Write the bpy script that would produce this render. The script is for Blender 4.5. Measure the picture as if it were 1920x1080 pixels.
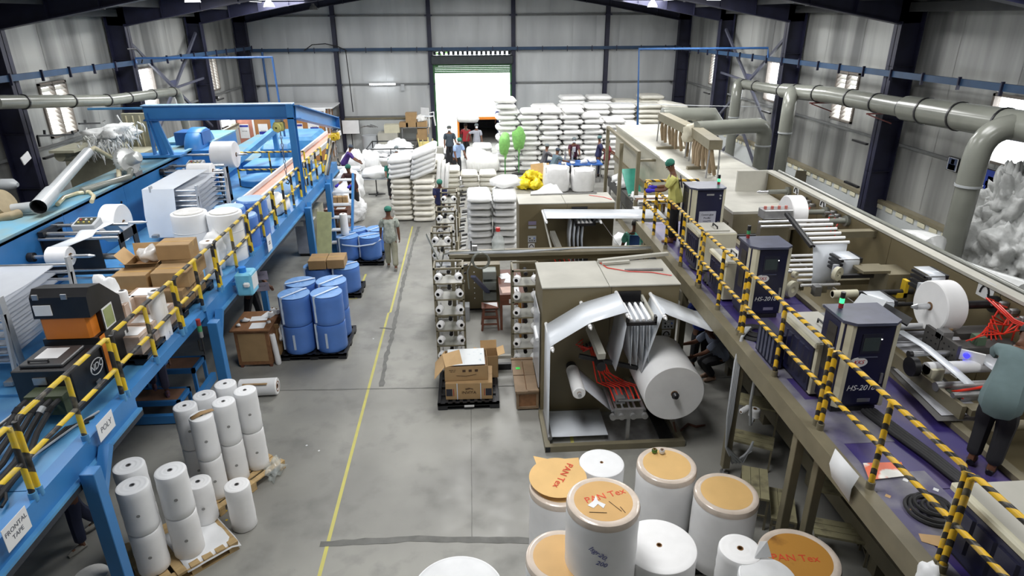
import bpy, bmesh, math, random
from mathutils import Vector, Matrix, noise
random.seed(7)
PI=math.pi
S=bpy.context.scene
COL=S.collection
for o in list(bpy.data.objects): bpy.data.objects.remove(o)

# ---------------------------------------------------------------- camera
FPX=1221.0; CAMH=5.9
_p,_y,_r=math.radians(22.66),math.radians(3.57),math.radians(-0.32)
_fw=Vector((math.sin(_y)*math.cos(_p),math.cos(_y)*math.cos(_p),-math.sin(_p)))
_r0=_fw.cross(Vector((0,0,1))).normalized(); _u0=_r0.cross(_fw)
_ri=math.cos(_r)*_r0+math.sin(_r)*_u0; _up=-math.sin(_r)*_r0+math.cos(_r)*_u0
CP=Vector((0,0,CAMH))
cam=bpy.data.objects.new('camera',bpy.data.cameras.new('camera')); COL.objects.link(cam)
m=Matrix((( _ri.x,_up.x,-_fw.x,0),(_ri.y,_up.y,-_fw.y,0),(_ri.z,_up.z,-_fw.z,CAMH),(0,0,0,1)))
cam.matrix_world=m
cam.data.sensor_width=36; cam.data.lens=FPX/1920*36; cam.data.clip_start=.05; cam.data.clip_end=500
S.camera=cam
def ray(x,y): return _ri*((x-960)/FPX)-_up*((y-540)/FPX)+_fw
def gz(x,y,z=0.0):                      # photo pixel -> point on the level z
    d=ray(x,y); return CP+d*((z-CAMH)/d.z)
def gy(x,y,Y):
    d=ray(x,y); return CP+d*(Y/d.y)
def gx(x,y,X):
    d=ray(x,y); return CP+d*(X/d.x)

# ---------------------------------------------------------------- view, world, lights
S.view_settings.view_transform='Standard'; S.view_settings.look='None'
S.view_settings.gamma=1; S.view_settings.use_curve_mapping=False
S.view_settings.exposure=0.18
W=bpy.data.worlds.new('world'); S.world=W; W.use_nodes=True
bg=W.node_tree.nodes['Background']; bg.inputs[0].default_value=(.93,.97,1,1); bg.inputs[1].default_value=7.0
def area(name,loc,sx,sy,power,col=(1,.98,.95),rot=(0,0,0)):
    l=bpy.data.lights.new(name,'AREA'); l.shape='RECTANGLE'; l.size=sx; l.size_y=sy; l.energy=power; l.color=col
    o=bpy.data.objects.new(name,l); o.location=loc; o.rotation_euler=rot; COL.objects.link(o); return o
# unseen skylights added to light the hall (their panels are built with the roof)
SKY=[(-6.6,9.7),(6.6,9.7),(-6.6,17.6),(6.6,17.6),(-6.6,24.4),(6.6,24.4),(-6.6,2.5),(6.6,2.5),(0,6),(0,15),(0,24)]
for i,(x,y) in enumerate(SKY):
    z=7.75-abs(x)*.185-.12
    area('added_skylight_lamp',(x,y,z),1.6,3.4,(330 if y>20 else 260 if y>12 else 165 if y>5 else 110)*(1.6 if x==0 else 1.0),(1,.995,.985),(0,0,0))

# ---------------------------------------------------------------- materials
MATS={}
def mat(name,col,rough=.6,metal=0.0,var=.10,scale=6.0,bump=0.0,emit=0.0,alpha=1.0,stretch=(1,1,1),trans=0.0,col2=None,coord='Object',spec=.5,thr=None):
    if name in MATS: return MATS[name]
    M=bpy.data.materials.new(name); M.use_nodes=True; n=M.node_tree.nodes; l=M.node_tree.links
    b=n['Principled BSDF']; b.inputs['Roughness'].default_value=rough; b.inputs['Metallic'].default_value=metal
    b.inputs['Specular IOR Level'].default_value=spec
    c=Vector(col[:3])
    tc=n.new('ShaderNodeTexCoord'); mp=n.new('ShaderNodeMapping'); mp.inputs['Scale'].default_value=stretch
    nz=n.new('ShaderNodeTexNoise'); nz.inputs['Scale'].default_value=scale; nz.inputs['Detail'].default_value=4
    l.new(tc.outputs[coord],mp.inputs[0]); l.new(mp.outputs[0],nz.inputs['Vector'])
    r=n.new('ShaderNodeValToRGB'); lo,hi=(.32,.68) if thr is None else thr
    r.color_ramp.elements[0].position=lo; r.color_ramp.elements[1].position=hi
    if col2 is None: a=c*(1-var); d=c*(1+var)
    else: a=c; d=Vector(col2[:3])
    r.color_ramp.elements[0].color=(*a,1); r.color_ramp.elements[1].color=(min(d[0],1),min(d[1],1),min(d[2],1),1)
    l.new(nz.outputs[0],r.inputs[0]); l.new(r.outputs[0],b.inputs['Base Color'])
    if bump:
        bp=n.new('ShaderNodeBump'); bp.inputs['Strength'].default_value=bump; bp.inputs['Distance'].default_value=.02
        l.new(nz.outputs[0],bp.inputs['Height']); l.new(bp.outputs[0],b.inputs['Normal'])
    if emit: b.inputs['Emission Color'].default_value=(*c,1); b.inputs['Emission Strength'].default_value=emit
    if alpha<1: b.inputs['Alpha'].default_value=alpha
    if trans: b.inputs['Transmission Weight'].default_value=trans
    MATS[name]=M; return M
def stripes(name,c1,c2,vec,period,duty=.5,rough=.45):
    M=bpy.data.materials.new(name); M.use_nodes=True; n=M.node_tree.nodes; l=M.node_tree.links; b=n['Principled BSDF']
    b.inputs['Roughness'].default_value=rough
    tc=n.new('ShaderNodeTexCoord'); dp=n.new('ShaderNodeVectorMath'); dp.operation='DOT_PRODUCT'; dp.inputs[1].default_value=vec
    l.new(tc.outputs['Object'],dp.inputs[0])
    a=n.new('ShaderNodeMath'); a.operation='DIVIDE'; a.inputs[1].default_value=period; l.new(dp.outputs['Value'],a.inputs[0])
    f=n.new('ShaderNodeMath'); f.operation='FRACT'; l.new(a.outputs[0],f.inputs[0])
    g=n.new('ShaderNodeMath'); g.operation='LESS_THAN'; g.inputs[1].default_value=duty; l.new(f.outputs[0],g.inputs[0])
    nz=n.new('ShaderNodeTexNoise'); nz.inputs['Scale'].default_value=9; l.new(tc.outputs['Object'],nz.inputs['Vector'])
    x=n.new('ShaderNodeMix'); x.data_type='RGBA'; x.inputs[6].default_value=(*c1,1); x.inputs[7].default_value=(*c2,1); l.new(g.outputs[0],x.inputs[0])
    y=n.new('ShaderNodeMix'); y.data_type='RGBA'; y.inputs[7].default_value=(.33,.30,.22,1); l.new(x.outputs[2],y.inputs[6])
    rr=n.new('ShaderNodeMapRange'); rr.inputs[1].default_value=.5; rr.inputs[2].default_value=.8; rr.inputs[4].default_value=.6
    l.new(nz.outputs[0],rr.inputs[0]); l.new(rr.outputs[0],y.inputs[0]); l.new(y.outputs[2],b.inputs['Base Color'])
    MATS[name]=M; return M
def s2l(r,g,b): return tuple(((v/255)/12.92 if v/255<=.04045 else ((v/255+.055)/1.055)**2.4) for v in (r,g,b))
K=s2l
WHITE=mat('white_film',(.86,.87,.88),.45,var=.04,scale=3,bump=.1)
ROLLW=mat('roll_white',(.88,.88,.88),.6,var=.03,scale=5,bump=.12)
ROLLE=mat('roll_end',(.80,.81,.82),.7,var=.05,scale=14)
FILM=mat('translucent_film',(.74,.78,.83),.28,var=.05,scale=2,bump=.2)
FILMG=mat('thin_grey_film',(.74,.77,.82),.22,var=.05,scale=2,alpha=.62)
SACK=mat('bale_white',(.88,.88,.86),.5,var=.06,scale=5,bump=.5)
SACKC=mat('bale_cream',(.82,.79,.70),.55,var=.08,scale=4,bump=.5)
NAVYC=mat('column_navy',(.012,.013,.035),.5,var=.25,scale=3)
BRACE=mat('brace_navy',(.045,.05,.10),.5,var=.2,scale=3)
BLUE=mat('machine_blue',K(58,126,188),.38,var=.10,scale=1.5,bump=.05)
BLUED=mat('deck_blue',K(92,158,204),.45,var=.12,scale=2.2,col2=K(62,124,180),thr=(.35,.7))
BLUET=mat('dusty_blue_top',K(106,160,186),.6,col2=K(140,150,138),scale=1.6,thr=(.4,.72))
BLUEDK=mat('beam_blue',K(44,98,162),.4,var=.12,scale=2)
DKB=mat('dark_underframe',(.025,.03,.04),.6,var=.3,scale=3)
BEIGE=mat('frame_beige',K(120,113,92),.5,var=.10,scale=4,bump=.05)
OLIVE=mat('machine_olive',K(114,104,78),.45,var=.07,scale=1.6,bump=.05)
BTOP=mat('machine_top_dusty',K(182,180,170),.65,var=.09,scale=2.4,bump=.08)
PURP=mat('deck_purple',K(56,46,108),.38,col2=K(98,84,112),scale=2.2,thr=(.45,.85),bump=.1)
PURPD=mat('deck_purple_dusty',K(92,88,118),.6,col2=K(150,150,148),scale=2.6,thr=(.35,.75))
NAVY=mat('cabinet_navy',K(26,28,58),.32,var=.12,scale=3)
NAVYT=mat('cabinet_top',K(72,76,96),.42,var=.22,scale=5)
CREAM=mat('cabinet_cream',K(206,202,178),.5,var=.06,scale=4)
BLACK=mat('black_metal',(.012,.012,.014),.4,var=.3,scale=5)
RUBBER=mat('black_rubber',(.02,.02,.022),.7,var=.3,scale=8)
STEEL=mat('steel',(.62,.63,.65),.28,metal=.9,var=.08,scale=8)
STEELD=mat('dull_steel',(.35,.35,.35),.45,metal=.7,var=.15,scale=8)
PIPEG=mat('duct_grey',K(122,124,116),.22,var=.06,scale=3)
PIPEL=mat('duct_light_grey',K(172,176,178),.3,var=.06,scale=3)
REDH=mat('red_hose',K(222,52,34),.35,var=.08,scale=5)
CARD=mat('cardboard',K(166,136,96),.75,var=.07,scale=5)
CARD2=mat('cardboard_light',K(196,162,116),.75,var=.06,scale=5)
CARDIN=mat('cardboard_inside',K(132,96,58),.8,var=.08,scale=5)
KRAFT=mat('kraft_disc',K(222,182,118),.6,var=.06,scale=3)
KRAFTW=mat('kraft_under_wrap',K(212,172,116),.3,var=.07,scale=3)
WRAP=mat('clear_wrap_edge',K(214,200,186),.18,var=.08,scale=7,bump=.4)
WOODL=mat('pallet_wood',K(186,158,112),.7,var=.16,scale=5,stretch=(1,5,1))
WOODB=mat('brown_wood',K(138,98,66),.6,var=.16,scale=4,stretch=(4,1,4))
WOODR=mat('red_wood',K(104,62,46),.5,var=.16,scale=4,stretch=(1,1,4))
PLANKG=mat('weathered_board',K(138,116,92),.7,var=.14,scale=5)
PBLACK=mat('black_plastic',(.014,.015,.018),.42,var=.25,scale=6)
BAGB=mat('blue_bag',K(84,128,204),.38,var=.09,scale=2.2,bump=.35)
BAGBT=mat('blue_bag_top',K(122,166,222),.38,var=.12,scale=3,bump=.6)
TAPEW=mat('tape_white',K(196,212,232),.35,var=.04)
PAPER=mat('paper',(.80,.81,.82),.6,var=.03)
ORANGE=mat('orange_paint',K(208,120,36),.42,var=.07,scale=3)
YEL=mat('yellow_paint',K(214,180,40),.5,var=.1)
GREENF=mat('green_mesh_cover',K(136,200,110),.6,var=.12,scale=12)
GREEND=mat('green_pole',K(64,140,66),.45,var=.1)
SHUT=mat('shutter_green',K(52,104,58),.5,var=.12,scale=3)
SHUTB=mat('shutter_box',K(46,52,56),.5,var=.2,scale=3)
OFFICE=mat('office_board_brown',K(168,118,72),.55,var=.06,scale=3)
WTRIM=mat('white_trim',(.75,.76,.77),.5,var=.04)
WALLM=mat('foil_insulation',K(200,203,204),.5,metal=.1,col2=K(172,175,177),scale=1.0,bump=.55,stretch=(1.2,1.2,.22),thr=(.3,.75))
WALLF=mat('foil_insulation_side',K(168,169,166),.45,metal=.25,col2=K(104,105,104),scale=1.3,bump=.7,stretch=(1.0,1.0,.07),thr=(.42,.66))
DADO=mat('dado_plaster',K(186,190,190),.7,var=.06,scale=1.5)
ROOFM=mat('roof_sheet',(.06,.062,.064),.6,var=.2,scale=2)
TRAY=mat('tray_blue',K(34,62,92),.5,var=.15,scale=3)
STRL=stripes('rail_bands_left',(.02,.02,.022),K(222,190,44),(0,1,1),.42,.52)
STRR=stripes('rail_bands_right',(.02,.018,.016),K(228,182,32),(.9,1,1),.155,.6)
GREENL=mat('lamp_green',(.05,1,.25),.3,emit=1.6); REDL=mat('lamp_red_unlit',(.30,.03,.03),.3)
GREYL=mat('light_grey_plastic',K(178,182,186),.45,var=.05)
SKIN=mat('skin_brown',K(112,74,54),.5,var=.06); HAIR=mat('hair_black',(.01,.009,.008),.6)
GLASSC=mat('clear_plastic',(.85,.93,.90),.1,alpha=.35)

# ---------------------------------------------------------------- mesh builder
def wloc(o):
    v=Vector(o.location)
    while o.parent: o=o.parent; v=v+o.location
    return v
class B:
    def __init__(s): s.v=[]; s.f=[]; s.mi=[]; s.sm=[]; s.cur=0
    def add(s,vs,fs,smooth=False):
        k=len(s.v); s.v+= [tuple(q) for q in vs]
        for f in fs: s.f.append([i+k for i in f]); s.mi.append(s.cur); s.sm.append(smooth)
        return s
    def m(s,i): s.cur=i; return s
    def box(s,x0,x1,y0,y1,z0,z1,M=None,ch=0.0):
        if x1<x0: x0,x1=x1,x0
        if y1<y0: y0,y1=y1,y0
        if z1<z0: z0,z1=z1,z0
        c=min(ch,(x1-x0)/2.2,(y1-y0)/2.2,(z1-z0)/2.2)
        if c<=0:
            vs=[(x,y,z) for x in (x0,x1) for y in (y0,y1) for z in (z0,z1)]
            fs=[(0,1,3,2),(4,6,7,5),(0,4,5,1),(2,3,7,6),(0,2,6,4),(1,5,7,3)]
        else:
            vs=[];X=(x0,x1);Yy=(y0,y1);Z=(z0,z1);idx={}
            for i in (0,1):
                for j in (0,1):
                    for k in (0,1):
                        sx=1-2*i;sy=1-2*j;sz=1-2*k
                        idx[i,j,k,0]=len(vs); vs.append((X[i],Yy[j]+sy*c,Z[k]+sz*c))
                        idx[i,j,k,1]=len(vs); vs.append((X[i]+sx*c,Yy[j],Z[k]+sz*c))
                        idx[i,j,k,2]=len(vs); vs.append((X[i]+sx*c,Yy[j]+sy*c,Z[k]))
            g=lambda *a: idx[a]
            fs=[]
            for a in (0,1):
                fs.append([g(a,0,0,0),g(a,1,0,0),g(a,1,1,0),g(a,0,1,0)]); fs.append([g(0,a,0,1),g(1,a,0,1),g(1,a,1,1),g(0,a,1,1)]); fs.append([g(0,0,a,2),g(1,0,a,2),g(1,1,a,2),g(0,1,a,2)])
            for a in (0,1):
                for b in (0,1):
                    fs.append([g(0,a,b,1),g(1,a,b,1),g(1,a,b,2),g(0,a,b,2)])
                    fs.append([g(a,0,b,0),g(a,1,b,0),g(a,1,b,2),g(a,0,b,2)])
                    fs.append([g(a,b,0,0),g(a,b,1,0),g(a,b,1,1),g(a,b,0,1)])
            for i in (0,1):
                for j in (0,1):
                    for k in (0,1): fs.append([g(i,j,k,0),g(i,j,k,1),g(i,j,k,2)])
            cc=Vector(((x0+x1)/2,(y0+y1)/2,(z0+z1)/2)); out=[]
            for f in fs:
                p=[Vector(vs[i]) for i in f]; n=(p[1]-p[0]).cross(p[2]-p[0]); ce=sum(p,Vector())/len(p)
                out.append(f if n.dot(ce-cc)>0 else f[::-1])
            fs=out
        if M is not None: vs=[M@Vector(q) for q in vs]
        return s.add(vs,fs)
    def bx(s,c,d,M=None,ch=0.0):
        return s.box(c[0]-d[0]/2,c[0]+d[0]/2,c[1]-d[1]/2,c[1]+d[1]/2,c[2]-d[2]/2,c[2]+d[2]/2,M,ch)
    def beam(s,p,q,w,h,ch=0.0):          # rectangular bar between two points, h measured in the vertical sense
        p=Vector(p);q=Vector(q);d=q-p;L=d.length;d.normalize()
        u=Vector((0,0,1)) if abs(d.z)<.9 else Vector((0,1,0))
        a=d.cross(u).normalized();b=a.cross(d)
        M=Matrix(((a.x,d.x,b.x,p.x),(a.y,d.y,b.y,p.y),(a.z,d.z,b.z,p.z),(0,0,0,1)))
        return s.box(-w/2,w/2,0,L,-h/2,h/2,M,ch)
    def cyl(s,p,q,r,n=16,r2=None,caps=True,smooth=True):
        p=Vector(p);q=Vector(q);d=(q-p).normalized();r2=r if r2 is None else r2
        a=d.orthogonal().normalized();b=d.cross(a);k=[]
        for c,rr in ((p,r),(q,r2)):
            for i in range(n):
                t=2*PI*i/n; k.append(c+a*math.cos(t)*rr+b*math.sin(t)*rr)
        s.add(k,[(i,(i+1)%n,n+(i+1)%n,n+i) for i in range(n)],smooth)
        if caps: s.add(k[:n],[tuple(range(n))[::-1]]); s.add(k[n:],[tuple(range(n))])
        return s
    def tube(s,pts,r,n=8,rs=None,caps=True):
        pts=[Vector(p) for p in pts]; N=len(pts); vs=[]; pa=None
        for i,p in enumerate(pts):
            d=(pts[min(i+1,N-1)]-pts[max(i-1,0)]).normalized()
            if pa is None: a=d.orthogonal().normalized()
            else:
                a=pa-d*pa.dot(d)
                a=a.normalized() if a.length>1e-6 else d.orthogonal().normalized()
            pa=a; b=d.cross(a); rr=r if rs is None else rs[i]
            for j in range(n):
                t=2*PI*j/n; vs.append(p+a*math.cos(t)*rr+b*math.sin(t)*rr)
        fs=[(i*n+j,i*n+(j+1)%n,(i+1)*n+(j+1)%n,(i+1)*n+j) for i in range(N-1) for j in range(n)]
        s.add(vs,fs,True)
        if caps: s.add(vs[:n],[tuple(range(n))[::-1]]); s.add(vs[-n:],[tuple(range(n))])
        return s
    def lathe(s,prof,c=(0,0,0),n=24,M=None,smooth=True):   # profile of (radius, z)
        c=Vector(c); vs=[]
        for r,z in prof:
            for i in range(n):
                t=2*PI*i/n; p=Vector((r*math.cos(t),r*math.sin(t),z)); p=(M@p if M is not None else p)+c; vs.append(p)
        fs=[(i*n+j,i*n+(j+1)%n,(i+1)*n+(j+1)%n,(i+1)*n+j) for i in range(len(prof)-1) for j in range(n)]
        return s.add(vs,fs,smooth)
    def quad(s,a,b,c,d,t=0.0):
        a,b,c,d=map(Vector,(a,b,c,d))
        if t<=0: return s.add([a,b,c,d],[(0,1,2,3)])
        n=(b-a).cross(c-a).normalized()*t
        return s.add([a,b,c,d,a-n,b-n,c-n,d-n],[(0,1,2,3),(7,6,5,4),(0,4,5,1),(1,5,6,2),(2,6,7,3),(3,7,4,0)])
    def sheet(s,rows,t=.004):             # rows of points -> thin curved sheet
        vs=[Vector(p) for r in rows for p in r]; nr=len(rows); nc=len(rows[0])
        fs=[(i*nc+j,i*nc+j+1,(i+1)*nc+j+1,(i+1)*nc+j) for i in range(nr-1) for j in range(nc-1)]
        return s.add(vs,fs,True)
    def prism(s,pts,axis,lo,hi):          # polygon extruded along an axis; pts are the two other coordinates
        def mk(p,h):
            if axis=='x': return (h,p[0],p[1])
            if axis=='y': return (p[0],h,p[1])
            return (p[0],p[1],h)
        n=len(pts); vs=[mk(p,lo) for p in pts]+[mk(p,hi) for p in pts]
        return s.add(vs,[tuple(range(n))[::-1],tuple(range(n,2*n))]+[(i,(i+1)%n,n+(i+1)%n,n+i) for i in range(n)])
    def build(s,name,mats,parent=None,label=None,cat=None,group=None,kind=None,world=True,fix=True,solid=0):
        if not isinstance(mats,(list,tuple)): mats=[mats]
        off=wloc(parent) if (parent is not None and world) else Vector((0,0,0))
        base=Vector((0,0,0))
        if parent is None and s.v:
            xs=[p[0] for p in s.v];ys=[p[1] for p in s.v];zs=[p[2] for p in s.v]
            base=Vector(((min(xs)+max(xs))/2,(min(ys)+max(ys))/2,min(zs))) if world else base
        sh=off+base
        me=bpy.data.meshes.new(name); me.from_pydata([(p[0]-sh.x,p[1]-sh.y,p[2]-sh.z) for p in s.v],[],s.f)
        for mm in mats: me.materials.append(mm)
        me.polygons.foreach_set('material_index',s.mi); me.polygons.foreach_set('use_smooth',s.sm)
        if fix:
            bm=bmesh.new(); bm.from_mesh(me); bmesh.ops.recalc_face_normals(bm,faces=bm.faces); bm.to_mesh(me); bm.free()
        me.update()
        if any(s.sm): me.set_sharp_from_angle(angle=math.radians(42))
        o=bpy.data.objects.new(name,me); COL.objects.link(o); o.location=base
        if parent is not None: o.parent=parent; o.location=(0,0,0)
        if solid:
            q=o.modifiers.new('thick','SOLIDIFY'); q.thickness=solid
        return tag(o,label,cat,group,kind)
def tag(o,label=None,cat=None,group=None,kind=None):
    if label: o['label']=label
    if cat: o['category']=cat
    if group: o['group']=group
    if kind: o['kind']=kind
    return o
def thing(name,label,cat,loc=(0,0,0),rz=0,group=None):
    o=bpy.data.objects.new(name,None); COL.objects.link(o); o.empty_display_size=.1
    o.location=loc; o.rotation_euler=(0,0,rz); return tag(o,label,cat,group)
def place(o,loc,rz=None):
    o.location=loc
    if rz is not None: o.rotation_euler=(0,0,rz)
    return o
def dup(o,loc=None,rz=None,label=None,parent=None):
    c=o.copy(); COL.objects.link(c); c.parent=parent
    if loc is not None: c.location=loc
    if rz is not None: c.rotation_euler=(0,0,rz)
    if label: c['label']=label
    for ch in list(o.children): dup(ch,parent=c)
    return c
def ST(b,name,mats,parent=None): return b.build(name,mats,parent,kind=None if parent else 'structure')
def text(s,size,M,mt,name,parent,ext=.002,shear=0,align='CENTER'):
    cu=bpy.data.curves.new(name,'FONT'); cu.body=s; cu.size=size; cu.extrude=ext; cu.align_x=align; cu.align_y='CENTER'; cu.shear=shear
    cu.resolution_u=3
    t=bpy.data.objects.new(name,cu); me=bpy.data.meshes.new_from_object(t); bpy.data.objects.remove(t)
    me.materials.clear(); me.materials.append(mt)
    o=bpy.data.objects.new(name,me); COL.objects.link(o)
    o.parent=parent; me.transform(Matrix.Translation(-wloc(parent))@M); return o
def frame3(o,x,y):                       # matrix with local x,y axes and origin
    x=Vector(x).normalized(); z=x.cross(Vector(y)).normalized(); y=z.cross(x)
    return Matrix(((x.x,y.x,z.x,o[0]),(x.y,y.y,z.y,o[1]),(x.z,y.z,z.z,o[2]),(0,0,0,1)))
ORD=['first','second','third','fourth','fifth','sixth','seventh','eighth','ninth','tenth','eleventh','twelfth','thirteenth','fourteenth','fifteenth','sixteenth','seventeenth','eighteenth','nineteenth','twentieth']
# ================================================================ STRUCTURE
XW=10.15; YB=31.5; YF=-4.0
# floor slab with joints and painted lines
fm=bpy.data.materials.new('concrete_floor'); fm.use_nodes=True
n=fm.node_tree.nodes; l=fm.node_tree.links; b=n['Principled BSDF']; b.inputs['Roughness'].default_value=.42
tc=n.new('ShaderNodeTexCoord')
def _nz(sc,det,st=(1,1,1)):
    mp=n.new('ShaderNodeMapping'); mp.inputs['Scale'].default_value=st; q=n.new('ShaderNodeTexNoise'); q.inputs['Scale'].default_value=sc; q.inputs['Detail'].default_value=det
    l.new(tc.outputs['Object'],mp.inputs[0]); l.new(mp.outputs[0],q.inputs['Vector']); return q
n1=_nz(.55,6); n2=_nz(2.6,8); n3=_nz(38,2); n4=_nz(1.0,5,(1,.35,1))
def _mx(a,b_,f,mode='MIX'):
    x=n.new('ShaderNodeMix'); x.data_type='RGBA'; x.blend_type=mode
    for i,v in ((6,a),(7,b_),(0,f)):
        if isinstance(v,(tuple,float,int)): x.inputs[i].default_value=v if not isinstance(v,tuple) else (*v,1)
        else: l.new(v,x.inputs[i])
    return x.outputs[2]
def _rp(src,a,c,lo=0.,hi=1.):
    r=n.new('ShaderNodeMapRange'); r.inputs[1].default_value=a; r.inputs[2].default_value=c; r.inputs[3].default_value=lo; r.inputs[4].default_value=hi; l.new(src,r.inputs[0]); return r.outputs[0]
c=_mx(K(134,133,128),K(158,157,150),_rp(n1.outputs[0],.35,.65))
c=_mx(c,K(116,116,112),_rp(n2.outputs[0],.52,.75,0,.7))
c=_mx(c,K(176,176,168),_rp(n4.outputs[0],.58,.8,0,.6))
c=_mx(c,K(96,96,92),_rp(n3.outputs[0],.72,.8,0,.35))
l.new(c,b.inputs['Base Color']); l.new(_rp(n2.outputs[0],.3,.7,.34,.6),b.inputs['Roughness'])
q=B().box(-XW-.2,XW+.2,YF,YB+14,-.15,0); floor=ST(q,'floor',fm)
JOINT=mat('joint_dark',K(108,108,104),.7,var=.2,scale=5)
YLINE=mat('floor_yellow_line',K(200,194,100),.6,var=.14,scale=5,col2=K(190,182,110))
def strip(pts,w,mt,name,z=.002,jag=0.0):
    pts=[Vector((p[0],p[1],0)) for p in pts]; L=[];R_=[]
    out=[]
    for i in range(len(pts)-1):
        a,b_=pts[i],pts[i+1]; k=max(1,int((b_-a).length/.12)) if jag else 1
        for j in range(k): out.append(a.lerp(b_,j/k))
    out.append(pts[-1])
    for i,p in enumerate(out):
        d=(out[min(i+1,len(out)-1)]-out[max(i-1,0)]).normalized(); s_=Vector((d.y,-d.x,0))
        L.append(p+s_*(w/2+random.uniform(-1,1)*jag)+Vector((0,0,z))); R_.append(p-s_*(w/2+random.uniform(-1,1)*jag)+Vector((0,0,z)))
    k=len(out); bb=B(); bb.add(L+R_,[(i,i+1,k+i+1,k+i) for i in range(k-1)])
    return ST(bb,name,mt)
strip([(-1.87,YF),(-1.87,12.9),(-1.83,12.95),(-1.83,19.2)],.045,YLINE,'trim_1')
a=gz(600,1021);b_=gz(1010,1014); strip([(a.x,a.y),(-.9,a.y+.02),(b_.x,b_.y),(3.0,b_.y)],.10,JOINT,'trim_2',.003,.012)
a=gz(590,728);strip([(a.x-1.2,a.y),(.0,gz(900,726).y),(9,gz(900,726).y)],.03,JOINT,'trim_3',.003,.008)
strip([tuple(gz(*p)[:2]) for p in [(715,725),(722,680),(733,640),(742,600),(752,545),(764,500),(775,455),(786,425)]],.08,JOINT,'trim_4',.003,.02)
strip([tuple(gz(*p)[:2]) for p in [(686,514),(668,560),(640,562)]],.05,YLINE,'trim_5',.004)
strip([tuple(gz(*p)[:2]) for p in [(712,615),(738,617)]],.05,JOINT,'trim_6',.005,.01)
strip([tuple(gz(*p)[:2]) for p in [(1066,780),(1074,836)]],.05,YLINE,'trim_7',.003)
strip([tuple(gz(*p)[:2]) for p in [(883,728),(885,1018)]],.008,JOINT,'trim_8',.002,.002)

# wall panels: rectangles with openings cut out; each quilted panel is a piece of its wall
PANELM=[]
def panel_mesh(w,h,key):
    N,Mv=5,7; vs=[];fs=[]
    for j in range(Mv+1):
        for i in range(N+1):
            u,v=i/N,j/Mv; e=min(1,min(u,1-u)*5)*min(1,min(v,1-v)*9)
            d=.028*e*(.6+1.5*noise.noise(Vector((u*2.6+key*3.1,v*.9+key,key*.7))))
            vs.append((u*w,-d,v*h))
    for j in range(Mv):
        for i in range(N): k=j*(N+1)+i; fs.append((k,k+1,k+N+2,k+N+1))
    return vs,fs
def cut(rects,hole):
    out=[]; ha,hb,hc,hd=hole
    for (a,b,c,d) in rects:
        if hb<=a or ha>=b or hd<=c or hc>=d: out.append((a,b,c,d)); continue
        if a<ha: out.append((a,ha,c,d))
        if b>hb: out.append((hb,b,c,d))
        x0,x1=max(a,ha),min(b,hb)
        if c<hc: out.append((x0,x1,c,hc))
        if d>hd: out.append((x0,x1,hd,d))
    return out
def wall(name,us,zs,holes,M,mt,topf=None):
    root=B(); base=[]
    allr=[(us[0],us[-1],0,zs[-1])]
    for h in holes: allr=cut(allr,h)
    for (a,b,c,d) in allr: root.box(a,b,.03,.13,c,d,M)      # cladding sheet behind the panels
    r=ST(root,name,mt)
    cnt=0
    for i in range(len(us)-1):
        for j in range(len(zs)-1):
            rr=[(us[i],us[i+1],zs[j],zs[j+1])]
            for h in holes: rr=cut(rr,h)
            for (a,b,c,d) in rr:
                if b-a<.05 or d-c<.05: continue
                vs,fs=panel_mesh(b-a-.012,d-c-.012,cnt); cnt+=1
                bb=B(); bb.add([M@Vector((a+.006+p[0],p[1]+.025,c+.006+p[2])) for p in vs],fs,True)
                bb.build('panel',mt,r,fix=False)
    return r
MB=Matrix.Translation((0,YB,0))
def ustep(a,b,st):
    k=max(1,round((b-a)/st)); return [a+(b-a)*i/k for i in range(k+1)]
DOOR=(-1.55,1.95,0,4.42)
wall_back=wall('wall_back',ustep(-XW,XW,1.07),[1.55,3.0,4.5,5.95,8.0],[(-1.55,1.95,-1,4.42)],MB,WALLM)
WIN_L=[(16.72,17.86),(21.3,22.8),(27.5,28.5)]; WIN_R=[(11.2,12.45),(17.1,18.2),(21.7,22.7),(27.1,28.2)]
WZ0,WZ1=3.2,4.48
ML=Matrix(((0,-1,0,-XW),(1,0,0,0),(0,0,1,0),(0,0,0,1)))     # u along +Y, panel face towards +X
MR=Matrix(((0,1,0,XW),(1,0,0,0),(0,0,1,0),(0,0,0,1)))
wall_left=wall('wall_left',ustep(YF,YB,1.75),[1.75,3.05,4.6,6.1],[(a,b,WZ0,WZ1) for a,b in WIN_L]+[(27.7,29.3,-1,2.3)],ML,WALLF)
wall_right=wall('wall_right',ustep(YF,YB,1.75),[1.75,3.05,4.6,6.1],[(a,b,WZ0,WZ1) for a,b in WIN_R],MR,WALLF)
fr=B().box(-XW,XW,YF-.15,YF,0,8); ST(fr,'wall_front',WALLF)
# plastered dado along the side walls with a stepped ledge on top
for sx,nm in ((-1,'baseboard_left'),(1,'baseboard_right')):
    d=B().box(sx*XW,sx*(XW-.16),YF,YB,0,1.62); r=ST(d,nm,DADO)
    y=YF
    led=B()
    led.box(sx*XW,sx*(XW-.2),YF,YB,1.62,1.70); led.build('ledge',BEIGE,r)
    for i in range(88):
        if i*.4+YF>8: B().box(sx*(XW-.16),sx*(XW-.185),YF+i*.4,YF+i*.4+.24,1.5,1.6).build('block',CREAM,r)
d=B().box(-XW,-1.62,YB-.14,YB,0,1.5).box(2.0,XW,YB-.14,YB,0,1.5); r=ST(d,'baseboard_back',DADO)
B().box(-XW,-1.62,YB-.2,YB,1.5,1.57).box(2.0,XW,YB-.2,YB,1.5,1.57).build('ledge',BEIGE,r)
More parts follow.
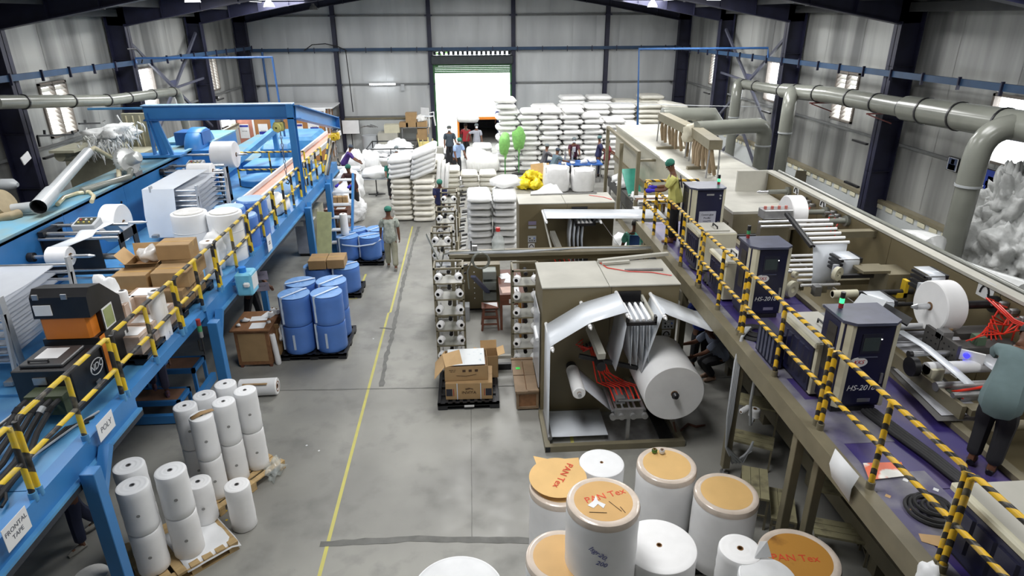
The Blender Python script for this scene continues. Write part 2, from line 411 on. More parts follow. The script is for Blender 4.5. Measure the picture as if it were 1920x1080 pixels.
# roof with purlins, rafters and added unseen skylights
def roofz(x): return 7.95-abs(x)*.185
ce=B()
for sx in (-1,1):
    N=40
    for i in range(N):     # ribbed sheet
        x0=XW*i/N; x1=XW*(i+1)/N
        pass
    vs=[]; fs=[]; ny=200
    for i in range(ny+1):
        y=YF+(YB-YF)*i/ny; dz=.03 if (i//2)%2 else 0
        vs+=[(0,y,roofz(0)+dz),(sx*(XW+.3),y,roofz(XW+.3)+dz)]
    for i in range(ny): fs.append((2*i,2*i+1,2*i+3,2*i+2))
    ce.add(vs,fs)
ceiling=ST(ce,'ceiling',ROOFM)
for k in range(1,9):
    for sx in (-1,1):
        x=sx*k*1.22; B().box(x-.03,x+.03,YF,YB,roofz(x)-.2,roofz(x)-.01).build('purlin',ROOFM,ceiling)
for (x,y) in SKY:
    z=7.75-abs(x)*.185
    B().box(x-.8,x+.8,y-1.7,y+1.7,z-.06,z-.02).build('added_skylight_panel',mat('added_skylight_panel',(.9,.92,.95),.4,emit=2.0),ceiling)  # glowing panel added out of view above each roof lamp
# portal frames
CY=[4.2,9.6,15.0,20.4,26.0,31.1]
for y in CY:
    fr_=B()
    root=None
    for sx in (-1,1):
        b0=B()
        xo=sx*10.08; xi=sx*9.55
        b0.box(xo,xo-sx*.025,y-.14,y+.14,0,6.3).box(xi,xi+sx*.025,y-.14,y+.14,0,5.75).box(xo,xi,y-.012,y+.012,0,6.2)
        for zz in (1.2,2.4,3.6,4.8): b0.box(xo,xi,y-.10,y+.10,zz,zz+.012)
        if root is None: root=ST(b0,'trim_%d'%(20+CY.index(y)),NAVYC)
        else: b0.build('column',NAVYC,root)
        # tapered rafter
        r_=B(); n0=24
        for i in range(1):
            pts=[(xo,5.72),(xi,5.70),(sx*6.5,6.27),(0,7.3),(0,7.85),(xo,6.33+.0)]
            r_.prism(pts,'y',y-.012,y+.012)
            r_.beam((xi,y,5.70),(sx*6.5,y,6.27),.26,.025); r_.beam((sx*6.5,y,6.27),(0,y,7.3),.26,.025)
            r_.beam((xo,y,6.25),(0,y,7.83),.26,.025)
        for i in range(1,9):
            t=i/9; x=xi*(1-t); zb=5.70+(7.3-5.70)*t; r_.box(x-.006,x+.006,y-.12,y+.12,zb+.02,zb+.45)
        r_.build('rafter',NAVYC,root)
        # knee bracket stubs towards the purlins
        for dz in (5.9,):
            B().beam((sx*9.9,y+.1,dz),(sx*9.9,y+1.0,dz),.05,.05).build('bracket',BLACK,root)
        B().box(sx*9.45,sx*9.52,y+.14,y+.75,3.0,3.05).build('bracket',BLACK,root)
        B().box(sx*9.45,sx*9.52,y+.14,y+.75,1.95,2.0).build('bracket',BLACK,root)
# end wall posts
for i,x in enumerate((-5.87,-1.68,2.08,6.35)):
    p=B().box(x-.09,x+.09,YB-.24,YB-.22,0,roofz(x)-.2).box(x-.09,x+.09,YB-.06,YB-.04,0,roofz(x)-.2).box(x-.008,x+.008,YB-.22,YB-.05,0,roofz(x)-.2)
    r=ST(p,'trim_%d'%(30+i),NAVYC)
    for zz in (3.05,4.5,5.95): B().box(x-.17,x+.17,YB-.25,YB-.21,zz-.03,zz+.03).build('cleat',NAVYC,r)
GIRT=mat('girt_grey',K(110,112,112),.5)
for i,zz in enumerate((1.6,3.05,4.5,5.95)):
    g=B().box(-XW,-1.6,YB-.05,YB,zz-.035,zz+.035).box(2.0,XW,YB-.05,YB,zz-.035,zz+.035)
    if zz>4.45: g.box(-1.6,2.0,YB-.05,YB,zz-.035,zz+.035)
    ST(g,'trim_%d'%(36+i),GIRT)
for i,(sx,zz) in enumerate([(s_,z_) for s_ in (-1,1) for z_ in (3.05,)]):
    ST(B().box(sx*XW,sx*(XW-.06),YF,YB,zz-.03,zz+.03),'trim_%d'%(41+i),GIRT)
# blue cable tray along three walls
def tray(p,q,name,inward):
    b0=B().beam(p,q,.07,.13); r=ST(b0,name,TRAY)
    p=Vector(p);q=Vector(q);L=(q-p).length;k=int(L/1.07)
    for i in range(k+1):
        c=p.lerp(q,i/k); c2=c+Vector(inward)*.05
        bb=B().bx((c2.x,c2.y,c2.z-.02),(.03 if inward[0]==0 else .06,.03 if inward[0]!=0 else .06,.24)); bb.build('bracket',NAVYC,r)
    return r
tray((-XW,YB-.32,4.56),(XW,YB-.32,4.56),'trim_50',(0,-1,0))
tray((-9.5,6,4.82),(-9.5,YB-.4,4.66),'trim_51',(1,0,0))
tray((9.5,6,4.72),(9.5,YB-.4,4.55),'trim_52',(-1,0,0))
# windows: louvred ones and open bright ones
LOUV=mat('louvre_slat',K(206,204,198),.4,var=.05); WFR=mat('window_frame_grey',K(120,112,104),.5)
def window(i,sx,a,b,louv):
    X0=sx*(XW-.02); X1=sx*(XW+.12)
    f=B().box(X0,X1,a,a+.06,WZ0,WZ1).box(X0,X1,b-.06,b,WZ0,WZ1).box(X0,X1,a,b,WZ0,WZ0+.05).box(X0,X1,a,b,WZ1-.05,WZ1)
    r=ST(f,'window_%d'%i,WFR)
    if louv:
        mid=(a+b)/2; B().box(sx*(XW-.03),sx*(XW+.1),mid-.025,mid+.025,WZ0,WZ1).build('mullion',WFR,r)
        kk=11
        for k in range(kk):
            z=WZ0+.1+(WZ1-WZ0-.15)*k/(kk-1)
            for (u,v) in ((a+.06,mid-.025),(mid+.025,b-.06)):
                sb=B()
                vs=[]
                for t in range(5):
                    uu=u+(v-u)*t/4; dip=0.0
                    vs+=[(sx*(XW+.00),uu,z-.045+dip),(sx*(XW+.085),uu,z+.035+dip)]
                sb.add(vs,[(2*t,2*t+1,2*t+3,2*t+2) for t in range(4)]); sb.build('slat',LOUV,r,solid=.004)
    else:
        B().box(sx*(XW+.04),sx*(XW+.046),a+.05,b-.05,WZ0+.05,WZ1-.05).build('pane',mat('clear_glass',(1,1,1),.02,var=0,alpha=.12),r)
for i,((a,b_),lv,sx) in enumerate([(WIN_L[0],1,-1),(WIN_L[1],0,-1),(WIN_L[2],1,-1),(WIN_R[0],0,1),(WIN_R[1],1,1),(WIN_R[2],0,1),(WIN_R[3],1,1)]): window(i+1,sx,a,b_,lv)
# rolling shutter door, part lowered
dr=ST(B().box(-1.62,-1.52,YB-.16,YB+.1,0,4.1).box(1.92,2.02,YB-.16,YB+.1,0,4.1),'door_1',SHUT)
for k in range(5): B().box(-1.53,1.93,YB-.05,YB-.02,3.50+k*.078,3.572+k*.078).build('slat',SHUT,dr)
B().box(-1.66,2.06,YB-.36,YB-.02,3.90,4.28,ch=.04).build('shutter_box',SHUTB,dr)
for k in range(17): B().box(-1.55+k*.212,-1.43+k*.212,YB-.02,YB,4.28,4.43).build('slat',SHUTB,dr)
# X bracing in one bay each side
def brace(sx,name,y0,y1):
    X=sx*9.75; c=Vector((X,(y0+y1)/2,3.75)); g=mat('brace_grey',K(70,72,86),.5)
    t=thing(name,'dark X-shaped steel wall brace with a square centre plate on the %s wall'%('left' if sx<0 else 'right'),'brace',(c.x,c.y,.0))
    B().box(X-.02,X+.02,c.y-.22,c.y+.22,3.5,4.0).build('centre_plate',BRACE,t)
    for (yy,zz) in ((y0+.15,5.4),(y1-.15,5.4),(y0+.15,2.1),(y1-.15,2.1)): B().beam(c,(X,yy,zz),.07,.09).build('brace_arm',g,t)
    B().beam((X,y0+.15,3.65),(X,y1-.15,3.85),.05,.07).build('brace_arm',g,t)
    B().beam((X,y0+.15,.3),(X,c.y,2.1),.07,.09).build('brace_arm',g,t); B().beam((X,y1-.15,.3),(X,c.y,2.1),.07,.09).build('brace_arm',g,t)
brace(-1,'wall_brace',20.4,26.0); brace(1,'wall_brace',20.4,26.0)
# world outside the door: bright yard, tree, truck body
YARD=mat('yard_ground',(.75,.75,.73),.8)
ST(B().box(-30,30,YB+14,YB+60,-.2,-.02),'trim_60',YARD)
LEAF=mat('tree_leaf',K(74,112,50),.7)
tr=thing('tree','green leafy tree outside the open door, top left of the opening','tree',(-4.2,46,0))
B().cyl((-3.0,46,0),(-3.0,46,4),.15,10).build('trunk',WOODR,tr)
lf=B()
for i in range(500):
    u=Vector((random.gauss(0,1),random.gauss(0,1),random.gauss(0,1))).normalized()*random.uniform(.8,1.9); p=Vector((-2.9,46,4.4))+u
    a=Vector((random.uniform(-1,1),random.uniform(-1,1),random.uniform(-1,1))).normalized(); b2=a.orthogonal().normalized()
    lf.add([p-a*.16,p+b2*.09,p+a*.16,p-b2*.09],[(0,1,2,3)])
lf.build('foliage',LEAF,tr,kind='stuff',fix=False)
tk=thing('truck','open truck body with an orange rear frame backed up outside the door','truck',(1.2,YB+3,0))
TX0,TX1,TY=-.62,2.4,33.0
TZ=1.28
def tb(*a,nm,mt): B().box(*a).build(nm,mt,tk)
tb(TX0,TX0+.1,TY,TY+.1,.0,TZ,nm='frame_post',mt=ORANGE); tb(TX1-.1,TX1,TY,TY+.1,.0,TZ,nm='frame_post',mt=ORANGE)
tb(TX0,TX1,TY,TY+.1,TZ-.10,TZ+.03,nm='header',mt=ORANGE)
TZ_=0
TRI=mat('truck_inside',K(60,62,70),.6,var=.2); TRR=mat('truck_red',K(120,44,40),.6)
tb(TX0,TX0+.05,TY+.1,TY+5,.0,TZ-.05,nm='side_panel',mt=TRR); tb(TX1-.05,TX1,TY+.1,TY+5,.0,TZ-.05,nm='side_panel',mt=TRI)
tb(TX0,TX1,TY+.1,TY+5,TZ-.05,TZ,nm='roof',mt=TRI); tb(TX0,TX1,TY+5,TY+5.05,.0,TZ,nm='front_panel',mt=TRI)
for i in range(6): tb(TX0+.05,TX0+.09,TY+.3+i*.7,TY+.36+i*.7,0.05,TZ-.06,nm='rib',mt=TRR)
# ================================================================ GENERIC THINGS
def vroll(name,label,x,y,z,R,h,mt=ROLLW,core=.04,group=None,cat='roll',topm=None,marks=None,corem=None,seg=40,lean=None,endm=None):
    t=thing(name,label,cat,(0,0,0),0,group)
    b=B(); prof=[(core,h),(core+.004,h+.001)]
    k=7
    for i in range(1,k): rr=core+(R-.02-core)*i/k; prof.append((rr,h+.003*math.sin(i*2.1)))
    prof+=[(R-.02,h),(R-.006,h-.006),(R,h-.022)]
    for i in range(1,6): prof.append((R+.0025*math.sin(i*2.7+x*5),h*(1-i/6)))
    prof+=[(R,.02),(R-.015,0),(core,0)]
    b.lathe(prof,(0,0,0),seg); b.build('film_wind',mt,t)
    if core>0.01:
        c=B(); c.lathe([(core,.0),(core,h+.004),(core-.008,h+.004),(core-.008,h-.2),(0.001,h-.2)],(0,0,0),20); c.build('core_tube',corem or CARDIN,t)
    if topm: # cardboard disc sitting on the end with a clear wrap ring
        d=B().lathe([(.001,h+.012),(R*.80,h+.012),(R*.80,h+.004)],(0,0,0),seg); d.build('cardboard_disc',topm,t)
        w=B().lathe([(R*.79,h+.010),(R*.86,h+.016),(R*.93,h+.017),(R*.985,h+.006),(R+.004,h-.025),(R+.002,h-.06)],(0,0,0),seg); w.build('wrap_rim',WRAP,t)
    place(t,(x,y,z)); 
    if lean: t.rotation_euler=lean
    return t
def axroll(name,label,p,d,R,W,cat='roll',group=None,shaft=0.0,core=.05,mt=ROLLW,parts=None,parent=None):
    """roll on a horizontal axis: p centre, d unit axis"""
    p=Vector(p); d=Vector(d).normalized()
    t=thing(name,label,cat,tuple(p),0,group) if parent is None else parent
    M=d.to_track_quat('Z','Y').to_matrix().to_4x4()
    prof=[(core,-W/2),(R*.3,-W/2+.002),(R*.5,-W/2-.001),(R*.75,-W/2+.002),(R-.012,-W/2),(R,-W/2+.012),(R+.001,-W*.2),(R-.001,W*.1),(R,W/2-.012),(R-.012,W/2),(R*.75,W/2-.002),(R*.5,W/2+.001),(R*.3,W/2-.002),(core,W/2)]
    B().lathe(prof,p,48,M).build('film_wind',mt,t)
    B().lathe([(core,-W/2-.006),(core,W/2+.006),(core-.012,W/2+.006),(core-.012,-W/2-.006),(core,-W/2-.006)],p,20,M).build('core_tube',CARDIN,t)
    return t
def carton(name,label,x,y,z,w,d,h,rz=0,mt=CARD,open_=False,group=None,flaps=(1,1,1,1),tape=True,cat='box',contents=None):
    t=thing(name,label,cat,(0,0,0),0,group)
    b=B()
    if not open_: b.bx((0,0,h/2),(w,d,h),ch=.004)
    else:
        th=.006; b.box(-w/2,w/2,-d/2,-d/2+th,0,h).box(-w/2,w/2,d/2-th,d/2,0,h).box(-w/2,-w/2+th,-d/2,d/2,0,h).box(w/2-th,w/2,-d/2,d/2,0,h).box(-w/2,w/2,-d/2,d/2,0,th)
    b.build('carton_body',mt,t)
    if not open_:
        for s_ in (-1,1): B().box(-w/2+.003,w/2-.003,s_*.002,s_*(d/2-.004),h,h+.004).build('flap',mt,t)
        if tape: B().box(-w/2-.001,w/2+.001,-.022,.022,h+.004,h+.0055).box(w/2,w/2+.001,-.022,.022,h-.07,h+.005).box(-w/2-.001,-w/2,-.022,.022,h-.07,h+.005).build('tape',mat('parcel_tape',K(196,160,104),.2),t)
    else:
        fl=d*.48
        for k,(sx,sy) in enumerate(((0,-1),(0,1),(-1,0),(1,0))):
            if not flaps[k]: continue
            a=flaps[k] if flaps[k]!=1 else .35
            if sy: 
                q=[(-w/2,sy*d/2,h),(w/2,sy*d/2,h),(w/2,sy*(d/2+fl*math.cos(a)),h+fl*math.sin(a)),(-w/2,sy*(d/2+fl*math.cos(a)),h+fl*math.sin(a))]
            else:
                f2=min(fl,w*.45); q=[(sx*w/2,-d/2,h),(sx*w/2,d/2,h),(sx*(w/2+f2*math.cos(a)),d/2,h+f2*math.sin(a)),(sx*(w/2+f2*math.cos(a)),-d/2,h+f2*math.sin(a))]
            B().quad(*q,t=.005).build('flap',CARD2,t)
        B().box(-w/2+.01,w/2-.01,-d/2+.01,d/2-.01,h*.6,h*.62).build('contents',contents or CARDIN,t)
    return place(t,(x,y,z),rz)
def pallet(label,x,y,w,d,rz=0,mt=WOODL,h=.13,plastic=False,z=0,group=None):
    t=thing('pallet',label,'pallet',(0,0,0),0,group)
    if plastic:
        B().box(-w/2,w/2,-d/2,d/2,h-.045,h-.03).build('deck_plate',mt,t)
        n=8
        for i in range(n+1):
            x0=-w/2+(w-.05)*i/n; B().box(x0,x0+.05,-d/2,d/2,h-.03,h).build('deck_rib',mt,t)
        for i in range(5):
            y0=-d/2+(d-.05)*i/4; B().box(-w/2,w/2,y0,y0+.05,h-.03,h-.004).build('cross_rib',mt,t)
        for ix in (-1,0,1):
            for iy in (-1,0,1): B().bx((ix*(w/2-.08),iy*(d/2-.08),(h-.045)/2),(.16,.16,h-.045),ch=.01).build('foot',mt,t)
        for iy in (-1,0,1): B().box(-w/2,w/2,iy*(d/2-.08)-.06,iy*(d/2-.08)+.06,0,.02).build('runner',mt,t)
        for sy in (-1,1): B().box(-w/2,w/2,sy*(d/2-.012)-.012,sy*(d/2-.012)+.012,h-.06,h).build('edge_lip',mt,t)
    else:
        n=7; bw=w/(n*1.35)
        for i in range(n):
            x0=-w/2+(w-bw)*i/(n-1); B().box(x0,x0+bw,-d/2,d/2,h-.02,h,ch=.002).build('plank',mt,t)
        for iy in (-1,0,1):
            yy=iy*(d/2-.05); B().box(-w/2,w/2,yy-.045,yy+.045,h-.04,h-.02).build('stringer',mt,t)
            for ix in (-1,0,1): B().bx((ix*(w/2-.06),yy,.055),(.11,.09,.075)).build('block',mt,t)
            B().box(-w/2,w/2,yy-.045,yy+.045,0,.018).build('bottom_board',mt,t)
    return place(t,(x,y,z),rz)
_sk={}
def sackmesh(w,d,h,key,mt):
    k=(w,d,h,key,mt.name)
    if k in _sk: return _sk[k]
    N,Mv=12,8; vs=[];fs=[]
    def P(u,v,s_):
        X=(u-.5);Y_=(v-.5); e=max(abs(X),abs(Y_))*2
        eu=1-abs(2*X)**8; ev=1-abs(2*Y_)**7; t=(max(eu,0)**.35)*(max(ev,0)**.35)
        nn=noise.noise(Vector((u*3.1+key*7,v*2.3,s_+key)))*.12*t
        sag=noise.noise(Vector((u*1.3+key*3,v*1.1,key*1.7)))*.10*h
        cx=1-.05*abs(2*Y_)**2; cy=1-.07*abs(2*X)**2
        return (X*w*cx+noise.noise(Vector((v*4,key,s_)))*.012,Y_*d*cy,h/2+s_*h/2*(t*.96+nn)+sag)
    for s_ in (-1,1):
        for j in range(Mv+1):
            for i in range(N+1): vs.append(P(i/N,j/Mv,s_))
    n0=(N+1)*(Mv+1)
    for j in range(Mv):
        for i in range(N):
            a=j*(N+1)+i; fs.append((a,a+N+1,a+N+2,a+1)); a+=n0; fs.append((a,a+1,a+N+2,a+N+1))
    me=bpy.data.meshes.new('bale'); me.from_pydata(vs,[],fs); me.materials.append(mt)
    bm=bmesh.new(); bm.from_mesh(me); bmesh.ops.remove_doubles(bm,verts=bm.verts,dist=.002); bm.to_mesh(me); bm.free()
    me.polygons.foreach_set('use_smooth',[True]*len(me.polygons)); _sk[k]=me; return me
def sack(label,loc,w,d,h,rot=(0,0,0),mt=SACK,group=None,key=None,name='bale',cat='bale'):
    o=bpy.data.objects.new(name,sackmesh(w,d,h,random.randrange(6) if key is None else key,mt)); COL.objects.link(o)
    o.location=loc; o.rotation_euler=rot; return tag(o,label,cat,group)
def blob(name,label,cat,c,size,mt,key=0,group=None,sub=3,rough=.25,flat=True,parent=None):
    """crumpled bag-like heap"""
    bm=bmesh.new(); bmesh.ops.create_icosphere(bm,subdivisions=sub,radius=1)
    for v in bm.verts:
        d=v.co.copy(); k=1+rough*noise.noise(d*1.7+Vector((key*3.3,0,key)))+rough*.5*noise.noise(d*4.5+Vector((key,2,0)))+rough*.25*noise.noise(d*9+Vector((0,key,1)))
        v.co=Vector((d.x*size[0]/2*k,d.y*size[1]/2*k,d.z*size[2]/2*k))
        if flat: v.co.z=max(v.co.z,-size[2]/2*.8)
        v.co.z+=size[2]/2*.8
    me=bpy.data.meshes.new(name); bm.to_mesh(me); bm.free(); me.materials.append(mt)
    me.polygons.foreach_set('use_smooth',[True]*len(me.polygons))
    o=bpy.data.objects.new(name,me); COL.objects.link(o)
    if parent is not None: 
        o.parent=parent; o.location=Vector(c)-wloc(parent); return o
    o.location=c; return tag(o,label,cat,group)
def signboard(name,label,cat,o,xd,yd,w,h,lines,size,tcol=None,mt=PAPER,shear=0,th=.004):
    """flat board, origin at centre"""
    t=thing(name,label,cat,tuple(o)); M=frame3(o,xd,yd)
    B().box(-w/2,w/2,-h/2,h/2,-th,0,M).build('board',mt,t)
    for i,s_ in enumerate(lines):
        y=(len(lines)-1)*size*.6-i*size*1.2
        text(s_,size,M@Matrix.Translation((0,y,.001)),tcol or mat('ink_dark',(.03,.03,.04),.7),'lettering',t,.0015,shear)
    return t

# ================================================================ PEOPLE
FAT=1.16      # subdivision shrinks the skin a little
def skin_mesh(name,nodes,edges,sub=1):
    bm=bmesh.new(); lay=bm.verts.layers.skin.verify(); vs=[]
    for i,(p,r) in enumerate(nodes):
        r=(r[0]*FAT,r[1]*FAT) if isinstance(r,tuple) else r*FAT
        v=bm.verts.new(p); r=r if isinstance(r,tuple) else (r,r); v[lay].radius=r; v[lay].use_root=(i==0); vs.append(v)
    for a,b_ in edges: bm.edges.new((vs[a],vs[b_]))
    me=bpy.data.meshes.new(name); bm.to_mesh(me); bm.free()
    o=bpy.data.objects.new(name,me); COL.objects.link(o)
    s_=o.modifiers.new('s','SKIN'); s_.use_smooth_shade=True; s_.branch_smoothing=.6
    if sub: q=o.modifiers.new('u','SUBSURF'); q.levels=sub; q.render_levels=sub
    dg=bpy.context.evaluated_depsgraph_get(); ev=o.evaluated_get(dg); out=bpy.data.meshes.new_from_object(ev)
    bpy.data.objects.remove(o); bpy.data.meshes.remove(me); return out
def me_append(b,me,smooth=True):
    b.add([tuple(v.co) for v in me.vertices],[list(p.vertices) for p in me.polygons],smooth)
def person(label,loc,yaw,shirt,pants,H=1.68,lean=0.0,armL=(.1,.2,.12),armR=(.1,.2,.12),legL=(0,0),legR=(0,0),cap=None,mask=False,headpitch=0.0,sleeve='short',shoe=None,glove=None,skin=SKIN,drop=True,long_shirt=0.0,group=None,capkind='cap',hair=True,badge=None,headyaw=0):
    """yaw: direction the person faces (0 = away from the camera, +Y). arm=(forward swing, elbow bend, outward); leg=(forward swing, knee bend)"""
    s=H/1.79; V=Vector
    def sag(a): return V((0,math.sin(a),-math.cos(a)))
    hip=V((0,0,.88*s)); up=V((0,math.sin(lean),math.cos(lean)))
    fwd=V((0,math.cos(lean),-math.sin(lean)))
    chest=hip+up*.34*s; sh=hip+up*.48*s; neck=hip+up*.55*s
    hup=V((0,math.sin(lean*.6+headpitch),math.cos(lean*.6+headpitch))); hf=V((0,hup.z,-hup.y))
    head=neck+hup*.145*s
    if headyaw:
        R_=Matrix.Rotation(-headyaw,3,hup); hf=R_@hf
    nodes=[(hip,(.145*s,.10*s)),(hip+up*.12*s,(.125*s,.092*s)),(chest,(.145*s,.10*s)),(sh,(.13*s,.085*s)),(neck,(.052*s,.055*s)),(neck+hup*.05*s,(.05*s,.055*s)),(head-hup*.03*s,(.062*s,.074*s)),(head+hup*.045*s,(.072*s,.086*s)),(head+hup*.09*s,(.045*s,.055*s))]
    edges=[(0,1),(1,2),(2,3),(3,4),(4,5),(5,6),(6,7),(7,8)]
    J={}
    for sd,(a,e,o_) in ((-1,armL),(1,armR)):
        S_=sh+V((sd*.185*s,0,-.01*s)); d1=sag(a+0*lean); d1=V((sd*math.sin(o_)+0,d1.y*math.cos(o_),d1.z*math.cos(o_))).normalized()
        E_=S_+d1*.285*s; d2=sag(a+e); d2=V((sd*math.sin(o_)*.4,d2.y,d2.z)).normalized(); W_=E_+d2*.245*s; Hn=W_+d2*.085*s
        k=len(nodes); nodes+=[(S_,.056*s),(E_.lerp(S_,.5),.045*s),(E_,.037*s),(E_.lerp(W_,.35),.038*s),(W_,.025*s),(Hn,(.036*s,.020*s))]
        edges+=[(3,k),(k,k+1),(k+1,k+2),(k+2,k+3),(k+3,k+4),(k+4,k+5)]; J[sd]=(S_,E_,W_,Hn,d2)
    Lg={}
    for sd,(a,kn) in ((-1,legL),(1,legR)):
        T=hip+V((sd*.092*s,0,-.04*s)); d1=sag(a); Kn=T+d1*.41*s; d2=sag(a-kn); An=Kn+d2*.405*s; flat=max(-.5,min(.6,0))
        toe=An+V((0,.15*s,-.045*s)); k=len(nodes)
        nodes+=[(T,.088*s),(T.lerp(Kn,.5),.072*s),(Kn,.053*s),(Kn.lerp(An,.35),.05*s),(An,.034*s),(An+V((0,-.02,-.035))*s,.036*s),(toe,(.042*s,.026*s))]
        edges+=[(0,k),(k,k+1),(k+1,k+2),(k+2,k+3),(k+3,k+4),(k+4,k+5),(k+5,k+6)]; Lg[sd]=(T,Kn,An,toe)
    low=min(min(Lg[q][2].z for q in Lg),9)-.075*s
    root=thing('person',label,'person',(0,0,0),0,group)
    b=B(); b.m(0); me=skin_mesh('body',nodes,edges); me_append(b,me)
    # fingers and thumb grown into the same body mesh
    for sd in (-1,1):
        S_,E_,W_,Hn,d=J[sd]; side=V((sd,0,0)); side=(side-d*side.dot(d)).normalized(); nrm=d.cross(side).normalized()
        if nrm.y<0: nrm=-nrm
        ax=nrm  # fingers are spread front to back along the palm plane
        for i,L in enumerate((.068,.078,.073,.058)):
            p0=Hn-d*.01*s+ax*((i-1.5)*-.018*s); p1=p0+d*L*.45*s; p2=p1+(d*.8-side*.45).normalized()*L*.35*s; p3=p2+(d*.45-side*.8).normalized()*L*.25*s
            b.tube([p0-d*.02*s,p0,p1,p2,p3],.009*s,6,rs=[.009*s,.0095*s,.009*s,.008*s,.006*s])
        p0=W_+d*.03*s+ax*.022*s; p1=p0+(d*.6+ax*.7).normalized()*.035*s; p2=p1+(d*.9+ax*.15-side*.3).normalized()*.03*s
        b.tube([p0,p1,p2],.01*s,6,rs=[.012*s,.0105*s,.007*s])
    # nose, ears
    nb=head+hf*.086*s; b.add([nb+hup*.022*s-hf*.012*s,nb+hf*.018*s-hup*.012*s,nb+V((.014*s,0,0))-hup*.014*s-hf*.008*s,nb-V((.014*s,0,0))-hup*.014*s-hf*.008*s],[(0,2,1),(0,1,3),(1,2,3)],True)
    er=hf.cross(hup).normalized()
    for sd in (-1,1): b.bx((0,0,0),(.014*s,.03*s,.05*s),Matrix.Translation(head+er*sd*.075*s),ch=.006)
    b.build('body',[skin],root,fix=False)
    if glove:
        g=B()
        for sd in (-1,1):
            S_,E_,W_,Hn,d=J[sd]; g.tube([W_-d*.04*s,W_,W_+d*.04*s,Hn+d*.02*s,Hn+d*.055*s],.04,8,rs=[.033*s,.034*s,.046*s,.05*s,.03*s])
        g.build('glove',glove,root)
    f=B()
    for sd in (-1,1):
        e=head+hf*.079*s+er*sd*.03*s+hup*.012*s; f.bx((0,0,0),(.018*s,.018*s,.009*s),Matrix.Translation(e),ch=.003)
    f.build('eye',HAIR,root); 
    if not mask: B().bx((0,0,0),(.04*s,.02*s,.008*s),Matrix.Translation(head+hf*.083*s-hup*.042*s),ch=.002).build('mouth',mat('lip_brown',(.12,.035,.03),.5),root)
    else:
        M=frame3(head+hf*.058*s-hup*.035*s,-er,hup); q=B().lathe([(.001,.05*s),(.035*s,.045*s),(.058*s,.02*s),(.066*s,-.02*s)],(0,0,0),12,M); q.build('face_mask',mat('mask_white',(.75,.80,.84),.6),root)
    Mh=frame3(head+hup*.03*s-hf*.008*s,er,hf)
    if hair:
        B().lathe([(.001,.088*s),(.045*s,.08*s),(.073*s,.05*s),(.084*s,.01*s),(.082*s,-.03*s)],(0,0,0),14,Mh@Matrix.Translation((0,-.008*s,0))).build('hair',HAIR,root)
    if cap:
        c=B().lathe([(.001,.105*s),(.05*s,.098*s),(.085*s,.07*s),(.10*s,.03*s),(.096*s,-.0*s),(.088*s,-.012*s)],(0,0,0),16,Mh@Matrix.Translation((0,-.006*s,.008*s)))
        c.build('hair_net',cap,root)
    # shirt: torso and sleeves
    ex=.026*s; sn=[(hip+V((0,0,-(.10+.11*long_shirt)*s)),(.156*s+ex,.122*s+ex+.02*lean)),(hip+up*.12*s,(.132*s+ex,.098*s+ex)),(chest,(.150*s+ex,.103*s+ex)),(sh,(.135*s+ex,.09*s+ex)),(sh+up*.045*s,(.075*s,.07*s))]
    se=[(0,5),(5,1),(1,2),(2,3),(3,4)]; sn.append((hip,(.160*s+ex,.128*s+ex)))
    for sd in (-1,1):
        S_,E_,W_,Hn,d=J[sd]; k=len(sn)
        sn+=[(S_,.075*s),(S_.lerp(E_,.5),.070*s),(S_.lerp(E_,.85),.068*s)]; se+=[(3,k),(k,k+1),(k+1,k+2)]
        if sleeve=='long': sn+=[(E_,.05*s),(E_.lerp(W_,.9),.038*s)]; se+=[(k+2,k+3),(k+3,k+4)]
    q=B(); me_append(q,skin_mesh('shirt',sn,se)); so=q.build('shirt',shirt,root,fix=False)
    if badge:   # printed patch on the back or the chest
        w,h,mt,sg=badge; c=chest+fwd*sg*.135*s; M=frame3(c,V((-sg,0,0)),up); B().box(-w/2,w/2,-h/2,h/2,-.004,.02,M,ch=.002).build('print',mt,root)
    pn=[(hip+up*.08*s,(.135*s,.098*s)),(hip+V((0,0,-.02*s)),(.158*s,.120*s))]; pe=[(0,1)]
    for sd in (-1,1):
        T,Kn,An,toe=Lg[sd]; k=len(pn); pn+=[(T,.108*s),(T.lerp(Kn,.5),.094*s),(Kn,.078*s),(Kn.lerp(An,.5),.072*s),(Kn.lerp(An,.93),.068*s)]; pe+=[(1,k),(k,k+1),(k+1,k+2),(k+2,k+3),(k+3,k+4)]
    q=B(); me_append(q,skin_mesh('trousers',pn,pe)); q.build('trousers',pants,root,fix=False)
    for sd in (-1,1):
        T,Kn,An,toe=Lg[sd]; h0=An+V((0,-.045*s,-.045*s))
        q=B(); q.tube([h0,An+V((0,.03*s,-.035*s)),An+V((0,.11*s,-.048*s)),An+V((0,.19*s,-.055*s))],.05,8,rs=[.036*s,.046*s,.044*s,.026*s]); q.build('shoe',shoe or BLACK,root)
    dz=-low if drop else 0
    for ch in root.children:
        for v in ch.data.vertices: v.co.z+=dz
    root.location=loc; root.rotation_euler=(0,0,-yaw); return root
def cloth(name,col,var=.1,scale=6,col2=None,bump=.2): return mat(name,col,.8,var=var,scale=scale,col2=col2,bump=bump)

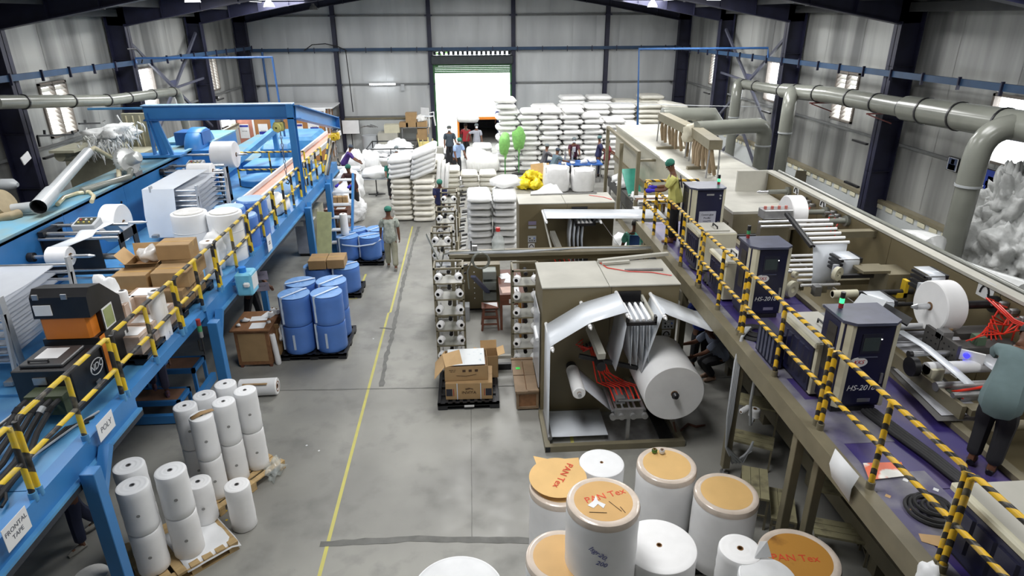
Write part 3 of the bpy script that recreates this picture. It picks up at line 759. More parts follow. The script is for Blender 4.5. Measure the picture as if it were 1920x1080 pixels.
# ================================================================ RAILINGS
def railing(name,label,cat,x,ys,z0,ztop,zmid,r,mt,footm,group=None,double=()):
    t=thing(name,label,cat,(x,ys[0],z0),0,group)
    def bar(z,nm):
        B().tube([(x,ys[0],z-.05 if nm=='top_rail' else z),(x,ys[0]+.04,z),(x,ys[-1]-.04,z),(x,ys[-1],z-.05 if nm=='top_rail' else z)],r,10).build(nm,mt,t)
    bar(ztop,'top_rail'); bar(zmid,'mid_rail')
    for y in ys:
        p=B().cyl((x,y,z0),(x,y,ztop-.01),r*1.05,10).build('post',mt,t)
        B().cyl((x,y,z0-.02),(x,y,z0+.07),r*1.5,10).build('post_socket',footm,t)
    return t
# ================================================================ LEFT BLUE LINE
def bxp(t,nm,mt,*a,ch=0.0,**k): return B().box(*a,ch=ch).build(nm,mt,t)
ml=thing('walkway_deck','long raised blue walkway deck with an edge beam along the left side','platform',(-5.2,13,0))
mb=thing('processing_line','long blue machine back panel with a dusty pale blue top along the left wall','machine',(-7,9.6,0))
mf=thing('machine_housing','tall blue machine housing just behind the gantry','machine',(-7,18,0))
mg=thing('machine_housing','low blue machine housing at the far end of the blue line','machine',(-6.5,21.8,0))
mh=thing('machine_tray','group of blue trays and round covers on the far blue deck','machine',(-5.2,18,2.0))
# walkway deck in plates
for i in range(9):
    y0=2.6+i*2.35; bxp(ml,'deck_plate',BLUED,-6.595,-3.99 if i<7 else -4.9,y0+.006,y0+2.344,1.94,2.0)
bxp(ml,'edge_beam',BLUE,-3.99,-3.85,2.6,6.55,1.78,2.06); bxp(ml,'edge_beam',BLUE,-3.99,-3.87,6.555,8.75,1.93,2.06); bxp(ml,'edge_beam',BLUE,-3.99,-3.85,8.755,19.0,1.78,2.06)
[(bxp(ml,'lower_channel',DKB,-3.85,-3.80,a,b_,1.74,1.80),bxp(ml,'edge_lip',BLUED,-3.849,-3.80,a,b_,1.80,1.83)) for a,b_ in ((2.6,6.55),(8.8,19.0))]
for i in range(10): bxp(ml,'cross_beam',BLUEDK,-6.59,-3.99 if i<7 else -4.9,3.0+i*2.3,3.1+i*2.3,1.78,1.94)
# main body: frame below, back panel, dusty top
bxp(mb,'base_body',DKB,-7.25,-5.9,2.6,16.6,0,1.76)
bxp(mb,'base_skirt',BLUEDK,-5.9,-5.86,2.6,16.6,0,.35)
for i in range(7):
    y0=2.6+i*2.0; bxp(mb,'back_panel',BLUE,-6.66,-6.60,y0+.004,y0+1.996,2.0,3.0)
for i in range(7):
    y0=2.6+i*2.0; bxp(mb,'top_plate',BLUET,-7.35,-6.60,y0+.005,y0+1.995,2.96,3.02)
bxp(mb,'outer_wall',BLUEDK,-7.35,-7.25,2.6,16.6,1.7,2.96)
bxp(mb,'panel_rim',BLUET,-6.66,-6.58,2.6,16.6,3.02,3.05)
# taller housings beyond
bxp(mf,'housing',BLUE,-7.6,-6.35,16.6,18.4,0,3.05); bxp(mf,'housing_top',BLUET,-7.62,-6.33,16.6,18.42,3.05,3.09)
bxp(mg,'housing',BLUE,-7.2,-6.0,18.5,22.9,0,2.2); bxp(mg,'housing_top',BLUET,-7.2,-6.0,18.5,22.9,2.2,2.24)
bxp(mh,'hood',BLUED,-6.2,-4.8,20.6,22.4,2.0,2.5,ch=.1); bxp(mh,'tray',BLUE,-5.9,-4.4,17.4,18.4,2.0,2.28); bxp(mh,'tray_rim',BLUED,-5.95,-4.35,17.35,18.45,2.28,2.31)
bxp(mh,'drum_cover',BLUED,-5.9,-5.0,18.7,19.7,2.0,2.62,ch=.12)
B().lathe([(.001,.16),(.48,.16),(.5,.14),(.5,.0),(.001,.0)],(-5.35,16.7,2.02),28).build('turntable',BLUED,mh)
# conveyor rising beside the rail at the far end
cv=thing('conveyor','long narrow pink and white conveyor belt running along the far railing of the blue line','conveyor',(-4.3,17,2.0))
B().beam((-4.85,13.8,2.15),(-3.95,19.5,2.75),.34,.06).build('belt',mat('belt_pink',K(214,160,140),.6),cv)
for dx in (-.19,.19): B().beam((-4.85+dx,13.8,2.2),(-3.95+dx,19.5,2.8),.05,.12).build('side_rail',WTRIM,cv)
for t_ in (.1,.5,.9): bxp(cv,'support',BLUED,-4.85+.9*t_-.03,-4.85+.9*t_+.03,13.8+5.7*t_-.03,13.8+5.7*t_+.03,2.0,2.15+.6*t_)
# square tube arm
B().beam((-6.1,16.0,2.35),(-5.35,18.6,3.05),.14,.14).build('arm',BLUED,mh)
bxp(mh,'post',BLUED,-5.42,-5.30,18.5,18.62,2.0,3.6)
# holes and sockets in the back panel
for y in (12.4,11.2):
    for z in (2.32,2.7): B().cyl((-6.60,y,z),(-6.585,y,z),.025,10).build('socket',BLACK,mb)
# support posts on the aisle side
for i,y in enumerate((5.32,8.62,14.6,16.9)):
    p=thing('support_post','blue square steel post carrying the walkway deck, %s from the front'%ORD[i],'post',(-3.72,y,0))
    B().box(-3.79,-3.65,y-.07,y+.07,.013,1.92,ch=.006).build('post',BLUE,p)
    bxp(p,'foot_plate',BLUEDK,-3.80,-3.64,y-.08,y+.08,.001,.012)
    B().beam((-3.72,y+.02,1.55),(-3.78,y+.42,1.90),.10,.10).build('gusset',BLUE,p)
# leaning ladder with treads at the far end
ld=thing('stair','blue steel stair with open treads up to the far end of the blue deck','stair',(-3.45,17.2,0))
for dx in (-.28,.28): B().beam((-3.45+dx,16.2,.02),(-3.45+dx,17.6,2.0),.05,.14).build('stringer',BLUE,ld)
for i in range(7):
    t_=(i+.5)/7; bxp(ld,'tread',WTRIM,-3.7,-3.2,16.2+1.4*t_-.1,16.2+1.4*t_+.1,2.0*t_,2.0*t_+.03)
# railings in sections
def railset(y0,y1,n): return [y0+(y1-y0)*i/n for i in range(n+1)]
pos=['nearest the camera','second from the camera','third from the camera','fourth from the camera','fifth from the camera','sixth from the camera']
for i,(a,b_,k) in enumerate([(3.2,4.78,2),(4.86,6.38,2),(6.46,7.98,2),(8.06,9.42,2),(9.5,11.0,2),(11.08,12.6,2),(12.7,14.8,3),(15.2,17.2,3)]):
    railing('safety_railing','yellow and black banded pipe railing on the blue deck, %s section'%(pos[i] if i<6 else 'next to last' if i==6 else 'farthest'),'railing',-3.875,railset(a,b_,k),2.05,2.80,2.42,.024,STRL,BLUED)
t=thing('safety_railing','yellow and black railing across the blue deck between the far machines','railing',(-5.1,16.6,2.0))
for z in (2.42,2.85): B().tube([(-5.75,16.4,z),(-4.1,16.4,z)],.022,8).build('top_rail' if z>2.5 else 'mid_rail',STRR,t)
for x in (-5.75,-4.95,-4.1): B().cyl((x,16.4,2.0),(x,16.4,2.85),.022,8).build('post',STRL,t)
# ---- gantry crane
g=thing('gantry','blue steel gantry beam standing over the blue line with a cantilever arm','crane',(-5.4,15.0,2.0))
Yg=15.0
B().box(-3.99,-3.85,Yg-.11,Yg-.095,2.0,4.15).box(-3.99,-3.85,Yg+.095,Yg+.11,2.0,4.15).box(-3.925,-3.915,Yg-.1,Yg+.1,2.0,4.15).build('column',BLUE,g)
B().beam((-6.85,Yg,3.10),(-6.98,Yg,4.0),.02,.2).build('column',BLUE,g)
B().beam((-6.78,Yg,3.10),(-6.88,Yg,3.95),.14,.02).beam((-7.0,Yg,3.10),(-7.0,Yg,3.95),.02,.14).build('column_flange',BLUE,g)
B().beam((-6.6,Yg-.05,3.05),(-6.85,Yg,3.9),.09,.05).build('brace',BLUE,g)
bxp(g,'base_plate',BLUE,-7.4,-6.4,Yg-.16,Yg+.22,3.055,3.10)
B().box(-7.05,-3.85,Yg-.11,Yg+.11,4.15,4.17).build('top_flange',mat('flange_white_blue',K(150,190,230),.4),g)
bxp(g,'web',BLUE,-7.05,-3.85,Yg-.012,Yg+.012,3.87,4.15); bxp(g,'bottom_flange',BLUEDK,-7.05,-3.85,Yg-.11,Yg+.11,3.84,3.87)
bxp(g,'pipe_rail',BLUED,-8.2,-7.05,Yg-.03,Yg+.03,4.08,4.12)
# cantilever pointing over the aisle and back
c0=Vector((-3.82,Yg,3.98)); c1=Vector((-3.60,Yg+3.1,3.28))
for dz,w,h in ((.14,.22,.02),(0,.02,.28),(-.14,.22,.02)): B().beam(c0+Vector((0,0,dz)),c1+Vector((0,0,dz)),w,h).build('cantilever_flange' if w>.1 else 'cantilever_web',BLUE,g)
B().box(-3.72,-3.48,Yg+3.1,Yg+3.12,3.12,3.44).build('end_plate',BLUEDK,g)
def hoist(label,x,y,z,drop,mt):
    t=thing('chain_hoist',label,'hoist',(x,y,z))
    bxp(t,'trolley',STEELD,x-.06,x+.06,y-.1,y+.1,z-.06,z)
    B().box(x-.11,x+.11,y-.12,y+.08,z-.26,z-.06,ch=.03).build('hoist_body',mt,t)
    B().lathe([(.02,0),(.09,.02),(.10,.06),(.09,.10),(.02,.12)],(x,y-.16,z-.16),14,Matrix.Rotation(PI/2,4,'X')).build('hand_wheel',mt,t)
    h=B()
    n=int(drop/.09)
    for i in range(n):
        z0=z-.26-i*.09; r=.022; 
        pts=[Vector((x+(math.cos(a)*r if i%2 else 0),y+(0 if i%2 else math.cos(a)*r),z0-.05+math.sin(a)*.05)) for a in [2*PI*j/8 for j in range(9)]]
        h.tube(pts,.008,5,caps=False)
    h.build('chain',STEELD,t,kind='stuff')
    B().tube([(x,y,z-.26-drop),(x,y,z-.34-drop),(x+.05,y,z-.40-drop),(x+.02,y,z-.46-drop),(x-.04,y,z-.43-drop)],.016,8).build('hook',BLACK,t)
hoist('small yellow chain hoist hanging under the blue gantry beam beside its column',-4.2,Yg-.02,3.84,1.0,mat('hoist_cream',K(196,190,110),.5))
hoist('bright yellow chain hoist hanging from the end of the blue cantilever arm',-3.60,Yg+2.95,3.12,.5,YEL)
# blue compressed-air pipes hanging from the roof
AIR=mat('air_pipe_blue',K(48,88,140),.45)
t=thing('air_pipe','blue air pipe dropping from the cable tray to the blue line','pipe',(-6,20,2.8))
B().tube([(-9.4,20.2,4.72),(-9.4,20.2,4.85),(-5.6,20.2,4.85),(-5.6,20.2,4.85),(-5.55,20.2,2.6)],.03,8).build('pipe',AIR,t)
B().tube([(-9.0,YB-.5,4.5),(-9.0,YB-.5,2.4)],.05,8).build('drop_pipe',AIR,t)
t=thing('air_pipe','blue air pipe dropping onto the beige housing near the white bale stack','pipe',(5.6,21,2.4))
B().tube([gy(1198,196,20.0)+Vector((0,0,-.6)),gy(1198,92,20.0),gy(1440,90,20.0),gy(1440,108,20.0)],.035,8).build('pipe',AIR,t)
# ---- fan housing and left duct
t=thing('extraction_fan','round blue extraction fan housing on the far part of the blue line','fan',(-6.7,17.2,3.1))
c=gx(375,285,-6.6)
B().lathe([(.001,-.18),(.55,-.18),(.58,-.14),(.58,.14),(.55,.18),(.001,.18)],c+Vector((0,.1,0)),32,Matrix.Rotation(PI/2,4,'Y')).build('scroll',BLUE,t)
B().box(c.x-.45,c.x+.2,c.y-.2,c.y+.35,c.z+.2,c.z+.5).build('outlet_box',BLUEDK,t)
bxp(t,'bed',BLUE,c.x-.5,c.x+.5,c.y-.5,c.y+.7,3.0,c.z-.35)
def duct(name,label,segs,rings,mt,ringm=BLACK):
    t=thing(name,label,'duct',tuple(segs[0][0][0]))
    for pts,r in segs:
        B().tube(pts,r,18).build('duct_section',mt,t)
    for p,d,r in rings:
        M=Vector(d).to_track_quat('Z','Y').to_matrix().to_4x4()
        B().lathe([(r,-.02),(r+.018,-.02),(r+.018,.02),(r,.02)],p,20,M).build('clamp_ring',ringm,t)
    return t
def elbow(a,b,c,r,n=7):
    a,b,c=map(Vector,(a,b,c)); p=b+(a-b).normalized()*r; q=b+(c-b).normalized()*r; out=[a]
    for i in range(n+1): s_=i/n; out.append(p*(1-s_)**2+b*2*s_*(1-s_)+q*s_**2)
    return out+[c]
a0=gx(-10,192,-9.0); a1=gx(205,188,-9.0); a2=Vector((-9.0,21.2,a1.z+.02)); a3=Vector((-8.6,22.0,a2.z)); 
pts=[a0,a1]; tip=gx(325,172,-9.0); tip2=gy(343,185,tip.y+.3); dn=gy(352,248,tip.y+.3)
rr=.135
duct('ventilation_duct','pale grey ventilation duct along the left wall with an elbow down',
 [([a0,a1],rr),([a1,tip],rr),(elbow(tip-(tip-a1).normalized()*.01,Vector((dn.x-.1,tip.y+.4,tip.z)),dn,.35),.125)],
 [(a0.lerp(a1,k),a1-a0,rr) for k in (.2,.6,.97)]+[(a1.lerp(tip,k),tip-a1,rr) for k in (.25,.62,.98)],PIPEG)
# ---- objects on top of the blue line against the wall
t=thing('suction_pipe','fat light grey plastic pipe lying slanted on the dusty blue top with an open end','pipe',(-7,11,3.0))
pa=gz(72,388,3.2); pb=gy(165,285,pa.y+2.8)
B().tube([pa,pa.lerp(pb,.22)],.118,20,caps=False).build('open_end',PIPEL,t); B().tube([pa.lerp(pb,.2),pb],.092,20).build('pipe',PIPEL,t)
B().lathe([(.10,0),(.10,.25),(.001,.25)],pa,20,(pb-pa).to_track_quat('Z','Y').to_matrix().to_4x4()).build('dark_mouth',BLACK,t)
B().tube([pb,pb+Vector((.05,.15,.05)),pb+Vector((.2,.6,-.3)),gz(225,340,3.05)+Vector((0,0,.05))],.045,10).build('hose',mat('cream_hose',K(196,188,160),.4),t)
B().tube([gz(2,395,3.1),gz(28,392,3.12),gz(62,388,3.15)],.085,14).build('side_pipe',PIPEL,t)
t=thing('blower','round silver side-channel blower with ribbed casing beside the slanted pipe','blower',(-7.0,13.2,3.0))
c=gz(236,303,3.3); M=Matrix.Rotation(math.radians(70),4,'Y')@Matrix.Rotation(.3,4,'X')
SIL=mat('cast_silver',K(188,190,188),.35,metal=.4,var=.08)
B().lathe([(.001,-.08),(.20,-.08),(.25,-.04),(.27,.02),(.25,.08),(.18,.10),(.001,.10)],c,26,M).build('casing',SIL,t)
for i in range(18):
    a=2*PI*i/18; v=M@Vector((math.cos(a)*.25,math.sin(a)*.25,.02)); B().bx((0,0,0),(.03,.012,.14),Matrix.Translation(c+v)@M@Matrix.Rotation(a,4,'Z')).build('fin',SIL,t)
B().lathe([(.001,.36),(.09,.35),(.115,.32),(.115,.08)],c,20,M).build('motor',SIL,t)
B().tube([c+Vector((.1,-.1,-.15)),c+Vector((.25,-.5,-.2)),c+Vector((.0,-1.0,-.22)),c+Vector((-.1,-1.5,-.22))],.06,12).build('manifold',PIPEG,t)
bxp(t,'foot',STEELD,c.x-.2,c.x+.2,c.y-.15,c.y+.15,3.02,c.z-.2)
t=thing('blower','dusty blower and valve lying at the left edge of the blue top','blower',tuple(gz(5,385,3.0)))
c=gz(0,385,3.2); B().lathe([(.001,-.12),(.22,-.12),(.27,0),(.22,.12),(.001,.12)],c,22,Matrix.Rotation(1.2,4,'Y')).build('casing',mat('dusty_tan',K(150,136,108),.7,bump=.4),t)
B().tube([gz(-5,410,3.05),gz(20,405,3.08),gz(36,400,3.08)],.07,12).build('valve',mat('dusty_tan',K(150,136,108)),t)
t=thing('hose_loop','clear plastic hose lying in a loop on the dusty blue top','hose',tuple(gz(140,370,3.02)))
B().tube([gz(*p,3.06) for p in [(108,383),(120,370),(145,362),(168,360),(176,368),(172,378)]],.035,10).build('hose',mat('clear_hose',K(206,196,160),.15),t)
t=thing('fibre_box','beige hopper box clogged with white fibre on the left behind the blue line','hopper',(-8.2,15,0))
HOP=mat('hopper_beige',K(160,158,138),.7,var=.1)
B().box(-9.2,-7.75,15.4,17.6,1.2,2.95).build('hopper_body',HOP,t); B().prism([(-9.2,.0),(-8.9,.0),(-8.9,1.3),(-9.2,1.3)],'y',15.5,17.4).build('stand',DKB,t)
q=gx(248,250,-7.7); B().box(-8.5,-7.7,16.9,17.0,2.3,3.75).build('filter_frame',HOP,t)
for i in range(5): B().box(-8.4+i*.16,-8.38+i*.16,16.86,16.9,2.4,3.7).build('filter_rib',mat('cream_hose',(1,1,1)),t)
B().tube([gx(112,292,-8.6),gx(250,287,-8.4)],.12,14).build('duct_pipe',HOP,t)
B().beam(gx(115,285,-8.4),gx(195,258,-8.4),.5,.05).build('lid',HOP,t)
FIB=mat('white_fibre',(.62,.63,.62),.9,var=.1,scale=9,bump=.8)
fb=B()
for k in range(3):
    cc=[gx(205,255,-8.0),gx(225,240,-8.0),gx(190,268,-8.0)][k]
    for i in range(90):
        u=Vector((random.gauss(0,.18),random.gauss(0,.3),random.gauss(0,.08)))+cc; e=u+Vector((random.uniform(-.12,.12),random.uniform(-.1,.1),-random.uniform(.08,.35)))
        fb.tube([u,u.lerp(e,.5)+Vector((random.uniform(-.04,.04),0,.02)),e],.012,4,rs=[.02,.016,.003],caps=False)
fb.build('fibre_tufts',FIB,t,kind='stuff',fix=False)
blob('fibre_clump','matted clump of white fibre draped over the hopper box left of the blue line','fibre',gx(212,262,-8.1),(.9,1.2,.35),FIB,3,rough=.7)
t=thing('wall_bracket','black angle bracket frame on the left wall below the louvred window','bracket',tuple(gx(100,255,-9.6)))
for a_,b_ in (((70,255),(137,252)),((70,255),(75,275)),((137,252),(135,245)),((84,252),(83,244)),((148,232),(187,231)),((160,232),(159,225))): B().beam(gx(*a_,-9.7),gx(*b_,-9.7),.04,.04).build('bar',BLACK,t)
t=thing('column_notice','small white notice stuck on the near left dark column','notice',tuple(gx(50,295,-9.5)))
B().beam(gx(45,290,-9.5),gx(52,303,-9.5),.02,.3).build('sheet',PAPER,t)
t=thing('wall_fan','white wall-mounted lamp cover at the far left edge against the dark column','lamp',tuple(gx(0,345,-8.5)))
c=gx(-6,346,-8.5); B().tube([c,c+Vector((.28,0,0)),c+Vector((.36,0,-.01))],.1,14,rs=[.1,.1,.04]).build('cover',PIPEL,t)
# ---- unwind stands
def unwinder(label,y0,px_small,px_big,Rs,Rb,scale=1.0):
    t=thing('unwind_stand',label,'machine',(-6.0,y0,2.0))
    x0,x1=-6.594,-5.42
    for xx in (x0+.02,x1):
        B().box(xx-.02,xx,y0-.02,y0+.12,2.08,2.84).box(xx-.02,xx,y0+.42,y0+.56,2.08,2.84).box(xx-.02,xx,y0,y0+.54,2.70,2.84).box(xx-.02,xx,y0,y0+.54,2.08,2.22).build('side_plate',BLACK,t)
    bxp(t,'front_cover',BLACK,x0,x1-.32,y0,y0+.02,2.3,2.78); bxp(t,'base_bar',BLACK,x0,x1,y0,y0+.06,2.2,2.28)
    for z,yy,r in ((2.86,y0+.05,.03),(2.80,y0-.03,.025),(2.90,y0+.35,.028),(2.28,y0-.02,.02),(2.16,y0-.05,.02)): B().cyl((x0,yy,z),(x1,yy,z),r,12).build('roller',STEEL,t)
    for z,yy in ((2.45,y0+.1),(2.4,y0+.3)): B().cyl((x0+.1,yy,z),(x1-.1,yy,z),.04,10).build('motor_shaft',STEELD,t)
    B().box(x0+.02,x0+.1,y0-.05,y0+.5,2.84,2.92).build('top_bar',BLACK,t)
    cb=Matrix.Translation((x0+.62,y0+.22,2.93))@Matrix.Rotation(.25,4,'X'); B().box(-.17,.17,-.13,.13,-.04,.08,cb,ch=.01).build('control_box',GREYL,t); B().box(-.13,.13,-.10,.10,.08,.085,cb).build('control_face',mat('panel_face',K(60,62,50),.4),t)
    for i in range(3): B().cyl(cb@Vector((-.08+i*.08,.03,.085)),cb@Vector((-.08+i*.08,.03,.10)),.018,8).build('button',mat('button_red',(.5,.04,.03)) if i==0 else WTRIM,t)
    for i in range(3): B().cyl(cb@Vector((-.08+i*.08,-.05,.085)),cb@Vector((-.08+i*.08,-.05,.10)),.014,8).build('button',mat('button_yellow',(.6,.5,.1)),t)
    # shafts
    ps,pb_=px_small,px_big
    B().cyl((x0,ps[1],ps[2]),(ps[0]+.42,ps[1],ps[2]),.03,14).cyl((ps[0]+.42,ps[1],ps[2]),(ps[0]+.5,ps[1],ps[2]),.03,14,r2=.012).build('shaft',STEEL,t)
    B().cyl((x0,ps[1],ps[2]),(x0+.08,ps[1],ps[2]),.07,16).build('flange',BLACK,t)
    B().cyl((x0,pb_[1],pb_[2]),(pb_[0]+.42,pb_[1],pb_[2]),.03,14).cyl((pb_[0]+.42,pb_[1],pb_[2]),(pb_[0]+.5,pb_[1],pb_[2]),.03,14,r2=.012).build('shaft',STEEL,t)
    return t
y0=9.9; sm=gy(113,481,9.55); bg_=gy(217,418,10.75)
unwinder('black unwind stand with two shafts on the blue deck, nearer one',y0,sm,bg_,.15,.31)
axroll('film_roll','small white film roll on a steel shaft at the near blue-line unwind stand',sm,(1,0,0),.15,.30)
axroll('film_roll','large white film roll on the near unwind stand of the blue line',bg_,(1,0,0),.31,.26)
def web(name,label,pts,x0,x1,mt=FILMG,shift=None,sub=1,cat='film'):
    """film running through points (y,z) between x0 and x1"""
    b=B(); rows=[]
    for i in range(len(pts)-1):
        for k in range(sub): rows.append(tuple(a+(b2-a)*k/sub for a,b2 in zip(pts[i],pts[i+1])))
    rows.append(pts[-1])
    b.sheet([[((x0+(x1-x0)*j/4)+(shift[i_] if shift else 0),y,z) for j in range(5)] for i_,(y,z) in enumerate(rows)])
    return b.build(name,mt,None,label,cat,fix=False,solid=.003)
web('film_web','strip of white film between the small roll and rollers of the near unwind stand',[(sm.y,sm.z+.15),(y0-.03,2.83),(y0+.05,2.90),(y0+.35,2.93),(bg_.y-.2,bg_.z-.2)],sm.x-.13,sm.x+.13,FILM,shift=[0,.22,.26,.38,.44])
y1=15.0; sm2=gy(377,321,14.2); bg2=gy(422,290,15.35)
unwinder('black unwind stand with two shafts on the blue deck, farther one under the gantry',14.3,sm2,bg2,.17,.30)
axroll('film_roll','small white film roll on the far unwind stand in front of the gantry',sm2,(1,0,0),.17,.5)
axroll('film_roll','large white film roll on the far unwind stand behind the gantry beam line',bg2,(1,0,0),.30,.50)
# ---- festoons (film accumulators)
def festoon(label,x0,x1,ya,yb,z0,z1,n,front=True,film=FILMG,frame=GREYL):
    t=thing('film_accumulator',label,'machine',((x0+x1)/2,(ya+yb)/2,z0-.15))
    for yy,ln in ((ya,-.10),(yb,.10)):
        for xx in (x1,):
            B().beam((xx,yy-.02,z0-.1),(xx,yy+ln*.2,z1+.1),.03,.09).build('ladder_plate',frame,t); B().beam((xx,yy-.16,z0-.1),(xx,yy+ln*.2-.03,z1-.1),.03,.05).build('ladder_stay',frame,t)
        B().beam((x0,yy,z0-.1),(x0,yy+ln*.2,z1+.1),.03,.09).build('ladder_plate',frame,t)
        for i in range(n):
            z=z0+(z1-z0)*i/(n-1); B().cyl((x0,yy,z),(x1,yy,z),.018,10).build('rod',STEEL,t)
    bxp(t,'base_rail',STEELD,x1-.06,x1+.04,ya-.3,yb+.2,z0-.15,z0-.10); bxp(t,'base_rail',STEELD,x0-.04,x0+.06,ya-.3,yb+.2,z0-.15,z0-.10)
    xf0,xf1=x0+.08,x1-.18
    for i in range(n-1):
        za=z0+(z1-z0)*i/(n-1); zb=z0+(z1-z0)*(i+1)/(n-1)
        B().sheet([[(xf0,ya,za),(xf1,ya,za)],[(xf0,(ya+yb)/2,(za+zb)/2-.012),(xf1,(ya+yb)/2,(za+zb)/2-.012)],[(xf0,yb,zb),(xf1,yb,zb)]]).build('film_ply',film,t,fix=False)
        B().sheet([[(xf0,ya,zb-.02),(xf1,ya,zb-.02)],[(xf0,(ya+yb)/2,zb-.035),(xf1,(ya+yb)/2,zb-.035)],[(xf0,yb,zb-.02),(xf1,yb,zb-.02)]]).build('film_ply',film,t,fix=False)
    return t
festoon('film accumulator with stacked plies of film and grey ladder frames at the left edge',-6.55,-5.30,7.05,8.35,2.2,2.93,8)
bxp(ml,'drip_tray',BLUED,-6.6,-5.1,6.6,8.7,2.0,2.03)
t=festoon('film accumulator in the middle of the blue line behind the two wrapped rolls',-5.95,-5.12,12.3,13.8,2.25,2.92,8)
B().sheet([[(-6.1,12.25,2.97),(-5.52,12.25,2.97)],[(-6.1,12.15,2.5),(-5.52,12.15,2.5)],[(-6.08,12.1,2.08),(-5.54,12.1,2.08)]]).build('hanging_web',FILM,t,fix=False)
B().sheet([[(-6.1,12.25,2.97),(-5.52,12.25,2.97)],[(-6.0,13.7,3.02),(-5.42,13.7,3.02)]]).build('top_web',FILM,t,fix=False)
for i,(a_,b_) in enumerate((((8.8,2.12),(9.6,2.3)),)): web('film_web','loose film strips running low in front of the near unwind stand',[(8.5,2.1),(9.1,2.16),(9.7,2.22)],-5.75,-5.45,FILMG,shift=[-.35,-.1,.1])
t=thing('roller_rack','steel rollers between the near accumulator and the near unwind stand','roller',(-5.9,9.0,2.0))
for yy,zz in ((8.9,2.15),(9.2,2.2),(8.7,2.35)): B().cyl((-6.6,yy,zz),(-5.05,yy,zz),.028,12).build('roller',STEEL,t)
for xx in (-6.5,-5.2): B().box(xx,xx+.03,8.5,9.4,2.0,2.4).build('stand_plate',BLUED,t)
# ---- wrapped rolls standing on the blue deck
for i,(x,y,R,lb) in enumerate(((-4.775,10.95,.288,'big white film-wrapped roll standing on the blue deck, left one of the pair'),(-4.185,10.93,.283,'big white film-wrapped roll standing on the blue deck, right one beside the railing'))):
    t=vroll('wrapped_roll',lb,x,y,2.0,R,.88,WHITE,core=.02)
    for z in (.28,.56): B().lathe([(R+.002,z),(R+.006,z+.01),(R+.002,z+.02)],(x,y,2.0),40).build('wrap_band',WTRIM,t)
    B().lathe([(.001,.895),(R*.8,.90),(R*.82,.885)],(x,y,2.0),30).build('top_wrap',mat('creased_wrap',(.7,.69,.66),.3,bump=.8),t)
for i,(px,py,z) in enumerate(((482,388,2.72),(470,403,2.62),(515,372,2.75))):
    c=gz(px,py,z); nm=['behind the wrapped rolls','nearest the wrapped rolls','farthest of them'][i]
    c.x=min(c.x,-4.15 if i else -4.4)
    t=vroll('wrapped_roll','blue film-wrapped roll on the blue deck by the railing, '+nm,c.x,c.y,2.0,.27,z-2.0,BAGB,core=.02); B().lathe([(.001,z-1.99),(.25,z-1.985),(.272,z-2.02)],(c.x,c.y,2.0),24).build('top_wrap',BAGBT,t)
blob('plastic_bag','crumpled white plastic bag on the far blue deck beside the railing','bag',(-4.15,13.9,2.0),(.45,.6,.5),WHITE,2)
blob('plastic_bag','translucent white bag slumped against the near wrapped roll on the deck','bag',(-4.3,10.55,2.0),(.35,.35,.72),WHITE,5,rough=.35)
# white rolls and papers by the rail
for i,(x,y,h,R) in enumerate(((-4.22,10.15,.62,.13),(-4.42,9.95,.6,.12))): vroll('film_roll','upright white roll beside the cartons on the blue deck, %s'%('nearer the railing' if i==0 else 'farther from the railing'),x,y,2.0,R,h,ROLLW,core=.03)
# ---- cartons on the black pallet
pallet('black plastic pallet on the blue deck under the brown cartons',-4.55,9.15,.95,1.15,plastic=True,mt=PBLACK,h=.13,z=2.0)
zb=2.13
CT=[('lower front carton on the deck pallet, left',-4.78,8.83,0,.42,.34,.26),('lower front carton on the deck pallet, right',-4.30,8.83,0,.46,.36,.26),('lower back carton on the deck pallet, right',-4.28,9.22,0,.44,.36,.26),('lower back carton on the deck pallet, left',-4.76,9.22,0,.44,.36,.26),
('second-layer carton with a plain top at the front right of the deck pallet',-4.26,8.95,.265,.5,.40,.22),('second-layer carton at the back of the deck pallet',-4.3,9.38,.265,.46,.38,.26),('second-layer carton at the front left of the deck pallet',-4.80,8.9,.265,.46,.34,.2),('top brown carton of the pile on the deck pallet',-4.34,9.36,.53,.46,.36,.22)]
for lb,x,y,z,w,d,h in CT:
    carton('carton','brown '+lb,x,y,zb+z,w,d,h,random.uniform(-.06,.06))
carton('carton','open brown carton with raised flaps on the left of the deck cartons',-4.82,9.35,zb+.27,.44,.4,.22,.1,open_=True,flaps=(1.0,1.5,.9,.6))
blob('plastic_bag','clear plastic bag sticking out of the open carton on the deck','bag',(-4.78,9.4,zb+.45),(.3,.3,.25),mat('clear_bag',(.75,.74,.72),.2,alpha=.75),7,rough=.6)
# small upright rolls
for i,(px,py) in enumerate(((228,545),(222,562),(293,545),(330,542),(311,553))):
    z=[2.75,2.62,2.72,2.7,2.68][i]; c=gz(px,py,z); c.x=min(c.x,-4.05)
    lb=['left one near the open bag','left one in front','under the railing, left of the three','under the railing, right of the three','under the railing, middle of the three'][i]
    zz=2.0 if i>1 else 2.13+.0; vroll('film_roll','narrow grey-cored white roll on the blue deck, '+lb,c.x,c.y,zz,.072 if i>1 else .062,z-zz,ROLLW,core=.035,corem=STEELD)
blob('plastic_bag','upright white plastic bag between the black melter and the cartons','bag',(-4.72,8.0,2.3),(.3,.3,.6),WHITE,9,rough=.5)
blob('plastic_bag','white bag lying behind the black hood of the melter','bag',(-4.95,7.75,2.45),(.55,.4,.4),WHITE,11,rough=.4)
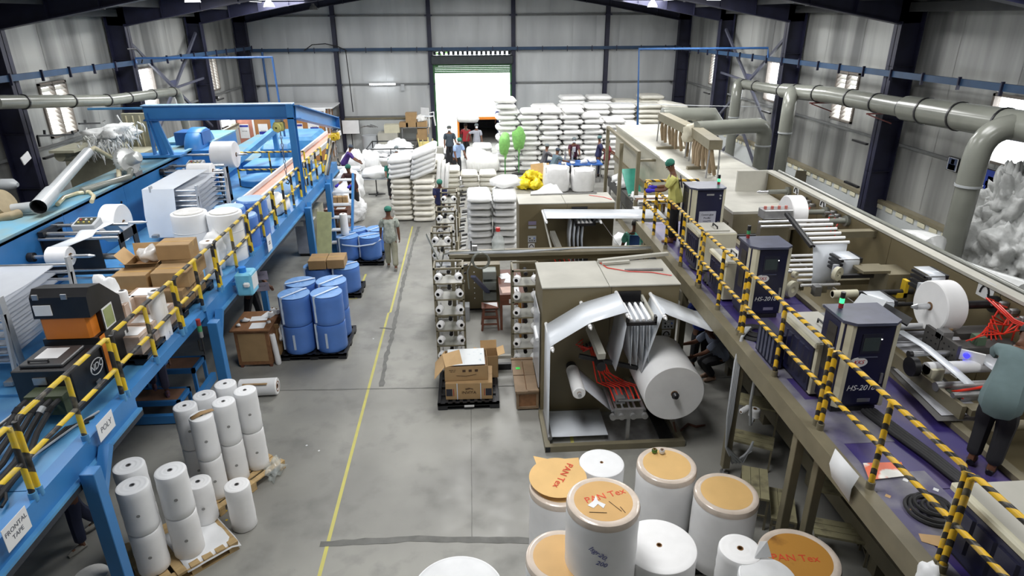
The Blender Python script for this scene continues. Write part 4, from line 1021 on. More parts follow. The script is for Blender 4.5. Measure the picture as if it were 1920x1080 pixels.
# wrapped cartons on the nearer pallet
pallet('black plastic pallet on the blue deck under the film-wrapped cartons',-4.35,7.75,.72,1.05,plastic=True,mt=PBLACK,h=.13,z=2.0)
WCM=mat('wrapped_carton',K(176,146,122),.25,var=.1,col2=K(214,198,186),scale=4,bump=.3)
for i,(x,y,z,lb) in enumerate(((-4.2,7.42,0,'front right, bottom layer'),(-4.55,7.42,0,'front left, bottom layer'),(-4.2,7.78,0,'middle right, bottom layer'),(-4.55,7.78,0,'middle left, bottom layer'),(-4.2,8.12,0,'back right, bottom layer'),(-4.52,7.85,.24,'middle, top layer'),(-4.3,8.1,.24,'back, top layer'))):
    c=carton('wrapped_carton','film-wrapped carton on the near deck pallet, '+lb,x,y,2.13+z,.33,.33,.235,0,mt=WCM,tape=False)
    B().sheet([[(-.12,-.12,.24),(.13,-.12,.245)],[(-.12,.13,.245),(.13,.12,.24)]]).build('top_sheet',WHITE,c,world=False,fix=False)
carton('carton','small open brown carton behind the black melter',-4.5,7.45,2.37,.3,.25,.2,.2,open_=True,flaps=(1.2,1.2,.5,1.3))
# ---- hot melt unit
t=thing('glue_melter','black and orange hot melt glue unit on the near end of the blue deck','machine',(-4.55,6.7,2.0))
B().box(-4.84,-4.24,6.22,6.80,2.06,2.52,ch=.01).build('tank_box',BLACK,t); bxp(t,'tank_side',BLACK,-4.82,-4.22,6.8,7.32,2.06,2.60)
bxp(t,'kick_frame',BLACK,-4.80,-4.26,6.2,7.3,2.0,2.06)
B().box(-4.78,-4.34,6.28,6.72,2.52,2.56,ch=.01).build('lid',mat('lid_grey',(.05,.052,.055),.35),t)
bxp(t,'lid_label',PAPER,-4.70,-4.46,6.42,6.66,2.56,2.562); B().tube([(-4.70,6.33,2.56),(-4.70,6.33,2.585),(-4.5,6.33,2.585),(-4.5,6.33,2.56)],.012,8).build('lid_handle',BLACK,t)
bxp(t,'front_label',STEELD,-4.63,-4.5,6.205,6.22,2.36,2.44)
B().box(-4.80,-4.28,6.80,7.0,2.56,2.92,ch=.03).build('orange_panel',ORANGE,t)
bxp(t,'orange_stripe',ORANGE,-4.24,-4.215,6.82,6.92,2.1,2.60)
B().prism([(6.78,2.86),(6.80,3.10),(6.88,3.18),(7.1,3.14),(7.42,2.86),(7.42,2.06),(7.32,2.06),(7.2,2.55),(6.98,2.56),(6.98,2.86)],'x',-4.83,-4.23).build('hood',BLACK,t)
for dx in (-.72,-.42): bxp(t,'hinge',STEELD,-4.23+dx+.16,-4.23+dx+.22,6.785,6.80,3.08,3.14)
bxp(t,'hood_label',PAPER,-4.80,-4.62,6.772,6.785,2.90,3.02)
bxp(t,'screen',mat('screen_green',K(150,160,110),.3),-4.228,-4.222,7.02,7.2,2.62,2.84); bxp(t,'screen_bezel',WTRIM,-4.232,-4.226,7.0,7.22,2.60,2.86)
bxp(t,'side_label',PAPER,-4.228,-4.222,7.24,7.36,2.2,2.42)
M=frame3((-4.212,6.62,2.34),(0,1,0),(0,0,1))
B().lathe([(.125,0),(.125,.006),(.113,.006),(.113,0)],(0,0,0),30,M@Matrix.Scale(.72,4,(0,1,0))).build('logo_ring',WTRIM,t)
text('NDC',.11,M,WTRIM,'logo_lettering',t,.002,.25)
bxp(t,'plate',STEELD,-4.222,-4.212,6.55,6.63,2.13,2.18)
# hose cluster in front of the melter
t=thing('hose_bundle','cluster of black heated hoses with grey collars in front of the glue unit','hose',(-4.5,5.9,2.0))
bxp(t,'manifold',mat('manifold_green',(.05,.065,.03),.6),-4.62,-4.24,6.0,6.2,2.12,2.34)
for i in range(5):
    x=-4.60+i*.08; pts=[(x,6.05,2.3),(x-.02,5.9,2.28),(x-.05,5.65,2.15),(x-.08+.03*i,5.3,2.06),(x-.1+.05*i,4.6,2.03)]
    B().tube(pts,.028,8).build('hose',RUBBER,t); B().cyl(Vector(pts[1]),Vector(pts[1])+Vector((-.01,-.06,-.03)),.034,8).build('collar',GREYL if i%2 else BLACK,t)
for i in range(4):
    pts=[(-4.7+i*.06,6.0,2.2),(-4.85,5.6+i*.05,2.12),(-4.75,5.1,2.03),(-4.45+.08*i,4.6,2.03),(-4.2,4.0-i*.1,2.03)]; B().tube(pts,.014,6).build('cable',RUBBER if i%2 else GREYL,t)
t=thing('floor_cable','grey and black cables looping along the near blue deck','cable',(-4.3,5.5,2.0))
for i in range(3): B().tube([(-4.05,6.2-i*.1,2.02),(-4.15-.04*i,5.9,2.03),(-4.28,5.4,2.03),(-4.2-.06*i,4.9,2.03),(-4.35,4.3,2.03),(-4.6,4.0+.1*i,2.03),(-4.8,4.3,2.03)],.012,6).build('cable',GREYL if i==0 else RUBBER,t)
for i in range(2): 
    pts=[Vector((-4.5+.4*math.cos(a),4.45+i*.25+.3*math.sin(a),2.03+.01*i)) for a in [2*PI*k/20 for k in range(19)]]; B().tube(pts,.014,6).build('cable_coil',RUBBER,t)
t=thing('black_box','small black box on the deck at the left frame edge beside the railing','box',(-4.5,5.2,2.0)); bxp(t,'case',BLACK,-4.95,-4.7,4.6,5.1,2.0,2.35)
# papers hung on the deck edge
o=gx(198,798,-3.79); signboard('hanging_sign','white sheet reading POLY hung on the edge of the blue deck','sign',(-3.785,o.y,o.z),(0,1,0),(0,0,1),.30,.20,['POLY'],.085,mat('ink_grey',(.14,.15,.18),.7),shear=.1)
o=gx(28,995,-3.79); signboard('hanging_sign','white sheet reading FRONTAL TAPE hung on the near edge of the blue deck','sign',(-3.785,o.y+.02,o.z),(0,1,0),(0,0,1),.30,.22,['FRONTAL','TAPE'],.06,mat('ink_grey',(.14,.15,.18),.7))
o=gx(505,455,-3.79); signboard('hanging_sign','small white printed sheet on the deck edge below the wrapped rolls','sign',(-3.785,o.y,o.z),(0,1,0),(0,0,1),.26,.30,['SAFETY','NOTICE'],.03)
# ---- things hanging at the deck edge near the cartons
t=thing('water_dispenser','pale blue tank with a white tap bracketed to the outside of the blue deck','tank',tuple(gx(462,540,-3.7)))
c=gx(462,525,-3.65)
B().box(c.x-.13,c.x+.13,c.y-.16,c.y+.16,c.z-.22,c.z+.16,ch=.03).build('tank',mat('tank_pale_blue',K(120,196,226),.3),t)
B().cyl((c.x-.02,c.y-.05,c.z+.16),(c.x-.02,c.y-.05,c.z+.24),.06,14).build('cap',mat('cap_blue',K(40,130,220),.4),t); B().box(c.x+.0,c.x+.1,c.y-.2,c.y-.14,c.z-.06,c.z+.02,ch=.02).build('tap',WTRIM,t)
bxp(t,'bracket',BLUE,c.x-.25,c.x-.13,c.y-.1,c.y+.1,c.z-.05,c.z+.0); bxp(t,'side_label',WTRIM,c.x+.13,c.x+.135,c.y-.12,c.y+.14,c.z-.12,c.z+.1)
for k,(px,py) in enumerate(((488,517),(491,538))):
    o=gy(px,py,11.9); signboard('notice_frame','framed lilac-grey notice on a blue stand beside the deck, %s'%('upper' if k==0 else 'lower'),'sign',o,(1,.15,0),(0,-.25,1),.27,.2,['CHECK LIST','......'],.03,mat('ink_grey',(.14,.15,.18)),mt=mat('notice_lilac',K(176,172,190),.5))
t=thing('stand_post','blue post standing behind the wooden desk holding the framed notices','post',tuple(gz(493,610,0))); c=Vector((-4.1,11.9,.95))
B().box(c.x-.05,c.x+.05,c.y+.04,c.y+.14,0,c.z+.1).build('post',BLUE,t); bxp(t,'base',BLUEDK,c.x-.15,c.x+.15,c.y-.05,c.y+.24,0,.02)
# ---- blue platform steps below the deck
t=thing('platform_steps','low two-tier blue steel steps with brown boards under the walkway','steps',(-4.5,8.6,0))
for (xa,xb,ya,yb,z) in ((-5.5,-4.72,9.15,9.6,.30),(-5.5,-4.66,9.72,10.2,.55)):
    B().box(xa,xb,ya,ya+.05,z-.08,z).box(xa,xb,yb-.05,yb,z-.08,z).box(xa,xa+.05,ya,yb,z-.08,z).box(xb-.05,xb,ya,yb,z-.08,z).build('step_frame',BLUE,t)
    bxp(t,'board',mat('brown_board',K(160,118,92),.7,var=.12),xa+.05,xb-.05,ya+.05,yb-.05,z-.03,z-.005)
    for xx in (xa,xb-.05):
        for yy in (ya,yb-.05): bxp(t,'leg',BLUE,xx,xx+.05,yy,yy+.05,0,z-.08)
bxp(t,'side_rail',BLUE,-4.66,-4.58,8.95,10.3,.02,.16); bxp(t,'side_rail',BLUE,-5.58,-5.51,8.95,10.3,.02,.16); bxp(t,'front_rail',BLUE,-5.51,-4.66,8.95,9.03,.02,.16)
# worker lamp on the machine
t=thing('signal_tower','red and green signal lamp standing under the blue deck edge','lamp',tuple(gx(372,610,-4.0)));c=gx(374,615,-3.78)
for k,mt in enumerate((STEELD,mat('lamp_green_off',(.05,.3,.12)),REDL)): B().cyl((c.x,c.y,c.z-.14+k*.09),(c.x,c.y,c.z-.05+k*.09),.03,12).build('lamp_segment',mt,t)
B().cyl((c.x,c.y,c.z-.4),(c.x,c.y,c.z-.14),.012,8).build('stem',BLACK,t); B().tube([(c.x,c.y,c.z-.35),(-3.83,c.y,c.z-.35),(-3.83,c.y,1.79)],.012,6).build('bracket',BLACK,t)
# ================================================================ RIGHT BEIGE LINE
md=thing('walkway_deck','raised purple walkway deck with a beige edge beam along the right side','platform',(4.1,9,0))
for i in range(6):
    y0=2.4+i*2.0; bxp(md,'deck_plate',PURP,3.58,4.80,y0+.005,min(y0+1.995,12.6),1.95,2.0)
    if i<6: bxp(md,'deck_plate',PURPD,3.47,3.58,y0+.005,min(y0+1.995,12.6),1.95,2.004)
for i in range(4): bxp(md,'dust_plate',PURPD,3.50,4.1,2.6+i*1.25,3.4+i*1.25,2.0,2.003)
bxp(md,'edge_beam',BEIGE,3.33,3.47,2.4,12.6,1.80,2.02); bxp(md,'inner_rail',BEIGE,4.80,4.90,2.4,12.8,1.9,2.06)
for i in range(7): bxp(md,'cross_beam',BEIGE,3.47,4.8,2.9+i*1.4,3.0+i*1.4,1.8,1.95)
lb=thing('feeder_line','lower beige frame of the right line with dark blue bays under the walkway','machine',(5.3,8,0))
bxp(lb,'base_rail',BEIGE,4.35,4.5,2.0,12.9,.28,.5); bxp(lb,'bed',OLIVE,4.91,6.19,2.0,12.9,0,1.54)
PB=mat('bay_blue',K(52,44,130),.5,var=.1)
for i in range(7):
    y0=2.4+i*1.5; bxp(lb,'bay_floor',PB,4.5,4.9,y0,y0+1.3,.3,.34); bxp(lb,'bay_panel',PB if i%2 else BLACK,4.86,4.9,y0+.1,y0+1.2,.4,1.5); bxp(lb,'rib',BEIGE,4.42,4.9,y0-.12,y0+.02,0,1.8)
bp=thing('machine_back_panel','long olive machine back panel with a pale top rail along the right side','machine',(6.25,8,1.5))
for i in range(5): 
    y0=2.4+i*2.14; bxp(bp,'panel',OLIVE,6.2,6.28,y0+.004,y0+2.136,1.55,2.86)
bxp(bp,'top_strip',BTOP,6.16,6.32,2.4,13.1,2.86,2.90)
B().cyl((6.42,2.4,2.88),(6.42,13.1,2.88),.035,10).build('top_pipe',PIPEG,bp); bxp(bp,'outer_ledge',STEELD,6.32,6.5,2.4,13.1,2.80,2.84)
bxp(bp,'end_cap',BTOP,5.55,6.3,13.1,13.16,2.05,2.9)
# posts under the deck edge
for i,(x,y) in enumerate(((3.40,7.2),(3.42,5.6),(3.55,5.35),(3.40,9.5),(3.40,12.0))):
    p=thing('support_post','beige steel post under the purple walkway, %s'%['standing free behind the kraft-topped rolls','outer one of the near pair','inner one of the near pair','behind the crouching worker','farthest one near the smaller feed machine'][i],'post',(x,y,0))
    B().box(x-.05,x+.05,y-.05,y+.05,.1,1.80,ch=.006).build('post',BEIGE,p)
    B().cyl((x,y,.02),(x,y,.1),.016,8).build('levelling_screw',STEEL,p); B().cyl((x,y,0),(x,y,.025),.055,16).build('foot',STEELD,p)
# railings
SOCK=BEIGE
for i,(a,b_,k) in enumerate([(2.55,3.5,1),(3.55,5.33,2),(5.41,7.38,2),(7.46,9.06,2),(9.14,10.9,2)]):
    railing('safety_railing','black and yellow diagonal-striped railing on the purple walkway, %s section'%pos[i],'railing',3.45,railset(a,b_,k),2.02,2.92,2.46,.025,STRR,SOCK)
t=thing('safety_railing','striped railing turning across the far end of the purple walkway by the operator','railing',(3.3,11.8,2.0))
for z in (2.46,2.88):
    B().tube([(3.45,10.98,z),(3.45,11.3,z),(3.45,12.5,z),(4.5,12.5,z),(4.52,12.5,z-.2 if z>2.5 else z)],.028,8).build('top_rail' if z>2.5 else 'mid_rail',STRR,t)
for x,y in ((3.45,11.7),(3.45,12.5),(4.5,12.5)): B().cyl((x,y,2.02),(x,y,2.88),.03,8).build('post',STRR,t)
# ---- tall control cabinets
def cabinet(label,x0,x1,y0,y1,h,screen=True,model=True,paper=False,lampl='left'):
    t=thing('control_cabinet',label,'cabinet',((x0+x1)/2,(y0+y1)/2,2.0))
    bxp(t,'plinth',BLACK,x0+.03,x1-.03,y0+.03,y1,2.0,2.06)
    B().box(x0,x1,y0+.03,y1,2.06,2.0+h-.03,ch=.008).build('case',NAVY,t)
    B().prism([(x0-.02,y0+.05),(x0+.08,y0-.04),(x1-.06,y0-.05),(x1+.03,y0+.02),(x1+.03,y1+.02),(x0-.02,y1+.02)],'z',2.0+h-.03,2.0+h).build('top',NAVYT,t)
    B().prism([(x0-.025,y0+.07),(x0+.06,y0-.012),(x0+.10,y0-.012),(x0+.03,y0+.11)],'z',2.08,2.0+h-.03).build('corner_trim',CREAM,t)
    bxp(t,'corner_trim',CREAM,x1-.02,x1+.02,y0+.0,y0+.05,2.08,2.0+h-.03); bxp(t,'side_vent',mat('vent_brown',(.03,.026,.022),.6),x0-.008,x0,y0+.15,y1-.12,2.4,2.0+h-.12)
    yf=y0+.005; B().box(x0+.10,x1-.02,yf,y0+.04,2.10,2.0+h-.05,ch=.006).build('door',NAVY,t)
    w=x1-x0; xm=(x0+x1)/2+.03
    if screen:
        bxp(t,'screen_bezel',mat('bezel_navy',(.018,.02,.04),.3),xm-.11,xm+.10,yf-.008,yf,2.0+h-.36,2.0+h-.14); bxp(t,'screen',mat('screen_grey',K(64,74,76),.12),xm-.09,xm+.08,yf-.012,yf-.008,2.0+h-.33,2.0+h-.18)
        B().bx((xm+.09,yf-.012,2.0+h-.20),(.012,.006,.012)).build('indicator',mat('led_white',(1,1,1),.3,var=0,emit=1.5),t)
        bxp(t,'handle_bar',NAVYT,xm-.11,xm+.09,yf-.01,yf,2.0+h-.41,2.0+h-.40)
    M=frame3((xm-.10,yf-.002,2.0+h-.46),(1,0,0),(0,0,1))
    if model:
        B().lathe([(.001,.006),(.095,.006),(.095,0)],(0,0,0),30,M@Matrix.Scale(.58,4,(0,1,0))).build('logo_oval',WTRIM,t); text('KKS',.062,M@Matrix.Translation((0,0,.007)),mat('logo_red',K(180,40,40),.5),'logo_lettering',t,.001,.3)
        text('HS-2018',.088,frame3((xm-.01,yf-.001,2.0+h*.28),(1,0,0),(0,0,1)),WTRIM,'model_lettering',t,.0015,.25)
        bxp(t,'name_plate',STEEL,xm-.02,xm+.12,yf-.004,yf,2.13,2.17)
    bxp(t,'lock',STEELD,x1-.07,x1-.045,yf-.012,yf,2.0+h-.72,2.0+h-.60)
    if paper:
        bxp(t,'paper_note',mat('note_grey',K(176,178,190),.6),xm-.15,xm+.15,yf-.004,yf,2.0+h-.66,2.0+h-.42)
        for i,s_ in enumerate(('Centre glue','Poolfin','WASTE')): text(s_,.045,frame3((xm,yf-.005,2.0+h-.48-i*.06),(1,0,0),(0,0,1)),mat('ink_dark',(.03,.03,.04)),'note_lettering',t,.001)
        bxp(t,'name_plate',STEEL,xm-.05,xm+.08,yf-.004,yf,2.0+h-.14,2.0+h-.11)
        for dz in (0,.05): B().cyl((xm+.19,yf,2.0+h-.14-dz),(xm+.19,yf-.02,2.0+h-.14-dz),.016,10).build('switch',STEEL,t)
    return t
def stacklight(label,x,y,z,lit=True):
    t=thing('signal_tower',label,'lamp',(x,y,z))
    for k,(mt,hh) in enumerate(((REDL,.06),(GREENL if lit else mat('lamp_green_off',(.05,.3,.12)),.05),(BLACK,.07))): B().cyl((x,y,z+.055*k),(x,y,z+.055*k+hh*.93),.024,14).build('lamp_segment',mt,t)
cabinet('tall navy control cabinet with an oval logo and a dusty top, nearest one',3.70,4.24,5.62,6.05,1.07)
cabinet('tall navy control cabinet with an oval logo, middle one of the three',3.70,4.22,7.95,8.38,1.06)
cabinet('tall navy control cabinet with a paper note on its door behind the operator',3.78,4.36,10.75,11.2,1.16,screen=False,model=False,paper=True)
stacklight('green lit signal tower on the nearest navy cabinet',3.80,5.95,3.08); stacklight('signal tower with unlit lamps on the middle navy cabinet',3.77,8.3,3.07,False); stacklight('green lit signal tower on the far cabinet with the paper note',4.33,11.0,3.15)
for i,(px,py) in enumerate(((1620,592),)):
    pass
# ---- low vented units
def lowunit(label,x0,x1,y0,y1,h,handle=True,n=5):
    t=thing('vented_cabinet',label,'cabinet',((x0+x1)/2,(y0+y1)/2,2.0))
    B().box(x0+.02,x1,y0,y1,2.03,2.0+h,ch=.012).build('case',CREAM,t); B().box(x0-.02,x0+.05,y0-.015,y1+.015,2.0+h-.06,2.0+h+.01,ch=.015).build('top_rim',CREAM,t)
    bxp(t,'plinth',BLACK,x0+.04,x1-.03,y0+.03,y1-.03,2.0,2.03)
    bxp(t,'top_plate',BTOP,x0+.04,x1-.01,y0+.01,y1-.01,2.0+h,2.0+h+.006)
    B().box(x0,x0+.02,y0+.04,y1-.04,2.06,2.0+h-.07).build('vent_panel',NAVY,t)
    k=n
    for i in range(k):
        a=y0+.08+(y1-y0-.16)*i/k; B().prism([(x0,a),(x0-.018,a+.02),(x0-.018,a+(y1-y0-.16)/k-.02),(x0,a+(y1-y0-.16)/k-.01)],'z',2.14,2.0+h-.12).build('louvre',NAVY,t)
    if handle: 
        xc=(x0+x1)/2+.05; yc=(y0+y1)/2; B().tube([(xc,yc-.10,2.0+h),(xc,yc-.10,2.0+h+.05),(xc,yc+.10,2.0+h+.05),(xc,yc+.10,2.0+h)],.012,8).build('handle',BLACK,t)
        B().box(x0+.12,x1-.1,y0+.08,y0+.14,2.0+h,2.0+h+.03).build('hinge_bar',BTOP,t)
    return t
lowunit('low beige cabinet with navy louvres at the bottom right corner of the photo',3.62,4.45,2.6,3.80,.58)
lowunit('low beige cabinet with a tall navy louvred front beside the nearest tall cabinet',3.62,4.05,5.95,6.75,.66)
t=thing('vent_box','separate navy ribbed box in front of the low beige cabinet, by the coiled cable','cabinet',(3.55,6.7,2.0))
B().box(3.50,3.60,6.55,7.05,2.03,2.45).build('case',NAVY,t)
for i in range(5): B().box(3.48,3.50,6.58+i*.09,6.63+i*.09,2.07,2.41).build('rib',NAVYT,t)
lowunit('low beige cabinet with navy louvres between the middle cabinet and the next railing post',3.60,3.98,8.55,9.15,.62)
lowunit('low beige cabinet with navy louvres in front of the paper-note cabinet',3.62,4.25,9.75,10.35,.66)
t=thing('lid_box','cream box with a black handle on the purple deck between the tall cabinets','box',(4.35,6.9,2.0)); B().box(4.1,4.6,6.7,7.3,2.0,2.22,ch=.01).build('case',CREAM,t); B().tube([(4.3,6.82,2.22),(4.3,6.82,2.28),(4.5,6.82,2.28),(4.5,6.82,2.22)],.012,8).build('handle',BLACK,t)
# cables on the purple deck
t=thing('cable_duct','thick black cable bundle snaking along the purple deck','cable',(4.2,4.8,2.0))
for i in range(4): B().tube([(4.05+.04*i,5.6,2.04),(4.12+.04*i,5.2,2.04),(4.20+.035*i,4.8,2.045),(4.25+.03*i,4.4,2.05),(4.3+.03*i,4.1,2.04),(4.45+.03*i,3.7,2.03)],.026,8).build('cable',RUBBER,t)
def coil(label,x,y,z,R,n,r=.014,mt=RUBBER):
    t=thing('cable_coil',label,'cable',(x,y,z))
    for i in range(n):
        rr=R*(1-.13*i); ox,oy=random.uniform(-.03,.03),random.uniform(-.03,.03)
        B().tube([(x+ox+rr*math.cos(a),y+oy+rr*math.sin(a),z+r+.006*i) for a in [2*PI*k/24 for k in range(25)]],r,6,caps=False).build('cable_turn',mt,t)
coil('coil of black cable on the near purple deck beside the low cabinet',3.82,4.15,2.004,.19,6,.017)
coil('coil of black cable on the purple deck behind the middle cabinet',3.72,7.5,2.004,.24,6,.015)
t=thing('floor_cable','bundle of grey cables running down the beige post to the floor','cable',(3.3,7.3,0))
for i in range(4): B().tube([(3.6+.02*i,7.6,2.05),(3.42,7.3,2.06),(3.31+.02*i,7.15,1.8),(3.30+.02*i,7.12,1.0),(3.34,7.12,.5),(3.5+.05*i,7.2,.15),(3.75,7.2,.35+.05*i)],.016,7).build('cable',GREYL,t)
t=thing('grey_hose','pale grey hose bending up from the step stool to the walkway edge','hose',(3.8,7,0)); B().tube([(3.78,7.35,.8),(3.62,7.1,.85),(3.5,6.95,1.3),(3.48,6.9,1.85),(3.7,6.85,2.02)],.02,8).build('hose',GREYL,t)
for i in range(3):
    x=3.72; B().tube([(3.6,10.0-.05*i,2.03),(3.75,9.6,2.04),(3.62,9.35-.1*i,2.03),(3.8,9.2,2.03)],.02,7).build('loose_cable',RUBBER,None,'loose dark cable lying between two low vented cabinets, %s strand'%('lowest','middle','upper')[i] if i!=9 else '', 'cable','loose cables between the vented cabinets')
# ---- rolls and shafts on the back panel
def spindle(label,px,py,xe,r=.045,red=True,grey=PIPEG):
    c=gx(px,py,6.2); t=thing('spindle',label,'shaft',tuple(c))
    B().cyl((6.2,c.y,c.z),(6.14,c.y,c.z),r*2.0,20).build('flange',grey,t); B().cyl((6.16,c.y,c.z),(xe+.22,c.y,c.z),r,16).build('shaft',grey,t)
    B().cyl((xe+.22,c.y,c.z),(xe+.06,c.y,c.z),r*.72,16).cyl((xe+.06,c.y,c.z),(xe,c.y,c.z),r*.72,14,r2=r*.3).build('tip',STEEL,t); return c
c1=spindle('grey spindle carrying the white roll behind the middle navy cabinet',1551,397,5.25); axroll('film_roll','white film roll on a spindle of the olive panel, the farther big one',(5.58,c1.y,c1.z),(1,0,0),.30,.27)
c2=spindle('dark spindle carrying the biggest white roll at the right',1868,570,5.15,.05,grey=BLACK); axroll('film_roll','big white film roll on a dark spindle at the right edge of the olive panel',(5.50,c2.y,c2.z),(1,0,0),.305,.25)
spindle('empty spindle with a long steel tip at the far end of the olive panel',1480,359,5.55,.045)
spindle('empty grey spindle below the farther white roll',1590,414,5.55,.045)
# arrow plates
def arrowplate(label,px,py,w=.26):
    c=gx(px,py,6.195); t=thing('arrow_plate',label,'sign',tuple(c)); M=frame3(c,(0,-1,0),(0,0,1))
    B().box(-w/2,w/2,-w*.42,w*.42,-.004,0,M).build('plate',WTRIM,t)
    pts=[M@Vector((math.cos(a)*w*.27,math.sin(a)*w*.42-.06,.003)) for a in [PI-PI*k/9 for k in range(10)]]
    B().tube(pts,.013,6).build('arrow',BLACK,t); B().add([pts[-1]+Vector((0,-.03,.02)),pts[-1]+Vector((0,.03,.02)),pts[-1]+Vector((0,0,-.06))],[(0,1,2)]).build('arrow_head',BLACK,t)
arrowplate('white plate with a curved black arrow above the biggest roll',1848,543); arrowplate('small arrow plate on the olive panel above the farther roll spindle',1543,380,.2); arrowplate('small arrow plate near the empty spindle at the far end of the olive panel',1493,355,.2)
# valves with red hoses on the panel
def valves(label,px,py,n,sp=.12):
    c=gx(px,py,6.2); t=thing('valve_block',label,'valve',tuple(c))
    for i in range(n):
        y=c.y-i*sp; z=c.z-i*.02; B().box(6.10,6.2,y-.03,y+.03,z-.03,z+.03,ch=.01).build('valve',STEELD,t); B().cyl((6.08,y,z),(6.0,y,z),.02,8).build('knob',STEEL,t)
        B().tube([(6.12,y,z-.02),(6.05,y-.03,z-.15),(6.1,y+.02,z-.3)],.010,6).build('red_hose',REDH,t)
valves('valve block with short red hoses beside the farther roll',1513,372,3,.16); valves('valve block with red hoses above the grey empty spindle',1568,398,3,.14); valves('large valve block with red hoses right of the biggest roll',1890,570,4,.16)
# press unit with red hoses at the right
t=thing('press_unit','dark drilled steel press unit with many red hoses at the right edge','machine',(5.6,5.8,2.0))
DRILL=mat('drilled_plate',K(72,70,68),.5,var=.1)
c=gx(1860,640,5.7)
c.y+=.22
for dy in (0,.28): 
    B().box(5.30,5.34,c.y-.25+dy,c.y+.02+dy,2.25,2.52).build('side_plate',DRILL,t)
    for i in range(3):
        for j in range(3): B().cyl((5.30,c.y-.2+dy+i*.08,2.31+j*.07),(5.295,c.y-.2+dy+i*.08,2.31+j*.07),.010,8).build('bolt',BLACK,t)
bxp(t,'head',DRILL,5.34,6.1,c.y-.2,c.y+.0,2.38,2.46); bxp(t,'head',DRILL,5.34,6.1,c.y+.15,c.y+.35,2.38,2.46); bxp(t,'block',mat('block_green',K(90,112,90),.5),5.6,5.7,c.y-.15,c.y-.03,2.46,2.56); bxp(t,'block',STEELD,5.3,5.42,c.y,c.y+.12,2.46,2.56)
B().cyl((5.34,c.y-.3,2.36),(6.15,c.y-.3,2.36),.022,12).build('roller',STEEL,t)
B().cyl((5.50,c.y+.2,2.46),(5.50,c.y+.2,2.52),.05,16).build('tape_roll',CARD,t)
for i in range(8):
    x0=5.5+.06*i; pts=[(x0,c.y-.1,2.5),(x0+.1,c.y-.2+.06*i,2.62+.02*(i%3)),(x0+.35,c.y-.15+.05*i,2.60-.03*(i%4)),(6.15,c.y-.1+.06*i,2.62+.05*(i%3))]; B().tube(pts,.008,7).build('red_hose',REDH,t)
for i in range(3): B().tube([(6.1,c.y+.15+i*.1,2.78),(5.95,c.y+.1+i*.1,2.84),(5.9,c.y-.2,2.80-.02*i),(6.1,c.y-.5,2.75)],.009,7).build('red_hose',REDH,t)
# low feed: rollers, webs and tray plate
t=thing('web_feeder','low feeding section with white rollers, steel trays and crossing film strips at the right','machine',(5.3,5.6,1.55))
for (y,z,r,mt,xa,xb) in ((6.15,2.05,.03,STEEL,4.95,5.9),(5.95,1.98,.07,WTRIM,5.0,5.85),(5.7,1.9,.05,STEELD,4.95,5.9),(6.75,2.1,.03,WTRIM,4.95,5.8),(5.1,2.05,.04,STEEL,5.0,6.1),(4.9,1.95,.05,BEIGE,4.95,6.1),(5.45,1.95,.03,STEELD,4.95,6.1)):
    z+=.33; B().cyl((xa-.08,y,z),(xb,y,z),r,14).build('roller',mt,t)
B().cyl((4.80,6.05,2.28),(4.87,6.05,2.28),.11,24).build('hand_wheel',BLACK,t); B().cyl((4.87,6.15,2.38),(4.83,6.15,2.38),.04,12).build('bearing',BLACK,t)
bxp(t,'side_frame',BEIGE,4.92,5.0,4.2,6.9,1.6,1.85); bxp(t,'film_bed',mat('striped_film',(.05,.05,.055),.3,col2=(.42,.43,.46),scale=2.4,stretch=(.5,5,1),thr=(.45,.55)),4.95,5.75,6.3,6.9,2.28,2.29); bxp(t,'table',WTRIM,5.0,5.75,6.9,7.0,2.30,2.33); bxp(t,'side_frame',BEIGE,4.88,4.93,5.3,6.95,2.0,2.24)
bxp(t,'cross_plate',BEIGE,4.95,6.1,5.25,5.38,2.15,2.22); bxp(t,'cross_plate',BEIGE,5.0,6.1,4.45,4.6,1.9,1.98); bxp(t,'bearing_block',CREAM,4.92,5.06,5.85,6.0,2.2,2.34); bxp(t,'cross_plate',STEELD,4.95,6.1,5.6,5.75,2.1,2.16)
B().tube([(4.95,5.6,2.22),(5.15,5.55,2.28),(5.5,5.65,2.26),(5.8,5.6,2.22)],.014,8).build('red_hose',REDH,t); B().tube([(4.90,5.75,2.22),(4.98,5.55,2.2),(5.05,5.5,2.2)],.010,7).build('red_hose',REDH,t); bxp(t,'solenoid',mat('manifold_green',(.05,.065,.03)),4.92,5.02,5.5,5.62,2.18,2.24)
def ribbon(label,pts,w,mt=FILM,cat='film'):
    pts=[Vector(p) for p in pts]; rows=[]
    for i,p in enumerate(pts):
        d=(pts[min(i+1,len(pts)-1)]-pts[max(i-1,0)]); s_=Vector((d.y,-d.x,0)).normalized() if abs(d.x)+abs(d.y)>.02 else Vector((1,0,0)); 
        rows.append([tuple(p-Vector((1,0,0))*w/2),tuple(p),tuple(p+Vector((1,0,0))*w/2)])
    return B().sheet(rows).build('film_web',mt,None,label,cat,fix=False,solid=.003)
ribbon('long narrow white film strip crossing the low feeder diagonally towards the worker',[gz(1686,620,2.42),gz(1735,650,2.43),gz(1790,695,2.40),gz(1818,720,2.40)],.11)
ribbon('white film strip dropping from the biggest roll to the feeder',[(5.42,c2.y-.25,c2.z-.28),(5.5,c2.y-.32,2.45),(5.52,6.3,2.40)],.14)
ribbon('grey film strip behind the worker under the press unit',[gz(1845,665,2.40),gz(1865,685,2.38),gz(1885,700,2.36)],.2,FILMG)
t=thing('tray_table','dark sloping tray with a shiny film sheet lying on it beside the purple deck','tray',(4.95,5.4,1.9))
q=[gz(1672,690,2.1),gz(1735,690,2.1),gz(1850,775,2.1),gz(1762,778,2.1)]; q=[(p.x+.02,p.y,2.10) for p in q]
